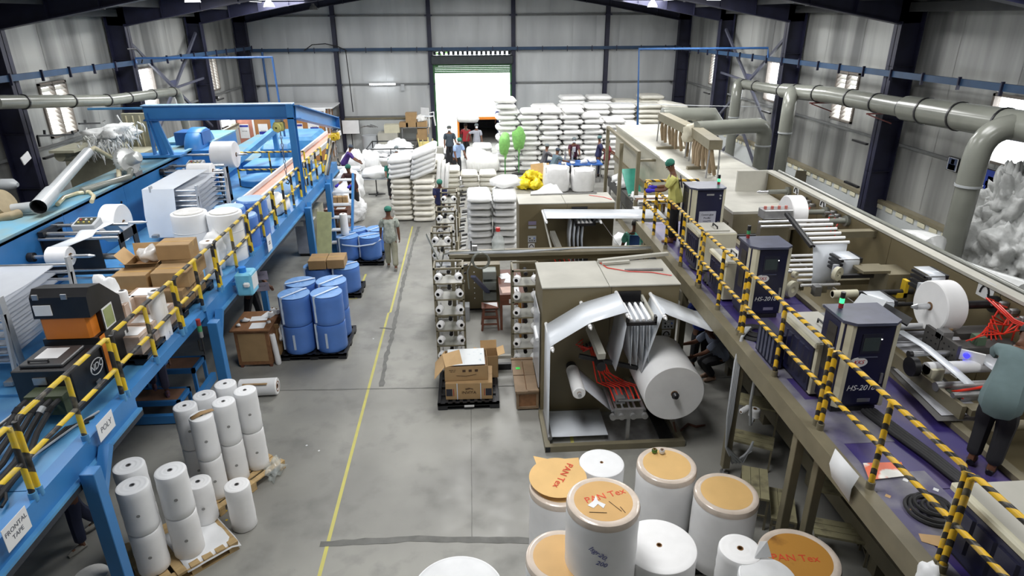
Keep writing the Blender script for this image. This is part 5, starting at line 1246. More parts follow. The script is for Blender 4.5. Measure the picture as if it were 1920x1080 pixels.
qd=[gz(1660,688,2.08),gz(1745,688,2.08),gz(1865,790,2.08),gz(1758,790,2.08)]
B().quad(*[(p.x,p.y,2.085) for p in qd],t=-.05).build('tray',DRILL,t)
B().quad(*[(p[0],p[1],2.092) for p in q],t=-.004).build('shiny_film',mat('shiny_film',(.66,.68,.74),.12,metal=.35,var=.06,stretch=(30,1,1),scale=4,bump=.15),t)
# small devices: splicers with white film over black combs
def splicer(label,px,py,X,w=.34,led=True):
    c=gx(px,py,X); t=thing('splicer',label,'machine',tuple(c))
    for k in range(4): B().box(c.x-w/2,c.x-w/2+.045,c.y-.26,c.y+.06,c.z-.06*k-.02,c.z-.06*k+.012).build('comb_bar',BLACK,t)
    B().box(c.x+w/2-.03,c.x+w/2+.01,c.y-.22,c.y+.1,c.z-.05,c.z+.02).build('comb_bar',BLACK,t)
    rows=[[(c.x-w/2+.05,c.y+.1,c.z+.02),(c.x+w/2-.03,c.y+.1,c.z+.02)],[(c.x-w/2+.05,c.y-.2,c.z+.02),(c.x+w/2-.03,c.y-.2,c.z+.02)],[(c.x-w/2+.05,c.y-.22,c.z-.02),(c.x+w/2-.03,c.y-.22,c.z-.02)],[(c.x-w/2+.05,c.y-.22,c.z-.28),(c.x+w/2-.03,c.y-.22,c.z-.28)]]
    B().sheet(rows).build('film',FILM,t,fix=False,solid=.003)
    B().cyl((c.x-w/2,c.y-.2,c.z),(c.x+w/2,c.y-.2,c.z),.016,8).build('roller',STEEL,t)
    if led: 
        bxp(t,'panel',GREYL,c.x-w/2-.08,c.x-w/2,c.y-.25,c.y-.21,c.z-.2,c.z-.06); B().cyl((c.x-w/2-.04,c.y-.255,c.z-.13),(c.x-w/2-.04,c.y-.265,c.z-.13),.03,14).build('blue_indicator',mat('led_blue',(.05,.05,1),.3,var=0,emit=1.2),t)
    return c
splicer('white film running over black comb bars left of the yellow handle',1580,478,5.45); splicer('white film over black comb bars above the biggest roll',1735,508,5.6,.28); splicer('white film over black comb bars just behind the nearest navy cabinet',1640,555,4.95,.30,led=False)
# roller fan festoon
t=thing('roller_festoon','fan of white rollers with a hanging white film sheet behind the middle cabinet','machine',(5.3,10,2.0))
c=gx(1535,440,5.3)
for i in range(6):
    y=c.y+.35-.13*i; z=c.z+.12-.03*i; B().cyl((5.0,y,z),(5.62,y,z),.024,12).build('roller',ROLLW,t)
for i in range(7):
    y=c.y+.25-.12*i; z=2.35-.035*i; B().cyl((4.9,y,z),(5.5,y,z),.022,12).build('roller',ROLLW,t)
B().beam((4.98,c.y+.5,c.z+.2),(4.98,c.y-.42,c.z-.04),.04,.05).build('black_arm',BLACK,t); B().beam((5.03,c.y+.5,c.z+.2),(5.03,c.y-.42,c.z-.04),.02,.03).build('black_arm',BLACK,t)
B().sheet([[(5.06,c.y-.3,c.z-.01),(5.6,c.y-.3,c.z-.01)],[(5.1,c.y-.38,2.3),(5.56,c.y-.38,2.3)],[(5.12,c.y-.36,2.05),(5.5,c.y-.36,2.05)]]).build('film',FILM,t,fix=False,solid=.003)
B().box(5.62,6.2,c.y-.05,c.y+.08,c.z-.05,c.z+.05).build('arm_block',BEIGE,t)
# misc along the olive panel
t=thing('unwind_station','cluster of beige brackets, tape rolls and dark rollers along the olive panel','machine',(5.4,8,1.6))
bxp(t,'rail',BEIGE,4.9,6.2,7.3,7.42,2.02,2.10); bxp(t,'rail',BEIGE,4.9,6.2,9.0,9.1,2.02,2.1); bxp(t,'film_table',mat('grey_gloss',K(150,152,150),.15),4.3,5.1,7.55,7.75,2.05,2.16); bxp(t,'table_body',BLACK,4.3,5.1,7.5,7.8,2.0,2.05)
bxp(t,'bracket',BEIGE,5.5,5.9,8.25,8.55,2.5,2.54); bxp(t,'bracket',BEIGE,5.85,6.2,8.2,8.6,2.1,2.5); bxp(t,'arm',BLACK,5.1,5.7,8.3,8.36,2.42,2.47)
c=gx(1667,455,5.6)
B().cyl((4.95,8.0,2.32),(6.1,8.0,2.32),.04,12).build('dark_roller',BLACK,t); B().cyl((4.95,8.0,2.32),(5.3,8.0,2.32),.055,14).build('cream_roller',CREAM,t); B().cyl((5.0,7.85,2.2),(6.1,7.85,2.2),.03,12).build('dark_roller',BLACK,t)
B().box(5.95,6.0,7.95,8.05,2.25,2.5).build('yellow_handle',YEL,t); B().box(5.86,6.0,7.95,8.05,2.25,2.32).build('yellow_handle',YEL,t)
for k,(x,y,z,r) in enumerate(((4.6,8.45,2.22,.12),(4.5,8.9,2.35,.06),(5.15,8.3,2.5,.10),(4.8,8.8,2.3,.05))): B().lathe([(r*.4,-.03),(r,-.03),(r,.03),(r*.4,.03),(r*.4,-.03)],(x,y,z),22,Matrix.Rotation(PI/2,4,'X')@Matrix.Rotation(.5,4,'Y')).build('tape_roll',CREAM,t)
for k in range(6): B().box(4.6+.15*k,4.7+.15*k,8.6+.12*(k%3),8.72+.12*(k%3),2.02,2.12+.05*(k%2)).build('bracket_block',STEELD if k%2 else BEIGE,t)
for (y,z) in ((9.3,2.15),(9.5,2.1),(8.1,2.1)): B().cyl((4.9,y,z),(6.1,y,z),.025,10).build('steel_rod',STEEL,t)
t=thing('splice_head','steel splicing head with red fittings left of the farther white roll','machine',(5.0,10.8,2.0))
c=gx(1450,398,5.1); B().box(4.9,5.4,c.y-.1,c.y+.15,c.z-.1,c.z+.06,ch=.01).build('head',STEELD,t)
for k in range(4): B().cyl((4.95+k*.12,c.y,c.z+.06),(4.95+k*.12,c.y,c.z+.11),.025,10).build('fitting',mat('pink_fitting',K(200,120,110),.5),t)
for k in range(2): B().cyl((4.8,c.y-.15-k*.1,c.z-.12-k*.05),(5.5,c.y-.15-k*.1,c.z-.12-k*.05),.025,12).build('roller',STEEL,t)
bxp(t,'stand',BEIGE,4.9,5.4,c.y-.05,c.y+.1,1.55,c.z-.1)
t=thing('angle_plate','grey sloped control panel with black bars behind the nearest cabinet','panel',(4.6,6.9,2.0)); cc=gx(1605,540,4.6)
B().beam((4.4,6.6,2.55),(4.8,6.9,2.75),.3,.015).build('sloped_plate',GREYL,t); B().beam((4.8,6.9,2.7),(5.1,6.6,2.55),.25,.02).build('sloped_plate',BLACK,t); bxp(t,'stand',BLACK,4.7,4.8,6.7,6.85,2.0,2.65)
B().beam((5.35,6.05,2.42),(5.52,5.9,2.42),.03,.12).build('led_box',WTRIM,t); B().cyl((5.38,6.0,2.43),(5.37,5.97,2.43),.03,12).build('blue_indicator',mat('led_blue',(1,1,1)),t)
# ---- step stools
def stool_steps(label,x,y,rz,tiers):
    t=thing('step_stool',label,'steps',(0,0,0))
    TR=mat('tread_beige',K(150,144,112),.6,col2=K(96,90,72),scale=7,thr=(.5,.75))
    for (ya,yb,z) in tiers:
        for k in range(3): B().box(-.3,.3,ya+(yb-ya)*k/3+.003,ya+(yb-ya)*(k+1)/3-.003,z-.03,z).build('tread',TR,t)
        for xx in (-.29,.27):
            for yy in (ya,yb-.03): bxp(t,'leg',BEIGE,xx,xx+.025,yy,yy+.025,0,z-.03)
            bxp(t,'bar',BEIGE,xx,xx+.02,ya,yb,z*.4,z*.4+.025)
    return place(t,(x,y,0),rz)
stool_steps('beige steel step stool standing under the walkway beside the grey cables',3.9,7.55,-.5,[(-.3,.0,.4),(.05,.35,.8)])
stool_steps('low beige step platform near the two beige posts, lowest tiers',3.6,6.35,1.2,[(-.35,-.05,.22),(0,.32,.48)])
stool_steps('beige steps leading up beside the nearest beige posts under the walkway',4.25,5.85,-.35,[(-.35,-.05,.35),(.0,.32,.7)])
t=vroll('tape_roll','small white tissue roll standing on the step stool by the grey cables',3.78,7.35,.8,.075,.13,ROLLW,core=.025)
t=vroll('tape_roll','thin white roll lying flat beside the tissue roll on the step stool',3.62,7.42,.84,.04,.2,ROLLW,core=.015,lean=(0,1.57,.6))
t=thing('plastic_sleeve','clear plastic sleeve with a printed sheet hung on the deck edge beside the striped railing','sign',tuple(gx(1592,900,3.3)))
c=gx(1592,890,3.32); B().sheet([[(3.31,c.y+.25,c.z+.1),(3.31,c.y-.15,c.z+.1)],[(3.27,c.y+.23,c.z-.05),(3.28,c.y-.13,c.z-.05)],[(3.3,c.y+.2,c.z-.18),(3.31,c.y-.1,c.z-.22)]]).build('sleeve',PAPER,t,fix=False,solid=.004)
blob('plastic_bag','clear bag hanging on the deck edge at the bottom right','bag',tuple(gx(1745,1075,3.3)-Vector((0,0,.2))),(.1,.25,.3),WHITE,4,rough=.4)
t=thing('printed_wrap','orange and white printed packet lying on the purple deck beside the railing','packet',tuple(gz(1655,880,2.0))); q=[gz(*p,2.02) for p in ((1618,868),(1690,866),(1700,892),(1630,900))]
B().quad(*q,t=-.012).build('packet',mat('packet_orange',K(226,98,50),.35,col2=K(230,228,220),scale=3.5,thr=(.5,.56)),t)
for i,(px,py) in enumerate(((1665,930),(1712,955),(1698,900),(1755,918))):
    c=gz(px,py,2.006); t=B().quad(c+Vector((-.03,0,0)),c+Vector((0,.03,0)),c+Vector((.03,.0,0)),c+Vector((0,-.03,0)),t=-.004).build('paper_scrap',CARD2 if i<2 else WTRIM,None,['torn cardboard scrap on the purple deck by the railing post','cardboard flake on the dusty purple deck','white scrap beside the black cable bundle','tiny white scrap near the worker on the purple deck'][i],'scrap')
t=B().quad(*[gz(*p,2.008) for p in ((1722,1000),(1765,1005),(1760,1025),(1728,1015))],t=-.01).build('cardboard_piece',CARD2,None,'torn brown cardboard piece beside the coiled cable on the purple deck','scrap')
# ---- far housing with filter frames
fh=thing('machine_housing','long beige machine housing with a dusty top beyond the olive panel','machine',(5.8,18,0))
bxp(fh,'housing_body',mat('housing_side',K(160,156,140),.4,var=.06),5.1,6.9,13.2,22.8,0,2.34); 
for i in range(4): bxp(fh,'top_plate',BTOP,5.06,6.94,13.2+i*2.4+.006,13.2+(i+1)*2.4-.006,2.34,2.40)
bxp(fh,'side_rail',STEELD,6.94,7.1,13.2,22.8,2.3,2.36); bxp(fh,'front_frame',OLIVE,5.04,5.1,13.2,22.8,1.2,1.35)
f2=thing('machine_housing','lower beige housing with a slanted front at the far end of the purple walkway','machine',(5.2,12.5,2.0))
bxp(f2,'body',BEIGE,4.93,6.1,11.6,13.1,1.55,2.42); bxp(f2,'top_plate',BTOP,4.91,6.14,11.6,13.1,2.42,2.47); bxp(f2,'recess',mat('olive_dark',K(84,76,54),.6),4.915,4.93,11.8,12.9,1.7,2.2); B().cyl((4.95,11.58,2.0),(5.4,11.58,2.0),.04,10).build('roller',BLACK,f2)
t=thing('tube_light','white fluorescent tube lying slanted over the beige housing behind the operator','lamp',tuple(gz(1280,330,2.5)))
B().cyl(gz(1240,295,2.45),gz(1305,342,2.45),.03,10).build('tube',mat('tube_glow',(1,1,1),.3,var=0,emit=2.5),t)
def filterframe(label,pxa,pxb,Ya,Yb_,zt):
    t=thing('dust_filter',label,'machine',(0,0,0)); a=gy(*pxa,Ya); b_=gy(*pxb,Yb_); t.location=(a.x,a.y,2.4)
    B().beam(a,b_,.30,.22).build('header_box',BEIGE,t)
    d=(b_-a); 
    for k in (0.02,.98):
        p=a.lerp(b_,k); B().cyl((p.x-.14,p.y,2.40),(p.x-.12,p.y,p.z-.1),.02,8).cyl((p.x+.14,p.y,2.40),(p.x+.12,p.y,p.z-.1),.02,8).build('leg',STEELD,t)
    n=11
    n=8
    for i in range(n):
        p=a.lerp(b_,.06+.88*i/(n-1)); sw=random.uniform(-.14,.14); B().tube([(p.x-.05,p.y,p.z-.1),(p.x-.05+sw*.4,p.y+sw*.3,(p.z+2.45)/2),(p.x+sw,p.y+sw,2.43)],.055,8,rs=[.035,.055,.045]).build('filter_sleeve',mat('sleeve_beige',K(140,122,96),.8,var=.14),t)
    bxp(t,'foot_bar',BEIGE,a.x-.5,a.x+.3,(a.y+b_.y)/2-.06,(a.y+b_.y)/2+.06,2.40,2.47)
    return a,b_
a1_,b1_=filterframe('beige dust filter frame with hanging sleeves, farther one on the housing',(1243,218),(1300,246),19.6,16.9,3.6)
a2_,b2_=filterframe('beige dust filter frame with hanging sleeves, nearer one on the housing',(1306,247),(1342,272),16.6,14.6,3.6)
blob('plastic_bag','crumpled pale bag tied on the end of the nearer filter frame','bag',tuple(a2_+Vector((-.2,0,-.25))),(.3,.3,.5),mat('dusty_bag',K(196,190,170),.6),6,rough=.5)
# ---- right wall ducts
mA=gx(1388,157,9.0); mB=gx(1470,170,9.0); mC=gx(1560,178,9.0); mD=gx(1700,203,9.0); mE=gx(1925,238,9.0); mF=mE+(mE-mD)*1.5
def rad(px1,px2,D): return abs(px1-px2)/2*D/FPX
r1,r2,r3=.15,.20,.28
rings=[]
for (p,q,r,ks) in ((mA,mB,r1,(.1,.4,.95)),(mB,mC,r2,(.3,.75)),(mC,mD,r2,(.3,.65,.98)),(mD,mE,r3-.03,(.2,.5,.85))): rings+=[(p.lerp(q,k),q-p,r) for k in ks]
duct('ventilation_duct','thick grey ventilation duct hung on black clamps along the right wall',[([mA,mB],r1),([mB,mC],r2),([mC,mD],r2),([mD,mE,mF],r3-.03)],rings,PIPEG)
def drop(label,top,px,py,r,X=8.75,tofloor=True,zlow=0):
    p=gx(px,py,X); b0=Vector((X,p.y,p.z)); return duct('drop_duct',label,[(elbow(top,Vector((X,p.y,top.z)),(X,p.y,top.z-1.0),.55),r),([(X,p.y,top.z-.98),(X,p.y,zlow)],r*.92)],[((X,p.y,top.z-1.0),(0,0,1),r*.95),((X,p.y,(top.z-1)*.45),(0,0,1),r*.93)],PIPEG,PIPEL)
drop('grey drop duct with an elbow at the far end of the right wall duct',mA+Vector((0,.1,0)),1372,250,.17,8.7)
drop('grey drop duct from the right wall duct in front of the second dark column',mB.lerp(mC,.2),1470,260,.18,8.6)
drop('thick grey drop duct at the right edge in front of the framed pictures',mE.lerp(mF,-.02),1815,350,.20,8.45)
c=gy(1385,245,16.0)
duct('filter_duct','horizontal grey duct from the nearer filter frame bending down beside the far duct',[(elbow(a2_+Vector((0,.1,.05)),Vector((8.0,a2_.y+.9,a2_.z+.0)),(8.0,a2_.y+.9,0),.35),.2)],[((8.0,a2_.y+.9,2.6),(0,0,1),.2)],PIPEG,PIPEL)
duct('filter_duct','short grey duct behind the farther filter frame',[([a1_+Vector((0,.1,.05)),a1_+Vector((1.6,.2,.02)),a1_+Vector((1.9,.3,-.4))],.19)],[],PIPEG,PIPEL)
for i,p in enumerate((mB.lerp(mC,.75),mC.lerp(mD,.65))):
    t=thing('pipe_bracket','small red steel bracket holding the right wall duct, %s'%('by the second dark column' if i==0 else 'by the nearest dark column'),'bracket',tuple(p)); RB=mat('bracket_red',(.16,.03,.025),.5)
    B().beam(p+Vector((-.2,0,-r2-.03)),p+Vector((.45,0,-r2-.03)),.03,.03).beam(p+Vector((-.15,0,-r2-.05)),p+Vector((.42,0,-r2-.25)),.025,.025).build('bracket',RB,t)
# pictures on the right wall
def picture(label,pts,framem,inner,extra):
    P=[gx(*p,XW-.16) for p in pts]; ys=[p.y for p in P]; zs=[p.z for p in P]; y0,y1,z0,z1=min(ys),max(ys),min(zs),max(zs)
    t=thing('framed_picture',label,'picture',(XW-.16,y0,z0)); bxp(t,'frame',framem,XW-.16,XW-.10,y0,y1,z0,z1); w=(y1-y0); h=(z1-z0); xx=XW-.162
    bxp(t,'mount',WTRIM,xx-.004,xx,y0+.06*w,y1-.06*w,z0+.05*h,z1-.05*h)
    for (a,b_,c_,d,mt) in inner: bxp(t,'print',mt,xx-.008,xx-.004,y0+a*w,y0+b_*w,z0+c_*h,z0+d*h)
    return t
PBg=mat('photo_blue',K(70,84,116),.5); PSk=mat('photo_skin',K(150,84,70),.5); PGr=mat('photo_green',K(30,70,66),.5)
picture('small black-framed portrait picture on the right wall, left of the duct',[(1779,292),(1793,324)],BLACK,[(.12,.88,.08,.92,PBg),(.36,.64,.5,.85,PSk),(.2,.8,.08,.48,WTRIM)],0)
picture('gold-framed portrait picture on the right wall, partly behind the duct',[(1803,299),(1822,343)],mat('frame_gold',K(170,160,110),.4),[(.12,.88,.08,.92,PGr),(.3,.6,.45,.8,PSk),(.2,.7,.08,.42,WTRIM)],0)
picture('large black-framed blue picture with an orange figure on the right wall, right of the duct',[(1842,312),(1872,370)],BLACK,[(.06,.94,.05,.95,mat('photo_bright_blue',K(44,70,170),.4)),(.35,.62,.15,.7,mat('photo_orange',K(206,96,50),.5)),(.3,.68,.3,.5,mat('photo_red',K(170,50,60),.5))],0)
t=thing('framed_picture','brown board leaning on the wall ledge behind the far end of the olive panel','board',tuple(gx(1497,330,9.9))); c=gx(1497,332,9.9); B().beam((9.9,c.y-.3,c.z-.25),(9.95,c.y-.3,c.z+.25),.6,.02).build('board',mat('board_olive',K(96,88,72),.6),t)
# waste bags between line and wall
WB=mat('waste_film',(.52,.53,.52),.45,var=.15,bump=.8,scale=9)
wp=None; bm=bmesh.new()
for i,(px,py,sz) in enumerate(((1893,400,(.7,.9,1.5)),(1888,455,(.8,1.1,1.5)),(1910,372,(.6,.7,1.0)),(1915,480,(.8,1.2,1.4)))):
    c=gx(px,py,9.45); o=blob('tmp','x','x',(c.x-.1,c.y,max(0,c.z-sz[2]*.45)),sz,WB,i+20,rough=.9,flat=False,sub=5); o.data.transform(Matrix.Translation(o.location)); bm.from_mesh(o.data); bpy.data.objects.remove(o)
me=bpy.data.meshes.new('waste_heap'); bm.to_mesh(me); bm.free(); me.materials.append(WB); me.polygons.foreach_set('use_smooth',[True]*len(me.polygons))
o=bpy.data.objects.new('waste_heap',me); COL.objects.link(o); tag(o,'tall heap of crumpled white film waste against the right wall','waste',None,'stuff')
for i,(px,py) in enumerate(((1350,310),(1400,330),(1440,345),(1385,300))):
    c=gz(px,py,.7); c.x=8.6+.2*(i%2); blob('waste_bag','pale waste film bag between beige housing and right wall, '+['farthest back','second from back','second from front','nearest the camera'][i],'bag',(8.1+.5*(i%2),20.6-i*1.35,.0),(.95,1.2,1.25),WB,i+30,rough=.8,sub=4)
t=thing('plastic_sleeve','long rolled plastic film sleeve lying behind the olive panel, nearer one','film',(7.3,6.5,2.2)); B().tube([gx(1758,482,7.0),gx(1850,525,7.0),gx(1925,560,6.95)],.17,14,rs=[.08,.15,.22]).build('sleeve',mat('sleeve_film',(.60,.61,.60),.25,var=.08,bump=.5),t)
t=thing('plastic_sleeve','long rolled plastic film sleeve lying behind the olive panel, farther one','film',(7.3,9.5,2.2)); B().tube([gx(1672,436,7.0),gx(1725,448,7.0),gx(1750,462,7.0),gx(1752,475,7.0)],.17,14,rs=[.07,.14,.2,.12]).build('sleeve',mat('sleeve_film',(1,1,1)),t)
for i,(z,y0_,y1_) in enumerate(((1.0,4,13),)):
    t=thing('cable_tray','low grey rail between the olive panel and the right wall','rail',(7.0,8,2.3)); B().beam((6.75,3,2.55),(6.75,13,2.55),.05,.05).build('rail',PIPEG,t)
    for k in range(5): bxp(t,'support',PIPEG,6.73,6.77,3.5+2*k,3.54+2*k,0,2.53)
# ================================================================ CENTRE
def feed_machine(lab,yf,depth,x0=1.0,x1=3.06,full=True):
    t=thing('feed_machine',lab,'machine',((x0+x1)/2,yf,0))
    for a,b_ in ((x0,(x0+x1)/2-.003),((x0+x1)/2+.003,x1)): B().box(a,b_,yf,yf+.02,.10,2.19).build('front_panel',OLIVE,t)
    bxp(t,'side_panel',OLIVE,x0,x0+.02,yf+.02,yf+depth,.1,2.19); bxp(t,'side_panel',OLIVE,x1-.02,x1,yf+.02,yf+depth,.1,2.19); bxp(t,'rear_panel',OLIVE,x0,x1,yf+depth-.02,yf+depth,.1,2.19)
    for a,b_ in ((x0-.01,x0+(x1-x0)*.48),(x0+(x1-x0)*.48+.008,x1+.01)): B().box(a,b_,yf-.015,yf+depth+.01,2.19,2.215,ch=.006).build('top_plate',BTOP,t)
    bxp(t,'plinth',BEIGE,x0,x1,yf,yf+depth,0,.1)
    if full:
        bxp(t,'floor_rail',BEIGE,x0-.04,x0+.04,yf-.98,yf,0,.10); bxp(t,'floor_rail',BEIGE,x1-.1,x1-.02,yf-.98,yf,0,.10); bxp(t,'floor_rail',BEIGE,x0+.04,x1-.1,yf-.98,yf-.90,0,.10)
        bxp(t,'drip_sheet',STEELD,x0+.9,x1-.1,yf-.9,yf,.004,.01); bxp(t,'rubber_strip',RUBBER,x1-.35,x1-.14,yf-.9,yf,.01,.03)
        bxp(t,'rail_end_cap',BLACK,x0-.035,x0+.035,yf-.985,yf-.975,.01,.09)
    # upper comb of rollers in a black frame
    xa=x0+1.13; 
    for dx in (-.02,.36): B().beam((xa+dx,yf,2.02),(xa+dx,yf-.75,1.98),.035,.07).build('comb_arm',BTOP if full else BLACK,t)
    bxp(t,'comb_front',BLACK,xa-.04,xa+.38,yf-.80,yf-.76,1.93,1.98); bxp(t,'comb_horn',BLACK,xa-.04,xa-.01,yf-.80,yf-.72,1.96,2.06); bxp(t,'comb_horn',BLACK,xa+.35,xa+.38,yf-.80,yf-.72,1.96,2.06)
    bxp(t,'comb_back',BLACK,xa,xa+.34,yf-.03,yf-.005,1.95,2.12); bxp(t,'comb_rail',BLACK,xa-.02,xa+.36,yf-.22,yf-.19,1.97,2.02)
    for i in range(4): B().cyl((xa+.04+i*.085,yf-.2,2.0),(xa+.04+i*.085,yf-.74,1.98),.024,12).build('comb_roller',ROLLW,t)
    # slanted arm and lower black arm
    B().beam((x0+.72,yf-.01,1.55),(x0+.78,yf-.72,1.42),.11,.10).build('pivot_arm',BTOP,t)
    B().beam((x0+.5,yf-.45,1.30),(x0+1.42,yf-.55,1.10),.05,.06).build('dancer_arm',BLACK,t); B().cyl((x0+.78,yf-.55,1.25),(x0+.78,yf-.72,1.25),.07,18).build('pivot_hub',BLACK,t)
    # guide rollers
    R_=[(x0+.06,1.62),(x0+.58,1.95),(x0+1.10,2.10),(x0+1.62,2.06)]
    if not full: R_=[(x0+.5,2.05),(x0+1.62,2.02)]
    for (x,z) in R_: B().cyl((x,yf,z),(x,yf-.80,z-.02),.028,14).cyl((x,yf-.8,z-.02),(x,yf-.86,z-.02),.014,8).build('guide_roller',ROLLW,t)
    return t,R_
t1,R1=feed_machine('big olive feed machine with the large white roll mounted in front',8.8,1.05)
def filmband(label,pts,ya,yb,mt=FILM,name='film_web',cat='film',parent=None):
    rows=[]
    for (x,z) in pts: rows.append([(x,ya,z-.004),(x,(ya+yb)/2,z),(x,yb,z)])
    return B().sheet(rows).build(name,mt,parent,label if parent is None else None,cat if parent is None else None,fix=False,solid=.003)
ya,yb=8.04,8.72
filmband('white film over the guide rollers of the big olive machine, down to the floor',[(1.93,.115),(1.2,.115),(1.06,.12),(1.035,.16),(1.035,1.62),(1.06,1.65),(1.58,1.98),(2.09,2.13),(2.12,2.10)],ya,yb)
filmband('white film leaving the big roll over the last guide roller towards the purple walkway',[(2.36,1.15),(2.6,2.06),(2.63,2.09),(2.68,2.06),(3.30,1.79),(3.5,1.77)],ya,yb)
for i in range(4):
    x=2.14+i*.085; filmband('',[(x,2.02),(x+.02,1.7),(x+.07,1.25)],ya+.05,yb-.12,FILMG,'pleat_film',parent=t1)
    filmband('',[(x+.045,2.02),(x+.06,1.7),(x+.07,1.25)],ya+.05,yb-.12,FILM,'pleat_film',parent=t1)
filmband('',[(2.11,2.06),(2.06,1.6),(1.98,1.2)],ya,yb,FILMG,'pleat_film',parent=t1)
B().cyl((1.05,ya-.06,.13),(1.05,yb,.13),.035,12).build('floor_roller',STEELD,t1)
axroll('film_roll','very large white film roll mounted on the front of the big olive feed machine',(2.77,8.23,.97),(0,1,0),.435,.98,core=.05)
B().cyl((2.77,8.79,.97),(2.77,7.68,.97),.04,16).cyl((2.77,7.68,.97),(2.77,7.64,.97),.055,14,r2=.03).build('spindle',BLACK,t1)
axroll('film_roll','thin white film roll on a spindle left of the red hoses of the big machine',(1.46,8.33,.88),(0,1,0),.095,.68,core=.03)
B().cyl((1.46,8.79,.88),(1.46,7.93,.88),.028,12).build('spindle',STEEL,t1); B().cyl((1.46,8.80,.88),(1.46,8.70,.88),.08,14).build('spindle_hub',BLACK,t1)
filmband('white film hanging from the thin roll to the splicing carriage of the big machine',[(1.50,.96),(1.75,.72),(1.96,.52)],8.05,8.62,FILMG)
# splicing carriage with red hoses
t=thing('splicing_carriage','steel splicing carriage with red air hoses in front of the big olive machine','machine',(2.1,8.2,0))
for x in (1.96,2.02,2.12,2.22,2.30,2.42): B().cyl((x,8.78,.62),(x,7.95,.58),.018 if x not in (1.96,2.42) else .028,10).build('guide_rod',STEEL,t)
bxp(t,'carriage_block',STEELD,2.03,2.17,8.1,8.65,.60,.70); bxp(t,'carriage_block',STEELD,2.2,2.33,8.2,8.6,.58,.66); bxp(t,'end_plate',STEELD,1.98,2.40,7.92,7.97,.46,.62)
for x in (1.95,2.08,2.25,2.42): B().cyl((x,7.93,.52),(x,7.87,.52),.045,14).build('end_bearing',STEELD,t)
bxp(t,'cross_bar',STEEL,2.05,2.38,8.02,8.04,.70,.72); bxp(t,'leg',STEELD,2.17,2.22,7.93,7.98,.01,.5); bxp(t,'cross_bar',STEEL,2.05,2.38,8.1,8.12,.64,.66)
for i in range(7):
    x=1.72+.03*i; xe=1.98+.075*i; B().tube([(x,8.72,1.25),(x+.02,8.55,1.15),(x+.05+.03*(i%3),8.45,.95),(x+.1+.04*i,8.5,.75),(xe,8.35,.74),(xe+.03,8.1,.66)],.011,7).build('red_hose',REDH,t)
for i in range(4): B().tube([(1.62,8.75,1.36-.05*i),(1.5+.04*i,8.66,1.32-.04*i),(1.7,8.6,1.28),(1.85,8.66,1.3)],.009,6).build('red_hose',REDH,t)
for i in range(6): B().box(1.62+.05*i,1.65+.05*i,8.70,8.78,1.18+.03*(i%3),1.24+.03*(i%3)).build('valve',BLACK,t)
t=thing('floor_strap','brown leather-like strap lying on the floor right of the big roll','strap',tuple(gz(1300,795,0))); B().tube([(2.93,8.1,.25),(2.98,8.05,.06),gz(1290,795,.02),gz(1305,800,.015),gz(1322,797,.012)],.018,6,rs=[.015,.018,.02,.022,.015]).build('strap',mat('strap_brown',K(96,62,48),.6),t)
# things on top of the big machine
t=thing('channel_bar','two long steel channel bars lying on the back of the big olive machine','bar',(2.6,9.7,2.22)); B().beam((2.0,9.75,2.25),(3.2,9.95,2.27),.07,.05).build('bar',BTOP,t); B().beam((2.05,9.64,2.245),(2.5,9.70,2.245),.06,.04).build('bar',BTOP,t)
t=thing('tube_bar','grey round bar lying on the top plate of the big olive machine','bar',(2.7,9.3,2.22)); B().cyl((2.35,9.36,2.235),(2.95,9.34,2.235),.02,10).build('bar',STEELD,t)
t=thing('red_hose','thin red air hose curving across the top of the big olive machine','hose',(2.6,9.4,2.22)); B().tube([(2.02,9.78,2.225),(2.1,9.5,2.225),(2.4,9.32,2.225),(2.75,9.25,2.225),(3.02,9.1,2.225)],.008,6).build('hose',REDH,t)
def switchplate(lab,x,yf,z):
    t=thing('switch_panel',lab,'panel',(x,yf,z)); bxp(t,'box',GREYL,x-.09,x+.09,yf-.03,yf,z-.07,z+.07)
    for i in range(3): B().cyl((x-.05+i*.05,yf-.03,z+.025),(x-.05+i*.05,yf-.045,z+.025),.014,10).build('knob',[BLACK,WTRIM,mat('knob_blue',(.1,.2,.6))][i],t); B().cyl((x-.05+i*.05,yf-.03,z-.03),(x-.05+i*.05,yf-.045,z-.03),.012,10).build('knob',BLACK,t)
    M=frame3((x-.01,yf-.004,z-.16),(1,0,0),(0,0,1)); B().box(-.07,.07,-.06,.06,-.002,.0,M).build('arrow_plate',WTRIM,t); B().tube([M@Vector((math.cos(a)*.045,math.sin(a)*.06-.03,.002)) for a in [PI-PI*k/8 for k in range(9)]],.009,6).build('arrow',BLACK,t)
switchplate('grey switch panel with an arrow plate at the right of the big olive machine',2.93,8.8,1.55)
t2,R2=feed_machine('smaller looking olive feed machine farther back with film webs on top',13.45,.8,full=False)
switchplate('grey switch panel with an arrow plate on the left of the farther olive machine',1.28,13.45,1.42)
t=thing('label_plate','two small lilac label plates on the farther olive machine','label',(1.28,13.44,1.7)); bxp(t,'plate',mat('label_lilac',K(140,132,160),.5),1.2,1.37,13.437,13.447,1.74,1.82); bxp(t,'plate',GREYL,1.2,1.37,13.437,13.447,1.66,1.71)
filmband('wide white film sheet running from the farther olive machine over to the walkway',[(1.5,2.07),(1.52,2.10),(3.1,2.06),(4.0,2.04)],12.7,13.38)
filmband('white film hanging on the right of the farther olive machine',[(2.2,1.95),(2.6,1.98),(2.68,1.95),(3.15,1.3)],12.75,13.35,FILMG)
for i in range(4):
    x=2.14+i*.085; filmband('',[(x-.1,2.0),(x-.12,1.6),(x-.08,.95)],12.8,13.3,FILM,'pleat_film',parent=t2)
B().cyl((1.5,13.45,2.05),(1.62,12.62,1.4),.02,10).build('long_rod',BTOP,t2)
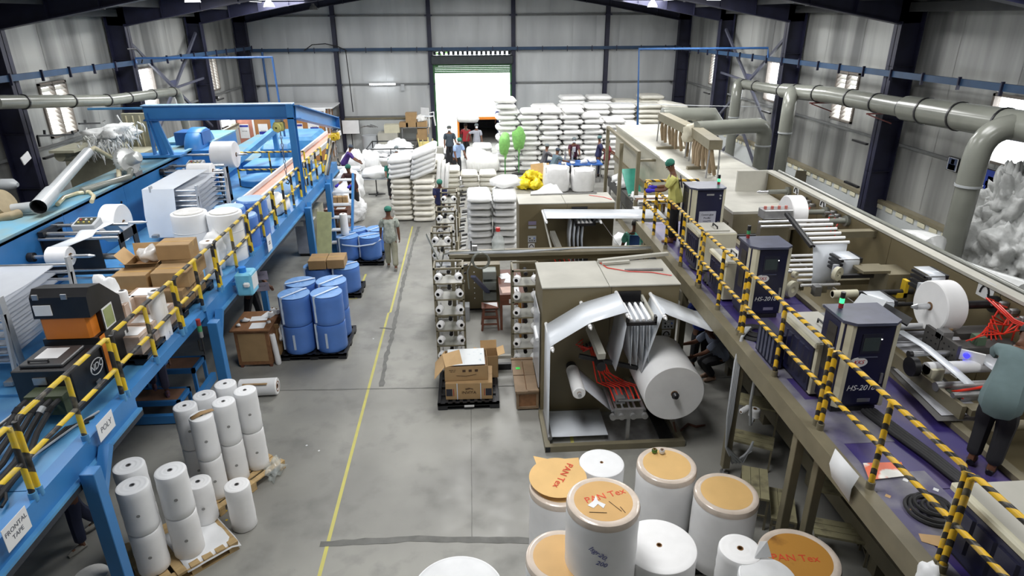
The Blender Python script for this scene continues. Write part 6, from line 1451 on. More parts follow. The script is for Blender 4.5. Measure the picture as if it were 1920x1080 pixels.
for i in range(5): B().tube([(1.7+.1*i,13.0,1.15),(1.8+.1*i,12.9,.95),(1.9+.06*i,12.8,.85)],.012,6).build('red_hose',REDH,t2)
bxp(t2,'lower_unit',STEELD,1.7,2.6,12.6,13.3,.3,.85); bxp(t2,'lower_frame',BEIGE,1.2,3.1,12.5,12.6,0,.1)
t=thing('white_plate','thin steel rod and cable lying on top of the farther olive machine','bar',(2.0,14.0,2.22)); B().cyl((1.3,14.1,2.235),(2.8,14.15,2.235),.015,8).build('rod',STEELD,t); B().tube([(2.6,14.0,2.225),(2.9,13.8,2.225),(3.02,13.6,2.225)],.008,6).build('red_cable',REDH,t)
# beige beam with cables crossing behind the towers
t=thing('cable_beam','beige steel beam with grey cables crossing behind the spool towers','beam',(1.0,11.2,0)); BY=11.25
bxp(t,'beam',BEIGE,-.45,3.3,BY,BY+.08,1.82,1.88); bxp(t,'beam',OLIVE,-.45,3.3,BY+.12,BY+.4,1.70,1.84)
for x in (-.42,3.2): bxp(t,'post',BEIGE,x,x+.07,BY,BY+.07,0,1.82)
for i in range(3): B().tube([(-.9,12.2,1.95+.02*i),(-.62,11.7,1.5),(-.55,11.3,1.88),(-.4,BY+.02,1.91+.01*i),(.8,BY+.03*i,1.90+.012*i),(1.6,BY+.04,1.93-.01*i),(2.0,BY+.02*i,1.95),(3.3,BY+.05,1.90+.01*i)],.016,7).build('cable',GREYL if i<2 else PIPEG,t)
for k in range(3): B().tube([(.12+.15*math.cos(a)+.01*k,BY-.06-.01*k,1.78+.15*math.sin(a)) for a in [2*PI*j/20 for j in range(21)]],.014,7,caps=False).build('cable_coil',PIPEG,t)
B().tube([(-.03,BY-.05,1.8),(-.12,BY,1.55),(-.1,BY,1.2)],.014,7).build('cable',PIPEG,t)
t=thing('lid_plate','slate blue channel leaning under the cable coil','bar',(.1,11.6,0)); B().beam((-.02,11.25,1.45),(.28,12.6,.55),.09,.04).build('channel',mat('slate_blue',K(72,78,112),.5),t)
# olive bench with grey trays behind
t=thing('work_bench','low olive cabinet with stacked grey trays behind the spool towers','cabinet',(.1,13.0,0)); bxp(t,'case',OLIVE,-.35,.55,12.9,13.5,.05,1.05); bxp(t,'plinth',BLACK,-.33,.5,12.92,13.4,0,.05)
for i in range(3): B().box(.18,.46,12.6,12.9,.35+.24*i,.53+.24*i,ch=.01).build('tray',mat('tray_grey',K(140,146,140),.5),t)
for i in range(6): B().cyl((.0,12.89,.3+.12*i),(.0,12.87,.3+.12*i),.012,8).build('bolt',WTRIM,t)
carton('carton','grey plastic crate on the floor left of the wooden stool',-.28,12.55,0,.33,.28,.30,0,mt=mat('crate_grey',K(168,170,172),.5,stretch=(6,1,1)),tape=False,cat='crate')
t=thing('bottle','large translucent bottle with a red cap standing on the beam','bottle',(.55,11.3,1.85)); B().lathe([(.001,0),(.10,.0),(.12,.03),(.12,.22),(.09,.30),(.035,.36),(.03,.40),(.001,.40)],(.46,11.42,1.86),20).build('glass',GLASSC,t); B().cyl((.46,11.42,2.26),(.46,11.42,2.33),.04,14).build('cap',mat('cap_red',K(214,60,56),.4),t)
t=thing('camera_post','small black sensor on a bracket standing on the beam','sensor',(.0,11.3,1.85)); bxp(t,'base',BLACK,-.08,.1,11.28,11.4,1.88,1.92); bxp(t,'post',BLACK,-.05,-.03,11.3,11.32,1.92,2.12); bxp(t,'head',STEELD,-.02,.07,11.3,11.38,1.92,2.02)
# desk behind towers
t=thing('desk','dark red-brown desk with papers behind the right spool tower','desk',(.7,12.5,0)); 
bxp(t,'desk_top',WOODR,.5,1.0,11.9,13.3,.74,.78)
for x in (.5,.95):
    for y in (11.9,13.25): bxp(t,'leg',WOODR,x,x+.05,y,y+.05,0,.74)
bxp(t,'drawer',WOODR,.53,.93,11.88,11.92,.56,.74); bxp(t,'drawer_label',PAPER,.68,.80,11.872,11.88,.60,.69); bxp(t,'side_panel',mat('panel_amber',K(170,120,50),.5),.86,.9,11.5,11.88,.02,.8)
for i,(x,y,w,d,r) in enumerate(((.66,12.15,.24,.32,.1),(.80,12.7,.3,.4,-.2),(.65,12.9,.25,.3,.3),(.85,12.2,.1,.5,0))):
    M=Matrix.Translation((x,y,.781+.002*i))@Matrix.Rotation(r,4,'Z'); B().box(-w/2,w/2,-d/2,d/2,0,.003,M).build('paper_sheet',mat('paper_pink',K(214,182,168),.6) if i==0 else PAPER,None,['pinkish paper sheet on the red-brown desk, nearest the edge','white papers in the middle of the red-brown desk','white sheet at the back of the red-brown desk','narrow white paper along the right of the red-brown desk'][i],'paper')
# wooden stool
t=thing('stool','red-brown wooden stool with a pale worn top between the spool towers','stool',(.27,12.0,0)); c=Vector((.30,12.05,0)); H_=.50
B().box(c.x-.17,c.x+.17,c.y-.15,c.y+.15,H_-.02,H_,ch=.004).build('seat',WOODR,t); B().prism([(c.x-.13,c.y+.12),(c.x+.15,c.y-.1),(c.x+.15,c.y+.12)],'z',H_,H_+.002).build('seat_paper',WTRIM,t)
for sx in (-1,1):
    for sy in (-1,1): B().beam((c.x+sx*.12,c.y+sy*.10,H_-.02),(c.x+sx*.17,c.y+sy*.15,0),.04,.04).build('leg',WOODR,t)
for z in (.12,.28):
    k=.12+.05*(1-z/H_)
    for sy in (-1,1): bxp(t,'stretcher',WOODR,c.x-k,c.x+k,c.y+sy*(k-.02)-.012,c.y+sy*(k-.02)+.012,z,z+.03)
    for sx in (-1,1): bxp(t,'stretcher',WOODR,c.x+sx*k-.012,c.x+sx*k+.012,c.y-k+.02,c.y+k-.02,z,z+.03)
# ---- spool towers
def tower(lab,x0,x1,y0,y1,h,rows,near=True):
    t=thing('spool_tower',lab,'rack',((x0+x1)/2,y0,0)); s_=.03
    for x in (x0,x1-s_):
        for y in (y0,y1-s_): bxp(t,'post',BEIGE,x,x+s_,y,y+s_,.05,h)
        bxp(t,'top_bar',BEIGE,x,x+s_,y0,y1,h-.03,h); bxp(t,'base_bar',BEIGE,x,x+s_,y0,y1,.08,.11)
    for y in (y0,y1-s_): bxp(t,'top_bar',BEIGE,x0,x1,y,y+s_,h-.03,h); bxp(t,'base_bar',BEIGE,x0,x1,y,y+s_,.08,.11)
    for x in (x0+.015,x1-.015):
        for y in (y0+.015,y1-.015): B().cyl((x,y,0),(x,y,.05),.022,10).build('castor',RUBBER,t)
    for i in range(rows):
        z=h-.17-.30*i
        bxp(t,'cross_bar',BEIGE,x0,x1,y0,y0+.02,z-.13,z-.11); B().box(x0+.02,x1-.02,y0+.02,y1-.02,z-.135,z-.125).build('shelf_plate',mat('shelf_plate',K(142,142,132),.35),t)
        B().cyl(((x0+x1)/2,y0+.1,z+.06),((x0+x1)/2,y1-.1,z+.06),.035,10).build('tension_disc',BLACK,t)
        for k,sx in enumerate((-1,1)):
            xs=x0+.09 if sx<0 else x1-.09
            sp=thing('thread_spool','white thread spool in a rack: '+lab.split(' at ')[0]+', '+ORD[i]+' row from the top, '+('left' if sx<0 else 'right'),'spool',(xs,y0+.05,z))
            sp['label']='%s white spool, %s row from top of %s'%('left' if sx<0 else 'right',ORD[i],SPN[0])
            d=Vector((sx*-.35,1,0)).normalized(); p=Vector((xs+sx*.02,y0-.02,z)); M=d.to_track_quat('Z','Y').to_matrix().to_4x4()
            B().lathe([(.030,-.01),(.062,-.005),(.066,.02),(.066,.09),(.05,.10),(.03,.10)],p,18,M).build('thread_wind',ROLLW,sp); B().lathe([(.001,.03),(.031,.03),(.031,-.012),(.02,-.012)],p,14,M).build('spool_core',BLACK,sp)
            B().cyl(p+d*.1,((xs),y0+.3,z),.01,6).build('spindle',STEELD,t)
    return t
SPN=['the nearest spool tower']
tower('beige spool tower nearest the open carton',-.70,-.18,10.4,10.82,1.95,6)
SPN[0]='the right spool tower'; tower('beige spool tower beside the big olive machine',.64,1.12,10.2,10.65,1.95,6)
SPN[0]='the second tower of the left row'; tower('beige spool tower, second of the left row from the camera',-.84,-.42,12.4,12.85,1.95,4)
SPN[0]='the third tower of the left row'; tower('beige spool tower, third of the left row from the camera',-.82,-.38,14.1,14.55,1.9,3)
SPN[0]='the farthest tower of the left row'; tower('beige spool tower, farthest of the left row',-.78,-.36,15.8,16.25,1.9,2)
t=thing('thread_guides','row of small dark thread guides and tensioners right of the spool towers','guide',(-.25,13.5,1.0))
for i in range(26):
    y=11.6+.18*i; z=1.2+.08*(i%5)+.02*i; B().cyl((-.30+.03*(i%3),y,z),(-.18+.03*(i%3),y,z+.02),.025,8).build('guide',BLACK if i%2 else STEELD,t)
for yy in (11.8,13.4,15.2): bxp(t,'post',BEIGE,-.33,-.29,yy,yy+.04,0,1.95)
bxp(t,'rail',BEIGE,-.33,-.29,11.6,16.3,1.2,1.24); bxp(t,'rail',BEIGE,-.33,-.29,11.6,16.3,1.5,1.54); bxp(t,'plate',GREYL,-.75,-.35,12.1,12.35,1.35,1.36)
# ---- pallet with cartons
pallet('black plastic pallet with brown cartons at the centre of the floor',-.15,9.58,1.0,1.08,plastic=True,mt=PBLACK)
pm=mat('label_white',(.7,.7,.7)); t=B().box(-.22,-.06,9.028,9.036,.055,.09).build('label_strip',pm,None,'small white label on the front edge of the central black pallet','label')
lo=carton('carton','closed brown carton printed INVIYA, bottom one on the central pallet',-.13,9.42,.13,.76,.56,.30,-.03,tape=False)
INK=mat('print_brown',K(70,50,34),.7)
def lcl(parent,nm,mt,*a):
    o=B().box(*a).build(nm,mt,parent,world=False); return o
for x in (-.37,.27): lcl(lo,'dark_print',mat('print_black',(.02,.02,.03)),x,x+.10,-.283,-.280,.07,.20)
for x in (-.255,.245): lcl(lo,'red_print',mat('print_red',(.3,.03,.03)),x,x+.012,-.283,-.280,.07,.20)
for x in (-.19,.19): lcl(lo,'strap',TAPEW,x-.006,x+.006,-.284,-.279,0,.30)
def ltext(parent,s_,sz,x,z,mt,y=-.284):
    cu=text(s_,sz,Matrix.Identity(4),mt,'lettering',parent,.001); cu.data.transform(Matrix.Translation(wloc(parent))); cu.data.transform(frame3((x,y,z),(1,0,0),(0,0,1))); return cu
ltext(lo,'INVIYA',.075,0,.13,INK)
o=B().tube([(-.06,-.284,.20),(0,-.284,.215),(.07,-.284,.19)],.004,5).tube([(-.05,-.284,.185),(.02,-.284,.205),(.06,-.284,.2)],.004,5).build('print_swoosh',INK,lo,world=False)
up=carton('carton','open brown carton with a printed white sheet and a raised flap, on the INVIYA carton',-.18,9.50,.437,.70,.56,.26,.02,open_=True,flaps=(0,0,-.9,0))
lcl(up,'printed_sheet',mat('dotted_sheet',(.80,.83,.84),.5,col2=(.35,.5,.55),scale=14,thr=(.62,.75)),-.30,.31,-.24,.31,.262,.270)
B().quad((-.33,-.28,.262),(-.05,-.20,.268),(-.10,.05,.40),(-.38,-.02,.36),t=.004).build('flap',CARD2,up,world=False)
for k in range(3): lcl(up,'print_icon',INK,-.06+k*.10,-.01+k*.10,-.284,-.280,.16,.20)
ltext(up,'GROSS WT',.022,-.22,.20,INK,-.282); ltext(up,'NET WT',.022,-.22,.17,INK,-.282); 
B().tube([(-.16,-.284,.10),(0,-.284,.085),(.16,-.284,.11)],.003,5).build('print_swoosh',INK,up,world=False)
carton('carton','small open brown carton at the back right of the central pallet',.22,9.95,.13,.28,.3,.42,.05,open_=True,flaps=(.0,1.3,.3,1.0))
carton('carton','small brown carton lower in the back right corner of the central pallet',.16,9.93,.0+.13,.001,.001,.001,0) if False else None
# wooden crate with plank lid
t=thing('wooden_crate','weathered brown wooden crate with loose boards on top beside the big machine','crate',(.8,9.4,0))
bxp(t,'body',WOODB,.64,.96,8.97,9.97,.03,.34); 
for (a,b_,c_,d) in ((.62,.98,.03,.07),(.62,.98,.30,.34),(.62,.66,.07,.30),(.94,.98,.07,.30)): bxp(t,'rim_board',PLANKG,a,b_,8.945,8.968,c_,d)
for i in range(2): 
    for j in range(2):
        x=.60+.19*i; B().box(x,x+.18,8.93+.52*j,8.93+.52*j+.50,.345+.004*((i+j)%2),.37+.004*((i+j)%2),Matrix.Rotation(0,4,'Z'),ch=.003).build('plank',PLANKG,t)
bxp(t,'plank',PLANKG,.62,.80,8.90,8.96,.35,.385); bxp(t,'plank',PLANKG,.80,.98,8.91,8.97,.36,.39); bxp(t,'plank',PLANKG,.60,.98,9.99,10.05,.345,.37)
bxp(t,'green_note',mat('note_green',K(60,230,90),.5),.66,.73,9.63,9.70,.376,.378)
bxp(t,'foot',PLANKG,.64,.96,8.99,9.05,0,.03); bxp(t,'foot',PLANKG,.64,.96,9.88,9.94,0,.03)
t=thing('sheet_door','translucent sheet leaning on the left side of the big olive machine','sheet',(.97,9.3,0)); B().box(.965,.975,8.9,9.75,.45,1.75).build('sheet',FILMG,t); B().cyl((.95,9.35,1.3),(.95,8.95,1.28),.03,12).build('top_tube',WTRIM,t)
t=thing('floor_beam','beige beam on the floor between the spool towers','beam',(.2,10.3,0)); bxp(t,'beam',BTOP,-.12,.62,10.3,10.36,.22,.28); bxp(t,'beam',BLACK,-.12,.62,10.28,10.34,.0,.12)
# ================================================================ LEFT GROUP OF ROLLS
pallet('wooden pallet under the two-high white rolls near the blue steps',-3.38,7.48,.80,1.12,rz=-.55)
MP=[(-3.73,7.33,'front left'),(-3.58,7.58,'middle left'),(-3.40,7.85,'back left'),(-3.44,7.09,'front right'),(-3.27,7.40,'middle right'),(-3.08,7.66,'back right')]
GD=mat('sticker_grey',K(150,150,148),.6)
for i,(x,y,lb) in enumerate(MP):
    for k in range(2):
        t=vroll('film_roll','white film roll of the farther pallet, %s, %s layer'%(lb,'bottom' if k==0 else 'top'),x,y,.13+.61*k,.142 if i<5 else .145,.605,WHITE if k else ROLLW,core=.025,corem=STEELD)
        a=-1.15; p=Vector((math.cos(a)*.1425,math.sin(a)*.1425,.3)); M=Matrix.Translation(p+Vector((x,y,.13+.61*k)))@Vector((math.cos(a),math.sin(a),0)).to_track_quat('Z','Y').to_matrix().to_4x4()
        B().lathe([(.001,.002),(.018,.002),(.02,0)],(0,0,0),12,M).build('sticker',GD,t)
t=thing('kraft_paper','torn brown paper strip on the front right roll of the farther pallet','paper',(-3.44,7.09,1.36)); B().sheet([[(-3.55,7.03,1.36),(-3.5,6.98,1.36)],[(-3.45,7.12,1.385),(-3.41,7.07,1.37)],[(-3.34,7.2,1.37),(-3.30,7.17,1.36)]]).build('sheet',CARD,t,fix=False,solid=.003)
axroll('film_roll','white film roll lying on the floor behind the farther pallet, with a brown tape stripe',(-3.68,9.75,.15),(1,.03,0),.145,.62,core=.09)
bx_=B().box(-3.9,-3.5,9.62,9.66,.26,.275).build('tape_strip',CARD,None,'brown tape strip stuck on the lying white roll','tape')
blob('plastic_wrap','loose clear plastic wrap at the right of the farther pallet','wrap',(-2.86,7.6,.0),(.2,.35,.25),GLASSC,8,rough=.8)
pallet('wooden pallet under the nearer white rolls at the lower left',-3.60,6.22,1.0,.95,rz=.76)
LP=[(-3.72,5.87,2,'front left'),(-3.92,6.22,2,'back left'),(-3.42,6.10,2,'front right'),(-3.42,6.62,1,'back right single')]
for i,(x,y,n,lb) in enumerate(LP):
    for k in range(n):
        t=vroll('film_roll','white film roll of the nearer pallet, %s%s'%(lb,'' if n==1 else (', bottom layer' if k==0 else ', top layer')),x,y,.135+.58*k,.165 if i!=3 else .15,.575,WHITE if k else ROLLW,core=.028,corem=STEELD)
        a=-1.15; p=Vector((math.cos(a)*.166,math.sin(a)*.166,.28)); M=Matrix.Translation(p+Vector((x,y,.135+.58*k)))@Vector((math.cos(a),math.sin(a),0)).to_track_quat('Z','Y').to_matrix().to_4x4()
        B().lathe([(.001,.002),(.018,.002),(.02,0)],(0,0,0),12,M).build('sticker',GD,t)
t=thing('cover_sheet','white sheet draped over the free corner of the nearer pallet','sheet',(-3.2,6.2,.14))
def rot(x,y): c,s_=math.cos(.76),math.sin(.76); return (-3.60+x*c-y*s_,6.22+x*s_+y*c)
rows=[]
for i in range(7):
    r=[]
    for j in range(6):
        u=-.1+.62*i/6; v=-.49+.75*j/5; x,y=rot(u,v); z=.142+.012*noise.noise(Vector((u*6,v*6,1))); 
        if j==0: z-=.05
        if i==6: z-=.04
        r.append((x,y,z))
    rows.append(r)
B().sheet(rows).build('sheet',WHITE,t,fix=False,solid=.004)
vroll('film_roll','single white film roll standing alone on the floor beside the nearer pallet',-2.97,6.62,0,.15,.64,ROLLW,core=.028,corem=STEELD)
t=vroll('wrapped_roll','white bagged roll with a kraft edge at the bottom left of the photo',-4.02,5.3,0,.17,.62,WHITE,core=.02); B().lathe([(.001,.65),(.08,.64),(.16,.625),(.18,.58),(.175,.54)],(-4.02,5.3,0),24).build('bag_top',mat('creased_wrap',(.7,.69,.66),.3,bump=.8),t); B().lathe([(.178,.55),(.182,.54),(.18,.53)],(-4.02,5.3,0),24).build('kraft_edge',CARD,t)
# scraps on the floor
for i,(px,py) in enumerate(((598,845),(424,958),(425,975),(700,635),(575,835),(515,860))):
    c=gz(px,py,.003); B().quad(c+Vector((-.02,0,0)),c+Vector((0,.02,0)),c+Vector((.02,.0,0)),c+Vector((0,-.02,0)),t=-.003).build('floor_scrap',YEL if i in (1,2) else WTRIM,None,['tiny white scrap on the floor between the white rolls and the yellow line','small yellow fleck above the lone white roll','small yellow fleck beside the lone white roll','white scrap on the yellow floor line','white scrap left of the yellow line, middle','clear scrap beside the farther pallet of white rolls'][i],'scrap')
# ================================================================ FRONT GROUP OF BIG ROLLS
RED=mat('print_bright_red',K(214,72,44),.6)
def bigroll(lab,px,py,h,R,top=None,z0=.0,core=.03,mt=ROLLW,corem=CARDIN):
    c=gz(px,py,z0+h); t=vroll('fabric_roll',lab,c.x,c.y,z0,R,h,mt,core=core,topm=top,corem=corem,seg=56); return t,c
def toptext(t,c,h,s_,size,ang,off=(0,0),mt=RED):
    M=Matrix.Translation((c.x+off[0],c.y+off[1],h+.0135))@Matrix.Rotation(ang,4,'Z'); text(s_,size,M,mt,'lettering',t,.001)
pallet('black plastic pallet under the big kraft-topped rolls, right of the cluster',2.5,6.0,1.2,1.1,rz=.1,plastic=True,mt=PBLACK,h=.11)
t,c=bigroll('big white roll with a plain kraft disc and clear rim, right of the roll cluster',1362,925,.92,.345,KRAFT,z0=.11)
t,c=bigroll('big white roll with a kraft disc carrying two small tape cores',1250,872,.92,.345,KRAFT,z0=.11)
for k,(px,py,mt) in enumerate(((1227,847,mat('core_green',K(74,120,50),.5)),(1241,848,WTRIM))):
    q=gz(px,py,1.06); vroll('tape_core','small %s tape core standing on the kraft-topped roll'%('green and brown' if k==0 else 'white'),q.x,q.y,1.047,.032,.05,mt,core=.024,seg=20)
t,c=bigroll('white roll with a plain wrapped end behind the kraft-topped rolls',1128,867,.98,.27,None,core=.02,mt=WHITE)
t,c=bigroll('big white roll under the loose PANTex kraft discs at the left of the cluster',1050,912,.95,.35,KRAFT)
for k,(px,py,zz,rr,an) in enumerate(((1062,880,1.0,.34,.0),(1046,895,1.03,.33,.0))):
    q=gz(px,py,zz); 
    t=thing('kraft_disc','loose kraft cardboard disc printed PANTex on the left roll of the cluster' if k else 'torn kraft cardboard sheet under the printed PANTex disc','disc',(q.x,q.y,zz))
    if k: B().lathe([(.001,.006),(rr,.004),(rr,0),(.001,0)],(q.x,q.y,zz),44,Matrix.Rotation(.05,4,'X')).build('disc',KRAFT,t); text('PAN Tex',.115,Matrix.Translation((q.x+.06,q.y+.02,zz+.012))@Matrix.Rotation(.05,4,'X')@Matrix.Rotation(-2.1,4,'Z'),RED,'lettering',t,.001); text('the packaging people',.022,Matrix.Translation((q.x-.02,q.y+.02,zz+.010))@Matrix.Rotation(.05,4,'X')@Matrix.Rotation(-2.1,4,'Z'),RED,'small_lettering',t,.001) if False else None
    else: 
        pts=[gz(*p,1.005) for p in ((1000,853),(1035,860),(1085,856),(1088,880),(1060,905),(1010,880))]; B().prism([(p.x,p.y) for p in pts],'z',.985,.99).build('torn_sheet',KRAFT,t)
# the tall wrapped roll stands on another roll
t,c=bigroll('tall front white roll whose torn kraft disc reads PANTex',1131,940,.95,.345,KRAFTW,z0=.72,mt=WHITE)
toptext(t,c,1.67,'PAN Tex',.11,.28,(.03,.06)); B().prism([(c.x-.16,c.y-.06),(c.x-.11,c.y-.10),(c.x-.06,c.y-.05),(c.x-.02,c.y-.11),(c.x+.01,c.y-.06),(c.x-.05,c.y-.01),(c.x-.06,c.y+.07),(c.x-.09,c.y+.0)],'z',1.684,1.686).build('tear',WTRIM,t)
for (a_,b2) in (((.05,-.02),(.14,-.16)),((.14,-.10),(.17,-.18)),((-.16,-.15),(.0,-.17))): B().tube([(c.x+a_[0],c.y+a_[1],1.685),(c.x+b2[0],c.y+b2[1],1.685)],.003,5).build('scratch',INK,t)
PEN=mat('pen_blue',K(88,92,150),.6)
def sidetext(t,c,R,z,s_,size,ang,mt=PEN,tilt=-.5):
    d=Vector((math.cos(ang),math.sin(ang),0)); s2=Vector((-d.y,d.x,0)); M=frame3(c.to_3d()*0+Vector((c.x,c.y,z))+d*(R+.003),s2,(0,0,1))@Matrix.Rotation(tilt,4,'Z'); text(s_,size,M,mt,'handwriting',t,.001,.2)
sidetext(t,c,.345,1.36,'Isgr20,',.075,-1.85,tilt=-.6); sidetext(t,c,.345,1.24,'200',.07,-1.75,tilt=-.3)
t,c2_=bigroll('white roll standing under the tall PANTex roll',1131,940,.70,.35,None,z0=0); t.location=(c.x,c.y,0)
t,c=bigroll('white roll with a kraft disc in a deep rim, lower left of the cluster',1072,1040,.95,.36,KRAFTW,z0=0,mt=WHITE); 
t['label']='white roll with a recessed kraft disc, lower left of the cluster under the tall roll'; t.location=(c.x-.1,c.y-.02,0)
t,c=bigroll('plain big white roll with a small brown core hole beside the tall PANTex roll',1236,1022,.98,.375,None,z0=0,core=.028)
t,c=bigroll('narrow white roll with a dark core hole, on top right of the cluster',1388,1028,.42,.20,None,z0=.75,core=.03)
for k in range(2): t_=vroll('fabric_roll','narrow white roll under the dark-cored roll, %s in the stack'%('lower' if k==0 else 'middle'),c.x,c.y,.375*k,.2,.37,ROLLW,core=.03)
t,c=bigroll('big roll with a dirty kraft disc reading PANTex at the lower right',1498,1045,1.0,.385,mat('kraft_dirty',K(190,138,66),.3,col2=K(140,96,48),scale=4,thr=(.55,.7)),mt=WHITE)
toptext(t,c,1.0,'PAN Tex',.12,-.12,(-.05,-.02))
t,c=bigroll('bright white wrapped roll at the bottom edge, right of the cluster',1440,1082,1.15,.26,None,mt=WHITE,core=.02); B().lathe([(.001,1.17),(.15,1.165),(.24,1.155),(.262,1.12)],(c.x,c.y,0),30).build('wrap_top',WTRIM,t)
B().quad((c.x-.05,c.y+.2,1.18),(c.x+.12,c.y+.2,1.18),(c.x+.08,c.y+.26,1.32),(c.x+.02,c.y+.28,1.3),t=.004).build('paper_tip',WTRIM,t)
t,c=bigroll('white wrapped roll end just entering the bottom edge at the centre',858,1108,1.15,.42,None,mt=WHITE,core=.02); B().lathe([(.001,1.17),(.35,1.165),(.40,1.15),(.422,1.12)],(c.x,c.y,0),40).build('wrap_top',WTRIM,t)
# ================================================================ BLUE WRAPPED ROLLS, DESK
pallet('black plastic pallet under the four blue wrapped roll stacks',-3.02,11.5,1.2,1.2,plastic=True,mt=PBLACK,h=.12)
def bluebag(lab,x,y,z,R,h,strap=True,top=True):
    t=vroll('wrapped_roll',lab,x,y,z,R,h,BAGB,core=.0)
    if top:
        q=B(); n=36; vs=[]
        for k in range(5):
            for i in range(n):
                a=2*PI*i/n; r=R*(.05+.95*k/4); vs.append((x+r*math.cos(a),y+r*math.sin(a),z+h+.012+.012*math.sin(a*9+k)*(1-k/4)*k*.5+.006*math.sin(a*17)*(k%2)))
        q.add(vs,[(k*n+i,k*n+(i+1)%n,(k+1)*n+(i+1)%n,(k+1)*n+i) for k in range(4) for i in range(n)],True); q.add(vs[:n],[tuple(range(n))]); q.build('gathered_top',BAGBT,t)
    if strap:
        a=random.choice((.5,.7,.9)) 
        if top: B().beam((x-math.cos(a)*R,y-math.sin(a)*R,z+h+.028),(x+math.cos(a)*R,y+math.sin(a)*R,z+h+.028),.05,.004).build('tape',TAPEW,t)
        b2=a+PI; B().beam((x+math.cos(b2)*(R+.004),y+math.sin(b2)*(R+.004),z+h+.02),(x+math.cos(b2)*(R+.004),y+math.sin(b2)*(R+.004),z+.05),.05,.006).build('tape',TAPEW,t)
        B().beam((x-.03,y-(R+.004),z+h*.2),(x-.03,y-(R+.004),z+h*.75),.04,.005).build('tape',TAPEW,t) if not top else None
for (x,y,lb) in ((-3.30,11.18,'front left'),(-2.72,11.20,'front right'),(-3.32,11.76,'back left'),(-2.74,11.78,'back right')):
    for k in range(2): bluebag('blue film-wrapped roll of the tall stacks by the desk, %s, %s layer'%(lb,'bottom' if k==0 else 'top'),x,y,.12+.56*k,.285,.55,True,k==1)
pallet('black plastic pallet under the blue rolls that carry two brown cartons',-3.2,14.15,1.25,.75,plastic=True,mt=PBLACK,h=.12)
for (x,y,lb) in ((-3.55,14.1,'left'),(-2.92,14.08,'right')): bluebag('blue film-wrapped roll under the two brown cartons, '+lb,x,y,.12,.31,.56,True,True)
for i,(x,y,lb) in enumerate(((-3.48,14.02,'left'),(-3.08,14.05,'right'))): carton('carton','brown carton lying on the blue rolls, '+lb,x,y,.722,.38,.5,.20,.03)
carton('carton','open brown carton between the tall blue stacks and the cartons',-3.32,12.75,.0,.42,.35,.5,.0,open_=True,flaps=(.3,1.35,.6,.3))
carton('carton','open brown carton on the floor left of the tall blue stacks',-3.78,11.35,.0,.25,.4,.55,.1,open_=True,flaps=(.9,.9,1.2,.3))
pallet('black plastic pallet under the far blue rolls tied with a white strap',-2.93,16.45,1.25,1.2,plastic=True,mt=PBLACK,h=.12)
for (x,y,lb) in ((-3.22,16.2,'front left'),(-2.66,16.2,'front right'),(-3.1,16.78,'back left'),(-2.55,16.8,'back right')): bluebag('blue film-wrapped roll of the far pallet tied with a white strap, '+lb,x,y,.12,.28,.58,True,True)
t=thing('strap','white strap tied around the far blue rolls','strap',(-2.9,16.2,.5)); B().tube([(-3.5,16.2,.62),(-3.3,15.92,.56),(-2.94,15.9,.52),(-2.55,15.92,.56),(-2.36,16.15,.62)],.02,6).build('strap',TAPEW,t)
vroll('film_roll','tall narrow white roll standing on the far blue rolls',-3.28,16.25,.74,.10,.55,ROLLW,core=.03)
# desk with papers
t=thing('desk','brown wooden counter desk covered with papers beside the tall blue stacks','desk',(-4.05,11.0,0))
bxp(t,'front_panel',WOODB,-4.32,-3.72,10.72,10.76,.05,.74); bxp(t,'side_panel',WOODB,-4.32,-4.28,10.76,11.45,.05,.74); bxp(t,'side_panel',WOODB,-3.76,-3.72,10.76,11.45,.05,.74)
B().box(-4.37,-3.67,10.66,11.5,.74,.77,ch=.006).build('desk_top',WOODB,t); bxp(t,'inner_panel',CARD,-4.26,-3.78,10.715,10.72,.12,.68)
for x in (-4.30,-3.78): bxp(t,'foot',WOODR,x,x+.05,10.72,10.77,0,.05)
for i,(x,y,w,d,r,lb) in enumerate(((-3.92,10.85,.26,.24,.05,'white form with a brown stain at the front of the desk'),(-3.98,11.15,.30,.2,.1,'white papers in the middle of the desk'),(-3.84,11.3,.22,.25,-.3,'white papers at the back of the desk'))):
    M=Matrix.Translation((x,y,.773+.003*i))@Matrix.Rotation(r,4,'Z'); B().box(-w/2,w/2,-d/2,d/2,0,.003,M).build('paper_sheet',PAPER,None,lb,'paper')
for i,(x,y,s_) in enumerate(((-4.2,11.05,.16),(-4.26,10.85,.09),(-3.75,10.95,.08))): blob('paper_scrap','crumpled white %s on the desk, %s'%(('tissue','back left'),('scrap','front left'),('scrap','right side'))[i],'scrap',(x,y,.77),(s_,s_*.8,.06),PAPER,i+50,sub=2,rough=.8)
for i,(x,y) in enumerate(((-3.79,11.38),(-3.70,11.33),(-3.78,11.22))): vroll('tape_roll','small white roll standing on the back of the desk, %s'%('leftmost','rightmost','nearest')[i],x,y,.775,.045,.10,ROLLW,core=.02,seg=18)
vroll('film_roll','tall thin white roll leaning on the right side of the desk',-3.64,10.8,0,.05,.62,ROLLW,core=.015,lean=(0,-.06,0))
blob('plastic_bag','white plastic bag hanging between the desk and the blue stack','bag',(-3.62,11.25,.3),(.14,.3,.4),WHITE,15,rough=.6)
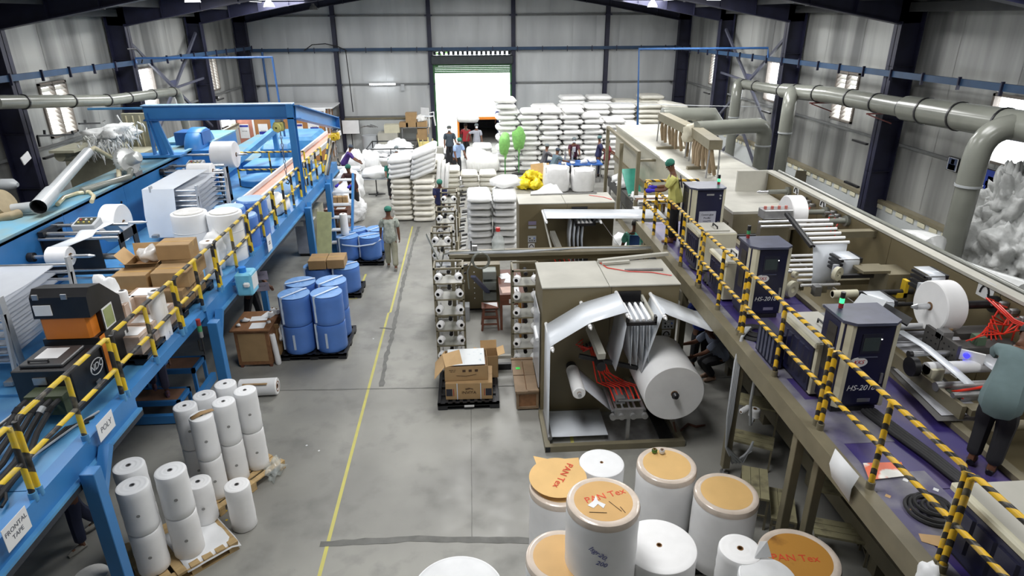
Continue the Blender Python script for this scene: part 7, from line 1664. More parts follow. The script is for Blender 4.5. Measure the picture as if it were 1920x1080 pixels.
# grey control cabinet under the deck, far
t=thing('control_cabinet','light grey control cabinet on the floor under the far blue walkway','cabinet',(-4.4,17,0)); bxp(t,'plinth',BLACK,-4.62,-4.18,16.75,17.3,0,.08); B().box(-4.65,-4.36,16.7,17.35,.08,1.05,ch=.01).build('case',mat('case_grey',K(150,156,172),.5),t); bxp(t,'blue_strip',BLUE,-4.36,-4.28,16.7,17.35,.08,1.05); bxp(t,'side_panel',CREAM,-4.28,-4.02,16.72,17.4,.08,1.3); bxp(t,'top_tray',WTRIM,-4.75,-4.1,16.5,17.1,1.06,1.09); bxp(t,'label',PAPER,-4.6,-4.42,16.69,16.7,.85,.97)
# ================================================================ BACK: BALES
def stack(where,x0,y,cols,w,d,h,counts,mtf,grp,gap=.02,z0=0,jit=.025,off=0.0):
    for c in range(cols):
        xb=x0+(w+gap)*c+w/2
        for k in range(counts[c]):
            top=counts[c]-1-k; tw=ORD[top]+' from top' if top else 'topmost'; x=xb+(off if k%2 else 0)
            lab='%s, %s column from left, %s'%(where,ORD[c],tw) if cols>1 else '%s, %s'%(where,tw)
            sack(lab,(x+random.uniform(-jit,jit),y+d/2+random.uniform(-jit,jit)*1.5,z0+h*k),w*.99,d,h*.97,(0,0,random.uniform(-.02,.02)),mtf(c,k) if callable(mtf) else mtf,grp)
SK2=mat('bale_warm',(.76,.74,.66),.5,var=.06,scale=5,bump=.5)
stack('white bale in front row of the big stack',1.02,26.45,7,.86,1.1,.205,[13,12,12,12,11,10,9],SACK,'white bales in the big stack',gap=.0,off=.16)
stack('white bale in middle row of the big stack',2.6,27.7,6,1.1,1.2,.205,[12,12,12,12,12,11],lambda c,k:SACK if c<4 else SK2,'white bales in the big stack')
stack('cream bale in back row of the big stack',4.0,29.1,5,1.15,1.3,.205,[13,13,12,13,10],lambda c,k:SACK if c<2 else SK2,'white bales in the big stack')
sack('single white bale crowning the left end of the big stack',(1.4,27.0,2.70),.95,.9,.22,(.02,.03,.1),SACK,'white bales in the big stack')
sack('cream bale lying loose on the right end of the big stack',(8.6,28.0,2.2),1.3,.8,.3,(.1,.15,.3),SK2,'white bales in the big stack')
# low white pile left of the fans, by the door
stack('white bale in the low pile beside the doorway',.05,26.9,1,.85,1.0,.2,[5],SACK,'white bales in the low pile by the door'); 
for k in range(4): sack('white sheet bale leaning against the low pile by the door, %s in line'%ORD[k],(.15+.22*k,26.3,.05),.7,.25,1.0-.1*k,(-.15,0,.1),SACK,'leaning bales by the door')
for k in range(5): sack('flat white film sheet lying on the bright floor before the door, %s from left'%ORD[k],(-.9+.42*k,25.1+.35*(k%2),.0),.6,.8,.05,(0,0,.3*k),SACK,'flat sheets on the floor by the door',name='film_sheet',cat='sheet')
# two cream piles in the aisle
stack('cream bale in the front pile in the aisle, left side',-2.50,19.75,1,.66,.8,.165,[8],SACKC,'cream bales in the aisle piles')
stack('cream bale in the front pile in the aisle, right side',-1.82,19.6,1,.68,.85,.165,[8],SACKC,'cream bales in the aisle piles')
for k in range(4): sack('white bale tilted on the left of the aisle pile, %s from top'%ORD[3-k],(-2.15,20.25,1.34+.15*k),.75,1.0,.19,(.02,-.16+.02*k,0),SACK,'tilted bales on the aisle pile')
for k in range(5): sack('white bale tilted steeply on the right of the aisle pile, %s from top'%ORD[4-k],(-1.45+.02*k,20.2,1.42+.15*k),.85,1.1,.20,(.03,-.38,0),SACK,'tilted bales on the aisle pile')
for k in range(3): sack('white sheet bale standing upright right of the aisle pile, %s from left'%ORD[k],(-1.08+.13*k,20.5,.7),.14,1.0,1.15-.1*k,(0,.10,0),SACK,'upright bales by the aisle pile')
stack('cream bale of the pile behind the aisle piles',-2.3,21.0,2,.7,1.0,.17,[9,10],SK2,'cream bales behind the aisle piles')
stack('pale bale in the low wall of bales',-1.0,22.6,3,.62,.9,.165,[6,5,5],SK2,'bales in the low wall')
# wrapped white pile behind the farther olive machine
WP=mat('wrapped_bale',(.74,.745,.74),.25,var=.05,scale=4,bump=.4)
stack('film-wrapped white bale behind the farther olive machine',-.14,16.6,2,.68,1.5,.19,[8,8],WP,'wrapped bales behind the farther olive machine',gap=.01,jit=.01)
blob('white_bag','bright white cover bulging on the right of the wrapped bale pile','bag',(.95,17.9,1.5),(.85,.8,.35),SACK,3,rough=.25)
blob('white_bag','white sack top showing behind the farther olive machine','bag',(2.2,18.4,0),(1.3,1.0,1.5),SACK,4,rough=.25)
# bulk bags and yellow heap
def bulkbag(lab,x,y,w,h,key):
    t=thing('bulk_bag',lab,'bag',(x,y,0)); BK=mat('bulk_bag_white',(.80,.80,.80),.55,var=.05,bump=.5,scale=7)
    b=B(); n=28; vs=[]
    prof=[(.40,0),(.47,.06),(.50,.35),(.49,.7),(.46,.95),(.44,1.0),(.36,.93),(.1,.90)]
    for r,z in prof:
        for i in range(n):
            a=2*PI*i/n; k=(abs(math.cos(a))**4+abs(math.sin(a))**4)**(-.25); rr=r*w*min(k,1.25)*(1+.04*noise.noise(Vector((a*2+key,z*4,key)))); vs.append((x+rr*math.cos(a),y+rr*math.sin(a),z*h*(1+.05*noise.noise(Vector((a*1.5,key,0))))))
    b.add(vs,[(k*n+i,k*n+(i+1)%n,(k+1)*n+(i+1)%n,(k+1)*n+i) for k in range(len(prof)-1) for i in range(n)],True); b.add(vs[-n:],[tuple(range(n))]); b.build('bag_body',BK,t)
    for sx in (-1,1):
        for sy in (-1,1): B().tube([(x+sx*w*.42,y+sy*w*.42,h*.85),(x+sx*w*.44,y+sy*w*.44,h*1.08),(x+sx*w*.40,y+sy*w*.30,h*1.1),(x+sx*w*.42,y+sy*w*.25,h*.88)],.018,5).build('loop',BK,t)
bulkbag('large white woven bulk bag beside the yellow bags',3.08,23.3,.95,.85,1); bulkbag('large white woven bulk bag nearest the tall beige frame',4.05,23.2,.85,.78,5)
YB_=mat('yellow_bag',K(240,216,40),.4,var=.12,bump=.5,scale=7)
for i,(x,y,z,s_) in enumerate(((2.0,23.6,0,.55),(2.35,23.5,0,.5),(2.15,23.9,.0,.6),(2.2,23.7,.33,.45),(2.5,23.8,.25,.4))): blob('yellow_bag','bright yellow plastic bag in the heap left of the bulk bags, '+['front left','front right','back','on top','upper right'][i],'bag',(x,y,z),(s_,s_,s_*.8),YB_,i+60,rough=.8,sub=3)
for k in range(3): t=B().beam((2.55+.08*k,23.7,.0),(2.45+.1*k,23.95,.85),.5,.02).build('cardboard_sheet',CARD2 if k!=1 else SACKC,None,['cardboard sheet leaning left of the bulk bags, front','pale sheet leaning left of the bulk bags, middle','cardboard sheet leaning left of the bulk bags, back'][k],'board')
# pedestal fans with green covers
def fan(lab,x,y,h,key):
    t=thing('pedestal_fan',lab,'fan',(x,y,0)); B().cyl((x,y,.03),(x,y,h-.25),.022,10).build('pole',GREEND,t); B().lathe([(.001,.05),(.06,.045),(.28,.01),(.30,0),(.001,0)],(x,y,0),24).build('base',BLACK,t)
    M=Matrix.Translation((x,y-.05,h))@Matrix.Rotation(PI/2+.15,4,'X')@Matrix.Rotation(.5+.5*key,4,'Y')
    q=B(); n=22; prof=[(.001,.14),(.16,.13),(.25,.07),(.28,0),(.24,-.10),(.12,-.2),(.05,-.24)]; vs=[]
    for r,z in prof:
        for i in range(n): a=2*PI*i/n; k=1+.35*noise.noise(Vector((math.cos(a)*1.3,math.sin(a)*1.3,z*5+key*3))); vs.append(M@Vector((r*k*math.cos(a),r*k*1.45*math.sin(a)-(.1 if math.sin(a)<0 else 0)*r/.28,z)))
    q.add(vs,[(k*n+i,k*n+(i+1)%n,(k+1)*n+(i+1)%n,(k+1)*n+i) for k in range(len(prof)-1) for i in range(n)],True); q.build('cover',GREENF,t)
    B().tube([M@Vector((0,-.36,-.05)),(x,y-.02,h-.45),(x+.03,y-.03,h-.62)],.07,8,rs=[.16,.07,.02]).build('cover_tail',GREENF,t)
fan('pedestal fan wrapped in a green mesh cover, left one in front of the bales',1.33,25.2,1.42,1); fan('pedestal fan wrapped in a green mesh cover, right one in front of the bales',1.93,26.1,1.45,-1)
# packing table with workers
t=thing('packing_table','blue-topped packing table heaped with small white items behind the bulk bags','table',(4.1,24.6,0)); bxp(t,'table_top',mat('table_blue',K(56,100,170),.5),2.9,5.0,24.3,25.2,.66,.70)
for x in (2.95,4.9):
    for y in (24.35,25.1): bxp(t,'leg',STEELD,x,x+.05,y,y+.05,0,.66)
for i,(x,y,w) in enumerate(((3.2,24.5,.22),(3.5,24.4,.2),(4.3,24.5,.3),(4.65,24.6,.34),(3.85,24.45,.2),(4.5,24.9,.3))): blob('packed_item','small %s on the packing table, %s'%('tan packet' if i in (0,) else 'white bundle',['leftmost','second from left','right of the machines','rightmost','in the middle','at the back right'][i]),'item',(x,y,.70),(w,w*.8,w*.6),CARD2 if i==0 else SACK,i+80,sub=2,rough=.6)
for i in range(3):
    x=3.35+.28*i; t=thing('stitching_machine','small steel stitching machine on the packing table, '+['left','middle','right'][i],'machine',(x,24.9,.7)); B().box(x-.1,x+.1,24.8,25.0,.70,.76).build('base',STEELD,t); B().box(x-.03,x+.03,24.85,24.95,.76,1.1,ch=.01).build('column',STEEL,t); B().beam((x,24.9,1.08),(x,24.62,1.02),.05,.08).build('head',STEELD,t); B().cyl((x,24.9,1.1),(x,24.9,1.22),.02,8).build('spindle',STEEL,t)
# tall beige frame and equipment right of it
t=thing('tall_frame','tall beige steel frame with four posts in front of the far housing','frame',(4.6,19.8,0)); pA=[(4.66,22.1),(4.5,19.3),(4.62,17.7)]
for x,y in pA: bxp(t,'post',BEIGE,x-.05,x+.05,y-.05,y+.05,0,2.4)
B().beam((4.66,22.15,2.42),(4.62,17.65,2.42),.09,.08).build('top_beam',BEIGE,t); B().beam((4.62,17.7,2.2),(5.1,17.7,2.2),.08,.06).build('top_beam',BEIGE,t); bxp(t,'base_rail',BEIGE,4.5,4.62,17.7,22.1,0,.08)
t=thing('packing_conveyor','dark conveyor with a teal panel and white bundles between the tall frame and the housing','conveyor',(5.0,20.5,0))
bxp(t,'bed',STEELD,4.72,5.05,18.0,22.0,.7,.78); bxp(t,'side_plate',BLACK,4.68,4.72,18.2,21.8,.5,.82); B().beam((4.95,18.9,.9),(4.85,19.6,1.55),.5,.03).build('teal_panel',mat('teal_panel',K(70,170,150),.4),t)
for y in (18.2,20.0,21.8): bxp(t,'leg',STEELD,4.74,4.8,y,y+.05,0,.7)
for i in range(5): B().cyl((4.7,18.1+.2*i,.84+.02*i),(5.05,18.1+.2*i,.84+.02*i),.03,10).build('roller',STEEL,t)
for i,(x,y,z,s_) in enumerate(((4.95,21.0,.78,.55),(4.85,20.3,.78,.45),(4.9,18.5,.9,.4),(4.2,16.9,.0,.6),(4.4,15.6,.0,.7),(4.05,15.9,.0,.5))): blob('white_bundle','white plastic bundle %s'%['on the far dark conveyor, back','on the far dark conveyor, front','above the steel rollers of the far conveyor','on the floor below the tall frame','by the far end of the striped railing','on the floor left of the striped railing'][i],'bag',(x,y,z),(s_,s_,s_*.6),WHITE,i+90,sub=3,rough=.6)
t=thing('gear_unit','steel and brown gear unit with small yellow parts just beyond the operator','machine',(4.3,14.8,0)); bxp(t,'stand',STEELD,3.9,4.7,14.3,15.2,.0,1.6)
for i in range(9): B().box(3.9+.085*i,3.97+.085*i,14.4+.1*(i%4),14.55+.1*(i%4),1.6,1.78+.07*(i%3)).build('gear_block',[STEELD,mat('brown_block',K(110,84,66),.5),YEL][i%3],t)
for i in range(3): B().cyl((3.85,14.5+.2*i,1.9),(4.7,14.5+.2*i,1.9),.05,12).build('roller',[STEEL,mat('brown_block',(1,1,1)),STEEL][i],t)
# ================================================================ BACK LEFT
OY=29.4
of=thing('office_partition','row of brown office partition panels with white frames at the far left','partition',(-7.9,OY,0))
xs=[-10.1,-9.35,-8.55,-7.75,-7.0,-6.3]
for i in range(5):
    B().box(xs[i]+.05,xs[i+1]-.02,OY,OY+.04,.02,2.15).build('board',mat('office_pink',K(186,124,104),.5) if i<1 else OFFICE,of); bxp(of,'frame',WTRIM,xs[i]-.03,xs[i]+.05,OY-.03,OY+.05,0,2.2)
bxp(of,'head_rail',WTRIM,-10.1,-6.2,OY-.03,OY+.05,2.15,2.25); bxp(of,'roof_panel',WTRIM,-10.1,-5.9,OY,31.2,2.25,2.30)
for i in range(3): B().beam((-6.25+.02*i,OY+.55*i,.0),(-6.25+.02*i,OY+.55*i,2.2),.06,.06).build('frame',WTRIM,of); bxp(of,'board',OFFICE,-6.27,-6.23,OY+.05+.55*i,OY+.5+.55*i,.02,2.15)
for i,(x,z,two) in enumerate(((-9.75,1.35,0),(-8.95,1.35,1),(-7.45,1.35,0),(-6.75,1.5,1))):
    signboard('wall_notice','white notice with a blue band on the office partition, %s'%['leftmost','second','third, behind the chain hoist','rightmost'][i],'sign',(x,OY-.02,z),(1,0,0),(0,0,1),.40,.60,['NOTICE'],.06)
    bxp(of,'notice_band',mat('band_blue',K(40,50,150),.5),x-.18,x+.18,OY-.03,OY-.026,z-.26 if two else z+.18,z-.02 if two else z+.26)
# side doorway and leaning poles at the far left
dd=ST(B().box(-XW-.02,-XW+.1,27.6,27.7,0,2.4).box(-XW-.02,-XW+.1,29.3,29.4,0,2.4).box(-XW-.02,-XW+.1,27.6,29.4,2.3,2.4),'door_2',WTRIM)
t=thing('whiteboard','white board on a dark stand in the far left corner bay','board',(-5.45,31,0)); 
wb=gy(658,238,31.0); bxp(t,'board',PAPER,wb.x-.38,wb.x+.38,30.95,31.0,wb.z-.3,wb.z+.3); bxp(t,'post',BLACK,wb.x-.02,wb.x+.02,31.0,31.04,0,wb.z)
bxp(t,'rim',BLACK,wb.x-.40,wb.x+.40,31.0,31.02,wb.z-.32,wb.z+.32)
t=thing('tank_unit','beige tank and pump unit against the back wall beside the whiteboard','machine',(-4.6,30.8,0)); 
B().cyl((-4.6,30.6,0),(-4.6,30.6,.9),.35,20).build('drum',GREYL,t); bxp(t,'cabinet',BTOP,-4.2,-3.3,30.4,31.0,.0,1.0); bxp(t,'top_box',CREAM,-3.9,-3.2,30.5,31.0,1.0,1.35)
for i in range(4): B().tube([(-5.0+.15*i,30.8,1.2+.05*i),(-4.8+.15*i,30.7,1.3),(-4.5+.1*i,30.6,1.25)],.02,6).build('pipe',STEELD,t)
t=thing('storage_rack','dark storage rack with cartons and a chair at the back wall left of the door','rack',(-2.5,30.9,0))
for x in (-3.1,-1.95):
    for y in (30.4,31.0): bxp(t,'post',STEELD,x,x+.04,y,y+.04,0,1.25)
for z in (.6,1.22): bxp(t,'shelf',STEELD,-3.1,-1.9,30.4,31.04,z,z+.03)
for i,(x,z,w,h,z2,lb) in enumerate(((-2.65,1.25,.5,.62,0,'tall tan carton on the rack left of the door'),(-3.0,1.25,.4,.2,0,'small pale carton on the left of the rack by the door'),(-2.15,.98,.5,.28,0,'brown carton low on the rack by the door'),(-2.2,1.25,.5,.22,0,'brown carton on top of the rack by the door'),(-2.2,.65,.5,.26,0,'lowest brown carton on the rack by the door'))): 
    if z in (.98,): z=.9
    carton('carton',lb,x,30.7,z,w,.45,h,0)
blob('white_bag','white bag on top of the cartons left of the door','bag',(-2.2,30.6,1.48),(.5,.4,.35),SACK,31,rough=.3)
CH=mat('chair_cream',K(222,208,140),.45)
def chair(lab,x,y,rz,z=0,flip=False,mt=CH):
    t=thing('plastic_chair',lab,'chair',(0,0,0))
    B().box(-.22,.22,-.22,.2,.42,.45,ch=.01).build('seat',mt,t)
    for sx in (-1,1):
        for sy in (-1,1): B().beam((sx*.2,sy*.2,.42),(sx*.24,sy*.24,0),.04,.04).build('leg',mt,t)
        B().beam((sx*.22,-.18,.62),(sx*.22,.2,.62),.04,.03).build('armrest',mt,t); B().beam((sx*.22,-.18,.45),(sx*.22,-.18,.62),.03,.03).build('arm_post',mt,t)
    B().box(-.22,.22,.18,.21,.5,.84,ch=.01).build('backrest',mt,t)
    place(t,(x,y,z),rz)
    if flip: t.rotation_euler=(PI,0,rz)
    return t
chair('cream plastic chair standing left of the doorway',-1.95,28.9,.3); chair('cream plastic chair turned upside down on another chair left of the doorway',-1.95,28.9,.5,1.0,True); chair('white plastic chair with a dark seat stacked on the rack by the door',-1.9,30.6,2.6,1.27,False,WTRIM)
t=thing('beige_box','beige electric box on the floor at the left jamb of the doorway','box',(-1.35,28.2,0)); bxp(t,'case',BTOP,-1.55,-1.15,28.0,28.4,0,.75); 
blob('grey_sack','dark grey sack lying inside the doorway behind the grey-shirted man','bag',(-1.05,28.6,0),(.6,.8,.45),mat('sack_grey',K(110,112,118),.8),12,rough=.3)
# railed table with white fluff
t=thing('railed_table','black-railed work table piled with white fluffy material at the back left','table',(-3.1,26.8,0)); bxp(t,'table_top',WTRIM,-4.1,-2.2,26.0,27.8,.62,.66)
for x in (-4.1,-2.24):
    for y in (26.0,27.76): bxp(t,'post',BLACK,x,x+.04,y,y+.04,0,1.12)
for y in (26.0,27.76): bxp(t,'rail',BLACK,-4.1,-2.2,y,y+.03,1.08,1.12)
for x in (-4.1,-2.23): bxp(t,'rail',BLACK,x,x+.03,26.0,27.8,1.08,1.12)
bxp(t,'centre_post',BLACK,-3.15,-3.12,26.0,26.03,.62,1.1)
FL=mat('white_fluff',(.84,.85,.86),.95,var=.05,bump=1.0,scale=14)
for i,(x,y,z,s_) in enumerate(((-3.6,27.0,.66,(.9,1.0,.5)),(-2.9,27.2,.66,(1.0,1.0,.65)),(-2.5,26.6,.66,(.6,.7,.35)))): blob('fluff_heap','heap of white fluff on the railed table, '+['left','middle, tallest','right'][i],'fluff',(x,y,z),s_,FL,i+40,sub=4,rough=.5)
# white bags and table in the left mid distance
def table(lab,x0,x1,y0,y1,h,mt): 
    t=thing('table',lab,'table',((x0+x1)/2,y0,0)); bxp(t,'table_top',mt,x0,x1,y0,y1,h-.03,h)
    for x in (x0,x1-.04):
        for y in (y0,y1-.04): bxp(t,'leg',STEELD,x,x+.04,y,y+.04,0,h-.03)
    return t
t=thing('round_table','small table on a single black stem carrying a white bag, left of the aisle piles','table',(-3.4,23.2,0)); B().cyl((-3.4,23.2,.03),(-3.4,23.2,.6),.02,8).build('stem',BLACK,t); bxp(t,'top',GREYL,-3.85,-2.95,22.9,23.6,.6,.63); B().box(-3.7,-3.1,23.18,23.22,.0,.03).box(-3.42,-3.38,22.95,23.5,0,.03).build('foot',BLACK,t)
blob('white_bag','boxy white bag on the single-stem table','bag',(-3.4,23.2,.63),(1.0,.8,.42),WHITE,14,rough=.3)
table('grey work table with a roll of film at the left of the back area',-5.0,-4.0,23.3,24.2,.75,GREYL)
axroll('film_roll','white film roll lying on the grey work table',(-4.45,23.6,.86),(1,0,0),.10,.95,core=.03)
for i,(x,y,z,s_,lb) in enumerate(((-4.55,25.6,0,(.9,.9,1.35),'tall white sack behind the purple-shirted worker, left'),(-3.95,25.9,0,(.8,.8,1.25),'tall white sack behind the purple-shirted worker, right'),(-4.05,20.9,.0,(.9,1.3,1.1),'bulging white sack beside the wooden cabinet'),(-3.75,20.0,.0,(.9,1.0,.85),'white fluffy sack nearest the wooden cabinet'),(-4.2,22.0,0,(1.1,1.0,1.25),'large white bag behind the fluffy sack'))): blob('white_sack',lb,'bag',(x,y,z),s_,WHITE if i!=3 else FL,i+70,sub=4,rough=.25)
t=thing('wooden_cabinet','red-brown wooden cabinet with a drawer and small boxes beyond the blue rolls','cabinet',(-3.95,18.9,0)); 
B().box(-4.3,-3.62,18.6,19.3,.70,.74).build('top',WOODR,t); bxp(t,'drawer',WOODR,-4.25,-3.67,18.58,18.62,.52,.68); bxp(t,'drawer_knob',BLACK,-3.98,-3.94,18.56,18.58,.58,.62); bxp(t,'case',WOODR,-4.28,-3.64,18.62,19.28,.48,.70)
for x in (-4.28,-3.69):
    for y in (18.62,19.23): bxp(t,'leg',WOODR,x,x+.05,y,y+.05,0,.48)
bxp(t,'shelf',WOODR,-4.28,-3.64,18.62,19.28,.1,.13)
for i in range(4): carton('carton','small tan carton on the red-brown cabinet, %s from left'%ORD[i],-4.18+.15*i,19.05,.74,.13,.2,.28,0,tape=False,mt=CARD2,group='small cartons on the red-brown cabinet')
for i in range(2): carton('carton','small brown box on the lower shelf of the red-brown cabinet, %s'%('left' if i==0 else 'right'),-4.12+.28*i,18.85,.13,.18,.3,.25,0,tape=False)
B().box(-3.95,-3.7,18.65,18.85,.74,.75).build('paper_sheet',PAPER,None,'white paper on the front of the red-brown cabinet','paper'); B().box(-4.25,-4.02,18.63,18.8,.74,.75).build('paper_sheet',mat('paper_pink',(1,1,1)),None,'pink paper on the front left of the red-brown cabinet','paper')
t=thing('pallet_truck','green electric hoist stand with black cables at the end of the blue deck','stand',(-3.75,17.5,2.0)); 
for i in range(3): B().beam((-3.9+.06*i,17.3,2.05),(-3.75+.05*i,17.9,3.0-.1*i),.04,.04).build('pole',[STRL,mat('cream_hose',(1,1,1)),BLACK][i],t)
t=thing('green_panel','pale green board leaning at the foot of the blue stair','board',(-3.5,15.9,0)); B().beam((-3.72,15.4,.02),(-3.62,15.7,1.5),.35,.03).build('board',mat('board_green',K(196,200,150),.6,var=.12),t)
# lamps
def highbay(lab,px,py,Y,s_=1.0):
    c=gy(px,py,Y); t=thing('high_bay_lamp',lab,'lamp',tuple(c)); c.z+=.05
    B().lathe([(.05,.22),(.07,.16),(.12,.10),(.16,.02),(.17,-.02),(.16,-.02),(.10,.08)],c,22).build('reflector',STEELD,t); B().lathe([(.001,-.01),(.15,-.012)],c,20).build('lens',mat('lamp_lens',(.95,.97,1),.3,var=0,emit=3.0),t); B().cyl(c+Vector((0,0,.28)),(c.x,c.y,roofz(c.x)-.02),.012,6).build('hanger',BLACK,t)
highbay('high bay lamp on the left, nearest one at the top edge',362,7,16.5); highbay('high bay lamp on the left, middle one',505,15,23.0); highbay('high bay lamp on the left, farthest one',588,20,29.0); highbay('high bay lamp at the top right, left one',1223,15,24.0); highbay('high bay lamp at the top right, right one',1338,3,17.5)
t=thing('wall_light','lit fluorescent tube light on the back wall left of the door','lamp',(-4.0,31.4,3.1)); c=gy(717,158,31.38)
bxp(t,'housing',WTRIM,c.x-.6,c.x+.6,31.38,31.44,c.z-.04,c.z+.04); B().cyl((c.x-.58,31.35,c.z),(c.x+.58,31.35,c.z),.028,10).build('tube',mat('tube_bright',(.92,.96,1),.3,var=0,emit=14),t)
t=thing('wall_notice','small grey notice on the back wall right of the tube light','sign',tuple(gy(755,165,31.4))); c=gy(755,164,31.4); bxp(t,'sheet',GREYL,c.x-.08,c.x+.08,31.38,31.41,c.z-.14,c.z+.14)
t=thing('camera','small security camera on the left wall above the side doorway','camera',tuple(gx(400,182,-10.0))); c=gx(402,183,-9.95); B().box(-10.0,-9.8,c.y-.06,c.y+.06,c.z-.06,c.z+.06,ch=.02).build('housing',BLACK,t); B().cyl((-9.8,c.y,c.z),(-9.78,c.y,c.z),.03,12).build('lens',WTRIM,t); bxp(t,'bracket',WTRIM,-10.1,-9.98,c.y-.03,c.y+.03,c.z,c.z+.15)
# cables on walls
for i,(pts,lb) in enumerate(((((570,95),(585,84),(610,82),(635,88),(650,95)),'black cable looping over the blue tray on the back wall, left'),(((648,95),(655,150),(662,210)),'black cable dropping down the back wall left of the tube light'))): B().tube([gy(x,y,31.05) for x,y in pts],.022,6).build('wall_cable',BLACK,None,lb,'cable')
B().tube([gx(x,y,-9.4) for x,y in ((238,92),(255,92),(268,108),(266,118))],.02,6).build('wall_cable',BLACK,None,'black cable looping beside the left X brace','cable')
B().tube([Vector((9.9,21.4,3.1)),Vector((7,24,2.9)),Vector((4.5,26.3,2.75))],.012,6).build('hanging_cable',GREYL,None,'thin pale cable hanging from the right wall to the bale stack','cable')
# ================================================================ PEOPLE
GREENC=cloth('cap_green',K(52,122,104),.15,20); GREYC=cloth('cap_grey',K(110,120,122),.15,20); BLU=cloth('glove_blue',K(62,50,190),.1)
DARKP=cloth('trouser_black',(.016,.016,.02)); JEAN=cloth('trouser_denim',K(46,52,78)); KHAKI=cloth('trouser_khaki',K(150,148,128))
def at(px,py,z=0): c=gz(px,py,z); return (c.x,c.y,z)
D=math.radians
person('person walking away along the yellow line in a pale patterned shirt and khaki trousers',at(736,503),D(-8),cloth('shirt_pattern',K(196,200,190),.1,9,col2=K(120,130,120)),KHAKI,1.66,.03,(.25,.25,.15),(-.15,.25,.15),(.22,.12),(-.22,.22),cap=GREENC,long_shirt=1,shoe=cloth('shoe_grey',K(150,148,140)))
person('operator in a yellow and navy shirt with blue gloves standing on the purple walkway',(3.70,11.35,2.0),D(-75),cloth('shirt_yellow',K(206,204,120)),DARKP,1.58,.18,(.55,.95,.1),(.35,1.1,.1),(.05,.05),(-.05,.05),cap=GREENC,glove=BLU,headpitch=.35,shoe=SKIN,badge=(.30,.16,cloth('yoke_navy',K(34,34,52)),-1))
person('person in a grey-green shirt bending over the feeder at the right edge of the photo',(4.60,4.62,2.0),D(50),cloth('shirt_greygreen',K(104,124,126)),DARKP,1.58,.75,(.95,.3,.1),(.7,.5,.1),(.35,.55),(.25,.45),long_shirt=1.6,glove=BLU,headpitch=.2,hair=True)
person('person in a teal shirt with a printed back standing beyond the big olive machine',(3.62,13.75,.0),D(10),cloth('shirt_teal',K(120,206,186)),DARKP,1.75,.05,(.2,.4,.2),(.25,.4,.2),badge=(.22,.26,cloth('print_navy',K(40,70,120)),-1),drop=True)
person('person crouching in light blue beside the teal-shirted person, cap and mask showing',(3.75,12.4,0),D(-60),cloth('shirt_lightblue',K(120,170,200)),DARKP,1.6,.5,(.8,.6,.1),(.8,.6,.1),(1.3,1.9),(1.2,1.9),cap=GREENC,mask=True,glove=BLU)
person('person in dark trousers standing under the purple walkway behind the film web',(4.0,10.15,0),D(-20),cloth('shirt_blue_dark',K(40,60,150)),DARKP,1.62,.15,(.5,.6,.1),(.4,.6,.1),(.05,.0),(-.12,.05),hair=True)
person('person squatting in a pale grey shirt and sandals under the purple walkway',(4.25,9.75,0),D(-100),cloth('shirt_palegrey',K(140,150,172)),DARKP,1.62,.55,(.9,.5,.1),(.9,.6,.1),(1.5,2.1),(1.4,2.1),shoe=cloth('sandal_tan',K(180,150,130)))
person('person in jeans whose legs show below the near blue walkway',(-4.85,6.45,0),D(-150),cloth('shirt_brown',K(70,44,44)),JEAN,1.62,.35,(.5,.4,.1),(.4,.4,.1),(.12,.1),(-.25,.25),shoe=cloth('shoe_grey',K(150,148,140)))
person('person in dark jeans stepping on the low blue steps under the walkway',(-5.08,9.38,.31),D(150),cloth('shirt_brown',(1,1,1)),cloth('trouser_slate',K(70,68,90)),1.45,.5,(.5,.3,.1),(.5,.3,.1),(.1,.1),(-.3,.1),shoe=cloth('sandal_purple',K(110,80,96)))
person('person in black shoes standing under the blue walkway beside the pale blue tank',(-4.55,12.5,0),D(90),DARKP,DARKP,1.6,.3,(.3,.3,.1),(.3,.3,.1),(.2,.1),(-.2,.1))
person('man in a navy shirt looking down before the low wall of bales',(-.93,18.9,0),D(178),cloth('shirt_navy',K(24,30,74)),DARKP,1.58,.15,(.6,1.3,-.05),(.6,1.3,-.05),cap=GREENC,headpitch=.4)
person('man in a light blue shirt bending near the doorway with a green cap',at(858,332),D(150),cloth('shirt_skyblue',K(160,184,226)),DARKP,1.66,.35,(.3,.3,.1),(.2,.3,.1),(.1,.1),(-.1,.1),cap=GREENC,mask=True,headpitch=.3)
person('man in a dark grey shirt and mask standing left in the bright doorway',at(845,311),D(175),cloth('shirt_darkgrey',K(62,72,82)),DARKP,1.72,0,(.2,1.2,.2),(.05,.2,.12),(.05,.0),(-.05,.0),cap=cloth('cap_dim',K(88,92,90)),mask=True)
person('man in a red shirt walking towards the truck with a sack on his head',at(875,297),D(8),cloth('shirt_red',K(158,40,48)),DARKP,1.60,0,(.5,.2,.3),(.15,.2,.1),(.15,.1),(-.2,.2))
sack('bulging white sack carried on the head of the red-shirted man',(-.08,29.3,1.60),1.0,.6,.34,(0,.03,.1),SACK,None,2,name='sack',cat='sack')
person('man in a grey raglan shirt with dark sleeves pointing at the truck, masked',at(895,300),D(170),cloth('shirt_raglan',K(166,168,178)),DARKP,1.62,0,(.3,.2,.1),(.5,.1,1.1),(.1,.1),(-.15,.15),cap=GREYC,mask=True)
person('man in dark clothes standing inside the dim truck body',(1.55,33.9,.1),D(-165),cloth('shirt_navy',(1,1,1)),JEAN,1.68,0,(.2,.3,.1),(.2,.3,.1))
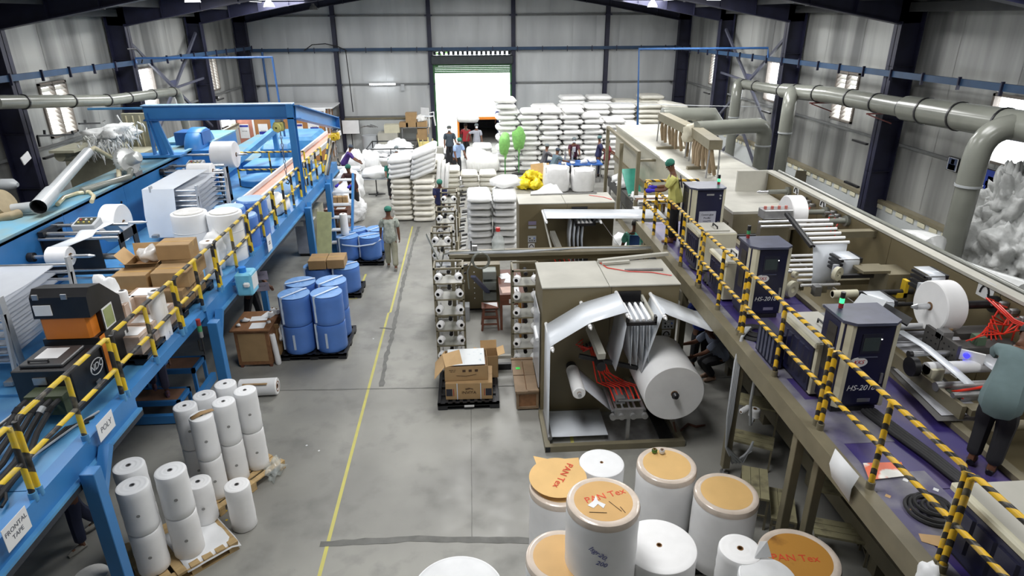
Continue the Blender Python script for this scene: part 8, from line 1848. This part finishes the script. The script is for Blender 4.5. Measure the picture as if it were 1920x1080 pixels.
person('person in a purple shirt bending over the white sacks at the left',(-4.75,24.7,0),D(75),cloth('shirt_purple',K(68,42,116)),DARKP,1.62,.55,(.6,.4,.1),(.6,.4,.1),cap=cloth('cap_slate',K(60,70,84)),hair=True)
person('person in a teal green shirt and mask behind the railed table',(-2.75,24.6,.0),D(180),cloth('shirt_green',K(32,110,96)),DARKP,1.5,.1,(.7,.6,.1),(.7,.6,.1),cap=GREYC,mask=True)
person('person with a green cap almost hidden behind the tilted white bales',(-2.78,22.6,.0),D(170),cloth('shirt_green',(1,1,1)),DARKP,1.5,.3,(.7,.6,.1),(.7,.6,.1),cap=GREENC,mask=True)
person('person with a green cap and purple gloves leaning at the far blue railing',(-3.6,19.8,.3),D(-160),cloth('shirt_brown',(1,1,1)),DARKP,1.6,.35,(.8,.5,.1),(.8,.5,.1),cap=GREENC,glove=BLU)
person('woman in a grey top sitting at the left of the packing table',(2.78,24.75,.25),D(80),cloth('shirt_grey',K(92,92,98)),DARKP,1.55,.25,(.9,.4,.1),(.9,.4,.1),(1.5,1.5),(1.5,1.5),cap=GREYC)
person('woman in a blue-grey top crouching in front of the stitching machines',(3.05,24.0,.25),D(60),cloth('shirt_slate',K(92,112,124)),JEAN,1.5,.4,(.8,.5,.1),(.8,.5,.1),(1.5,1.7),(1.4,1.7),cap=cloth('cap_slate',(1,1,1)))
person('woman in a maroon top and mask working behind the packing table',(4.05,25.5,0),D(185),cloth('shirt_maroon',K(76,32,48)),DARKP,1.58,.2,(.8,.4,.1),(.8,.4,.1),cap=GREYC,mask=True,badge=(.12,.2,cloth('collar_white',K(220,220,222)),1))
person('person in a navy top standing at the right end of the packing table',(5.02,25.4,0),D(100),cloth('shirt_navy2',K(46,48,84)),JEAN,1.62,.05,(.6,.5,.1),(.6,.5,.1),cap=cloth('cap_teal',K(90,120,120)),mask=True)
person('person in a long red dress standing beside the navy-topped person',(5.3,25.1,0),D(100),cloth('dress_red',K(128,44,52)),cloth('trouser_red',K(128,44,52)),1.56,.05,(.6,.5,.1),(.6,.5,.1),cap=GREYC,long_shirt=1)
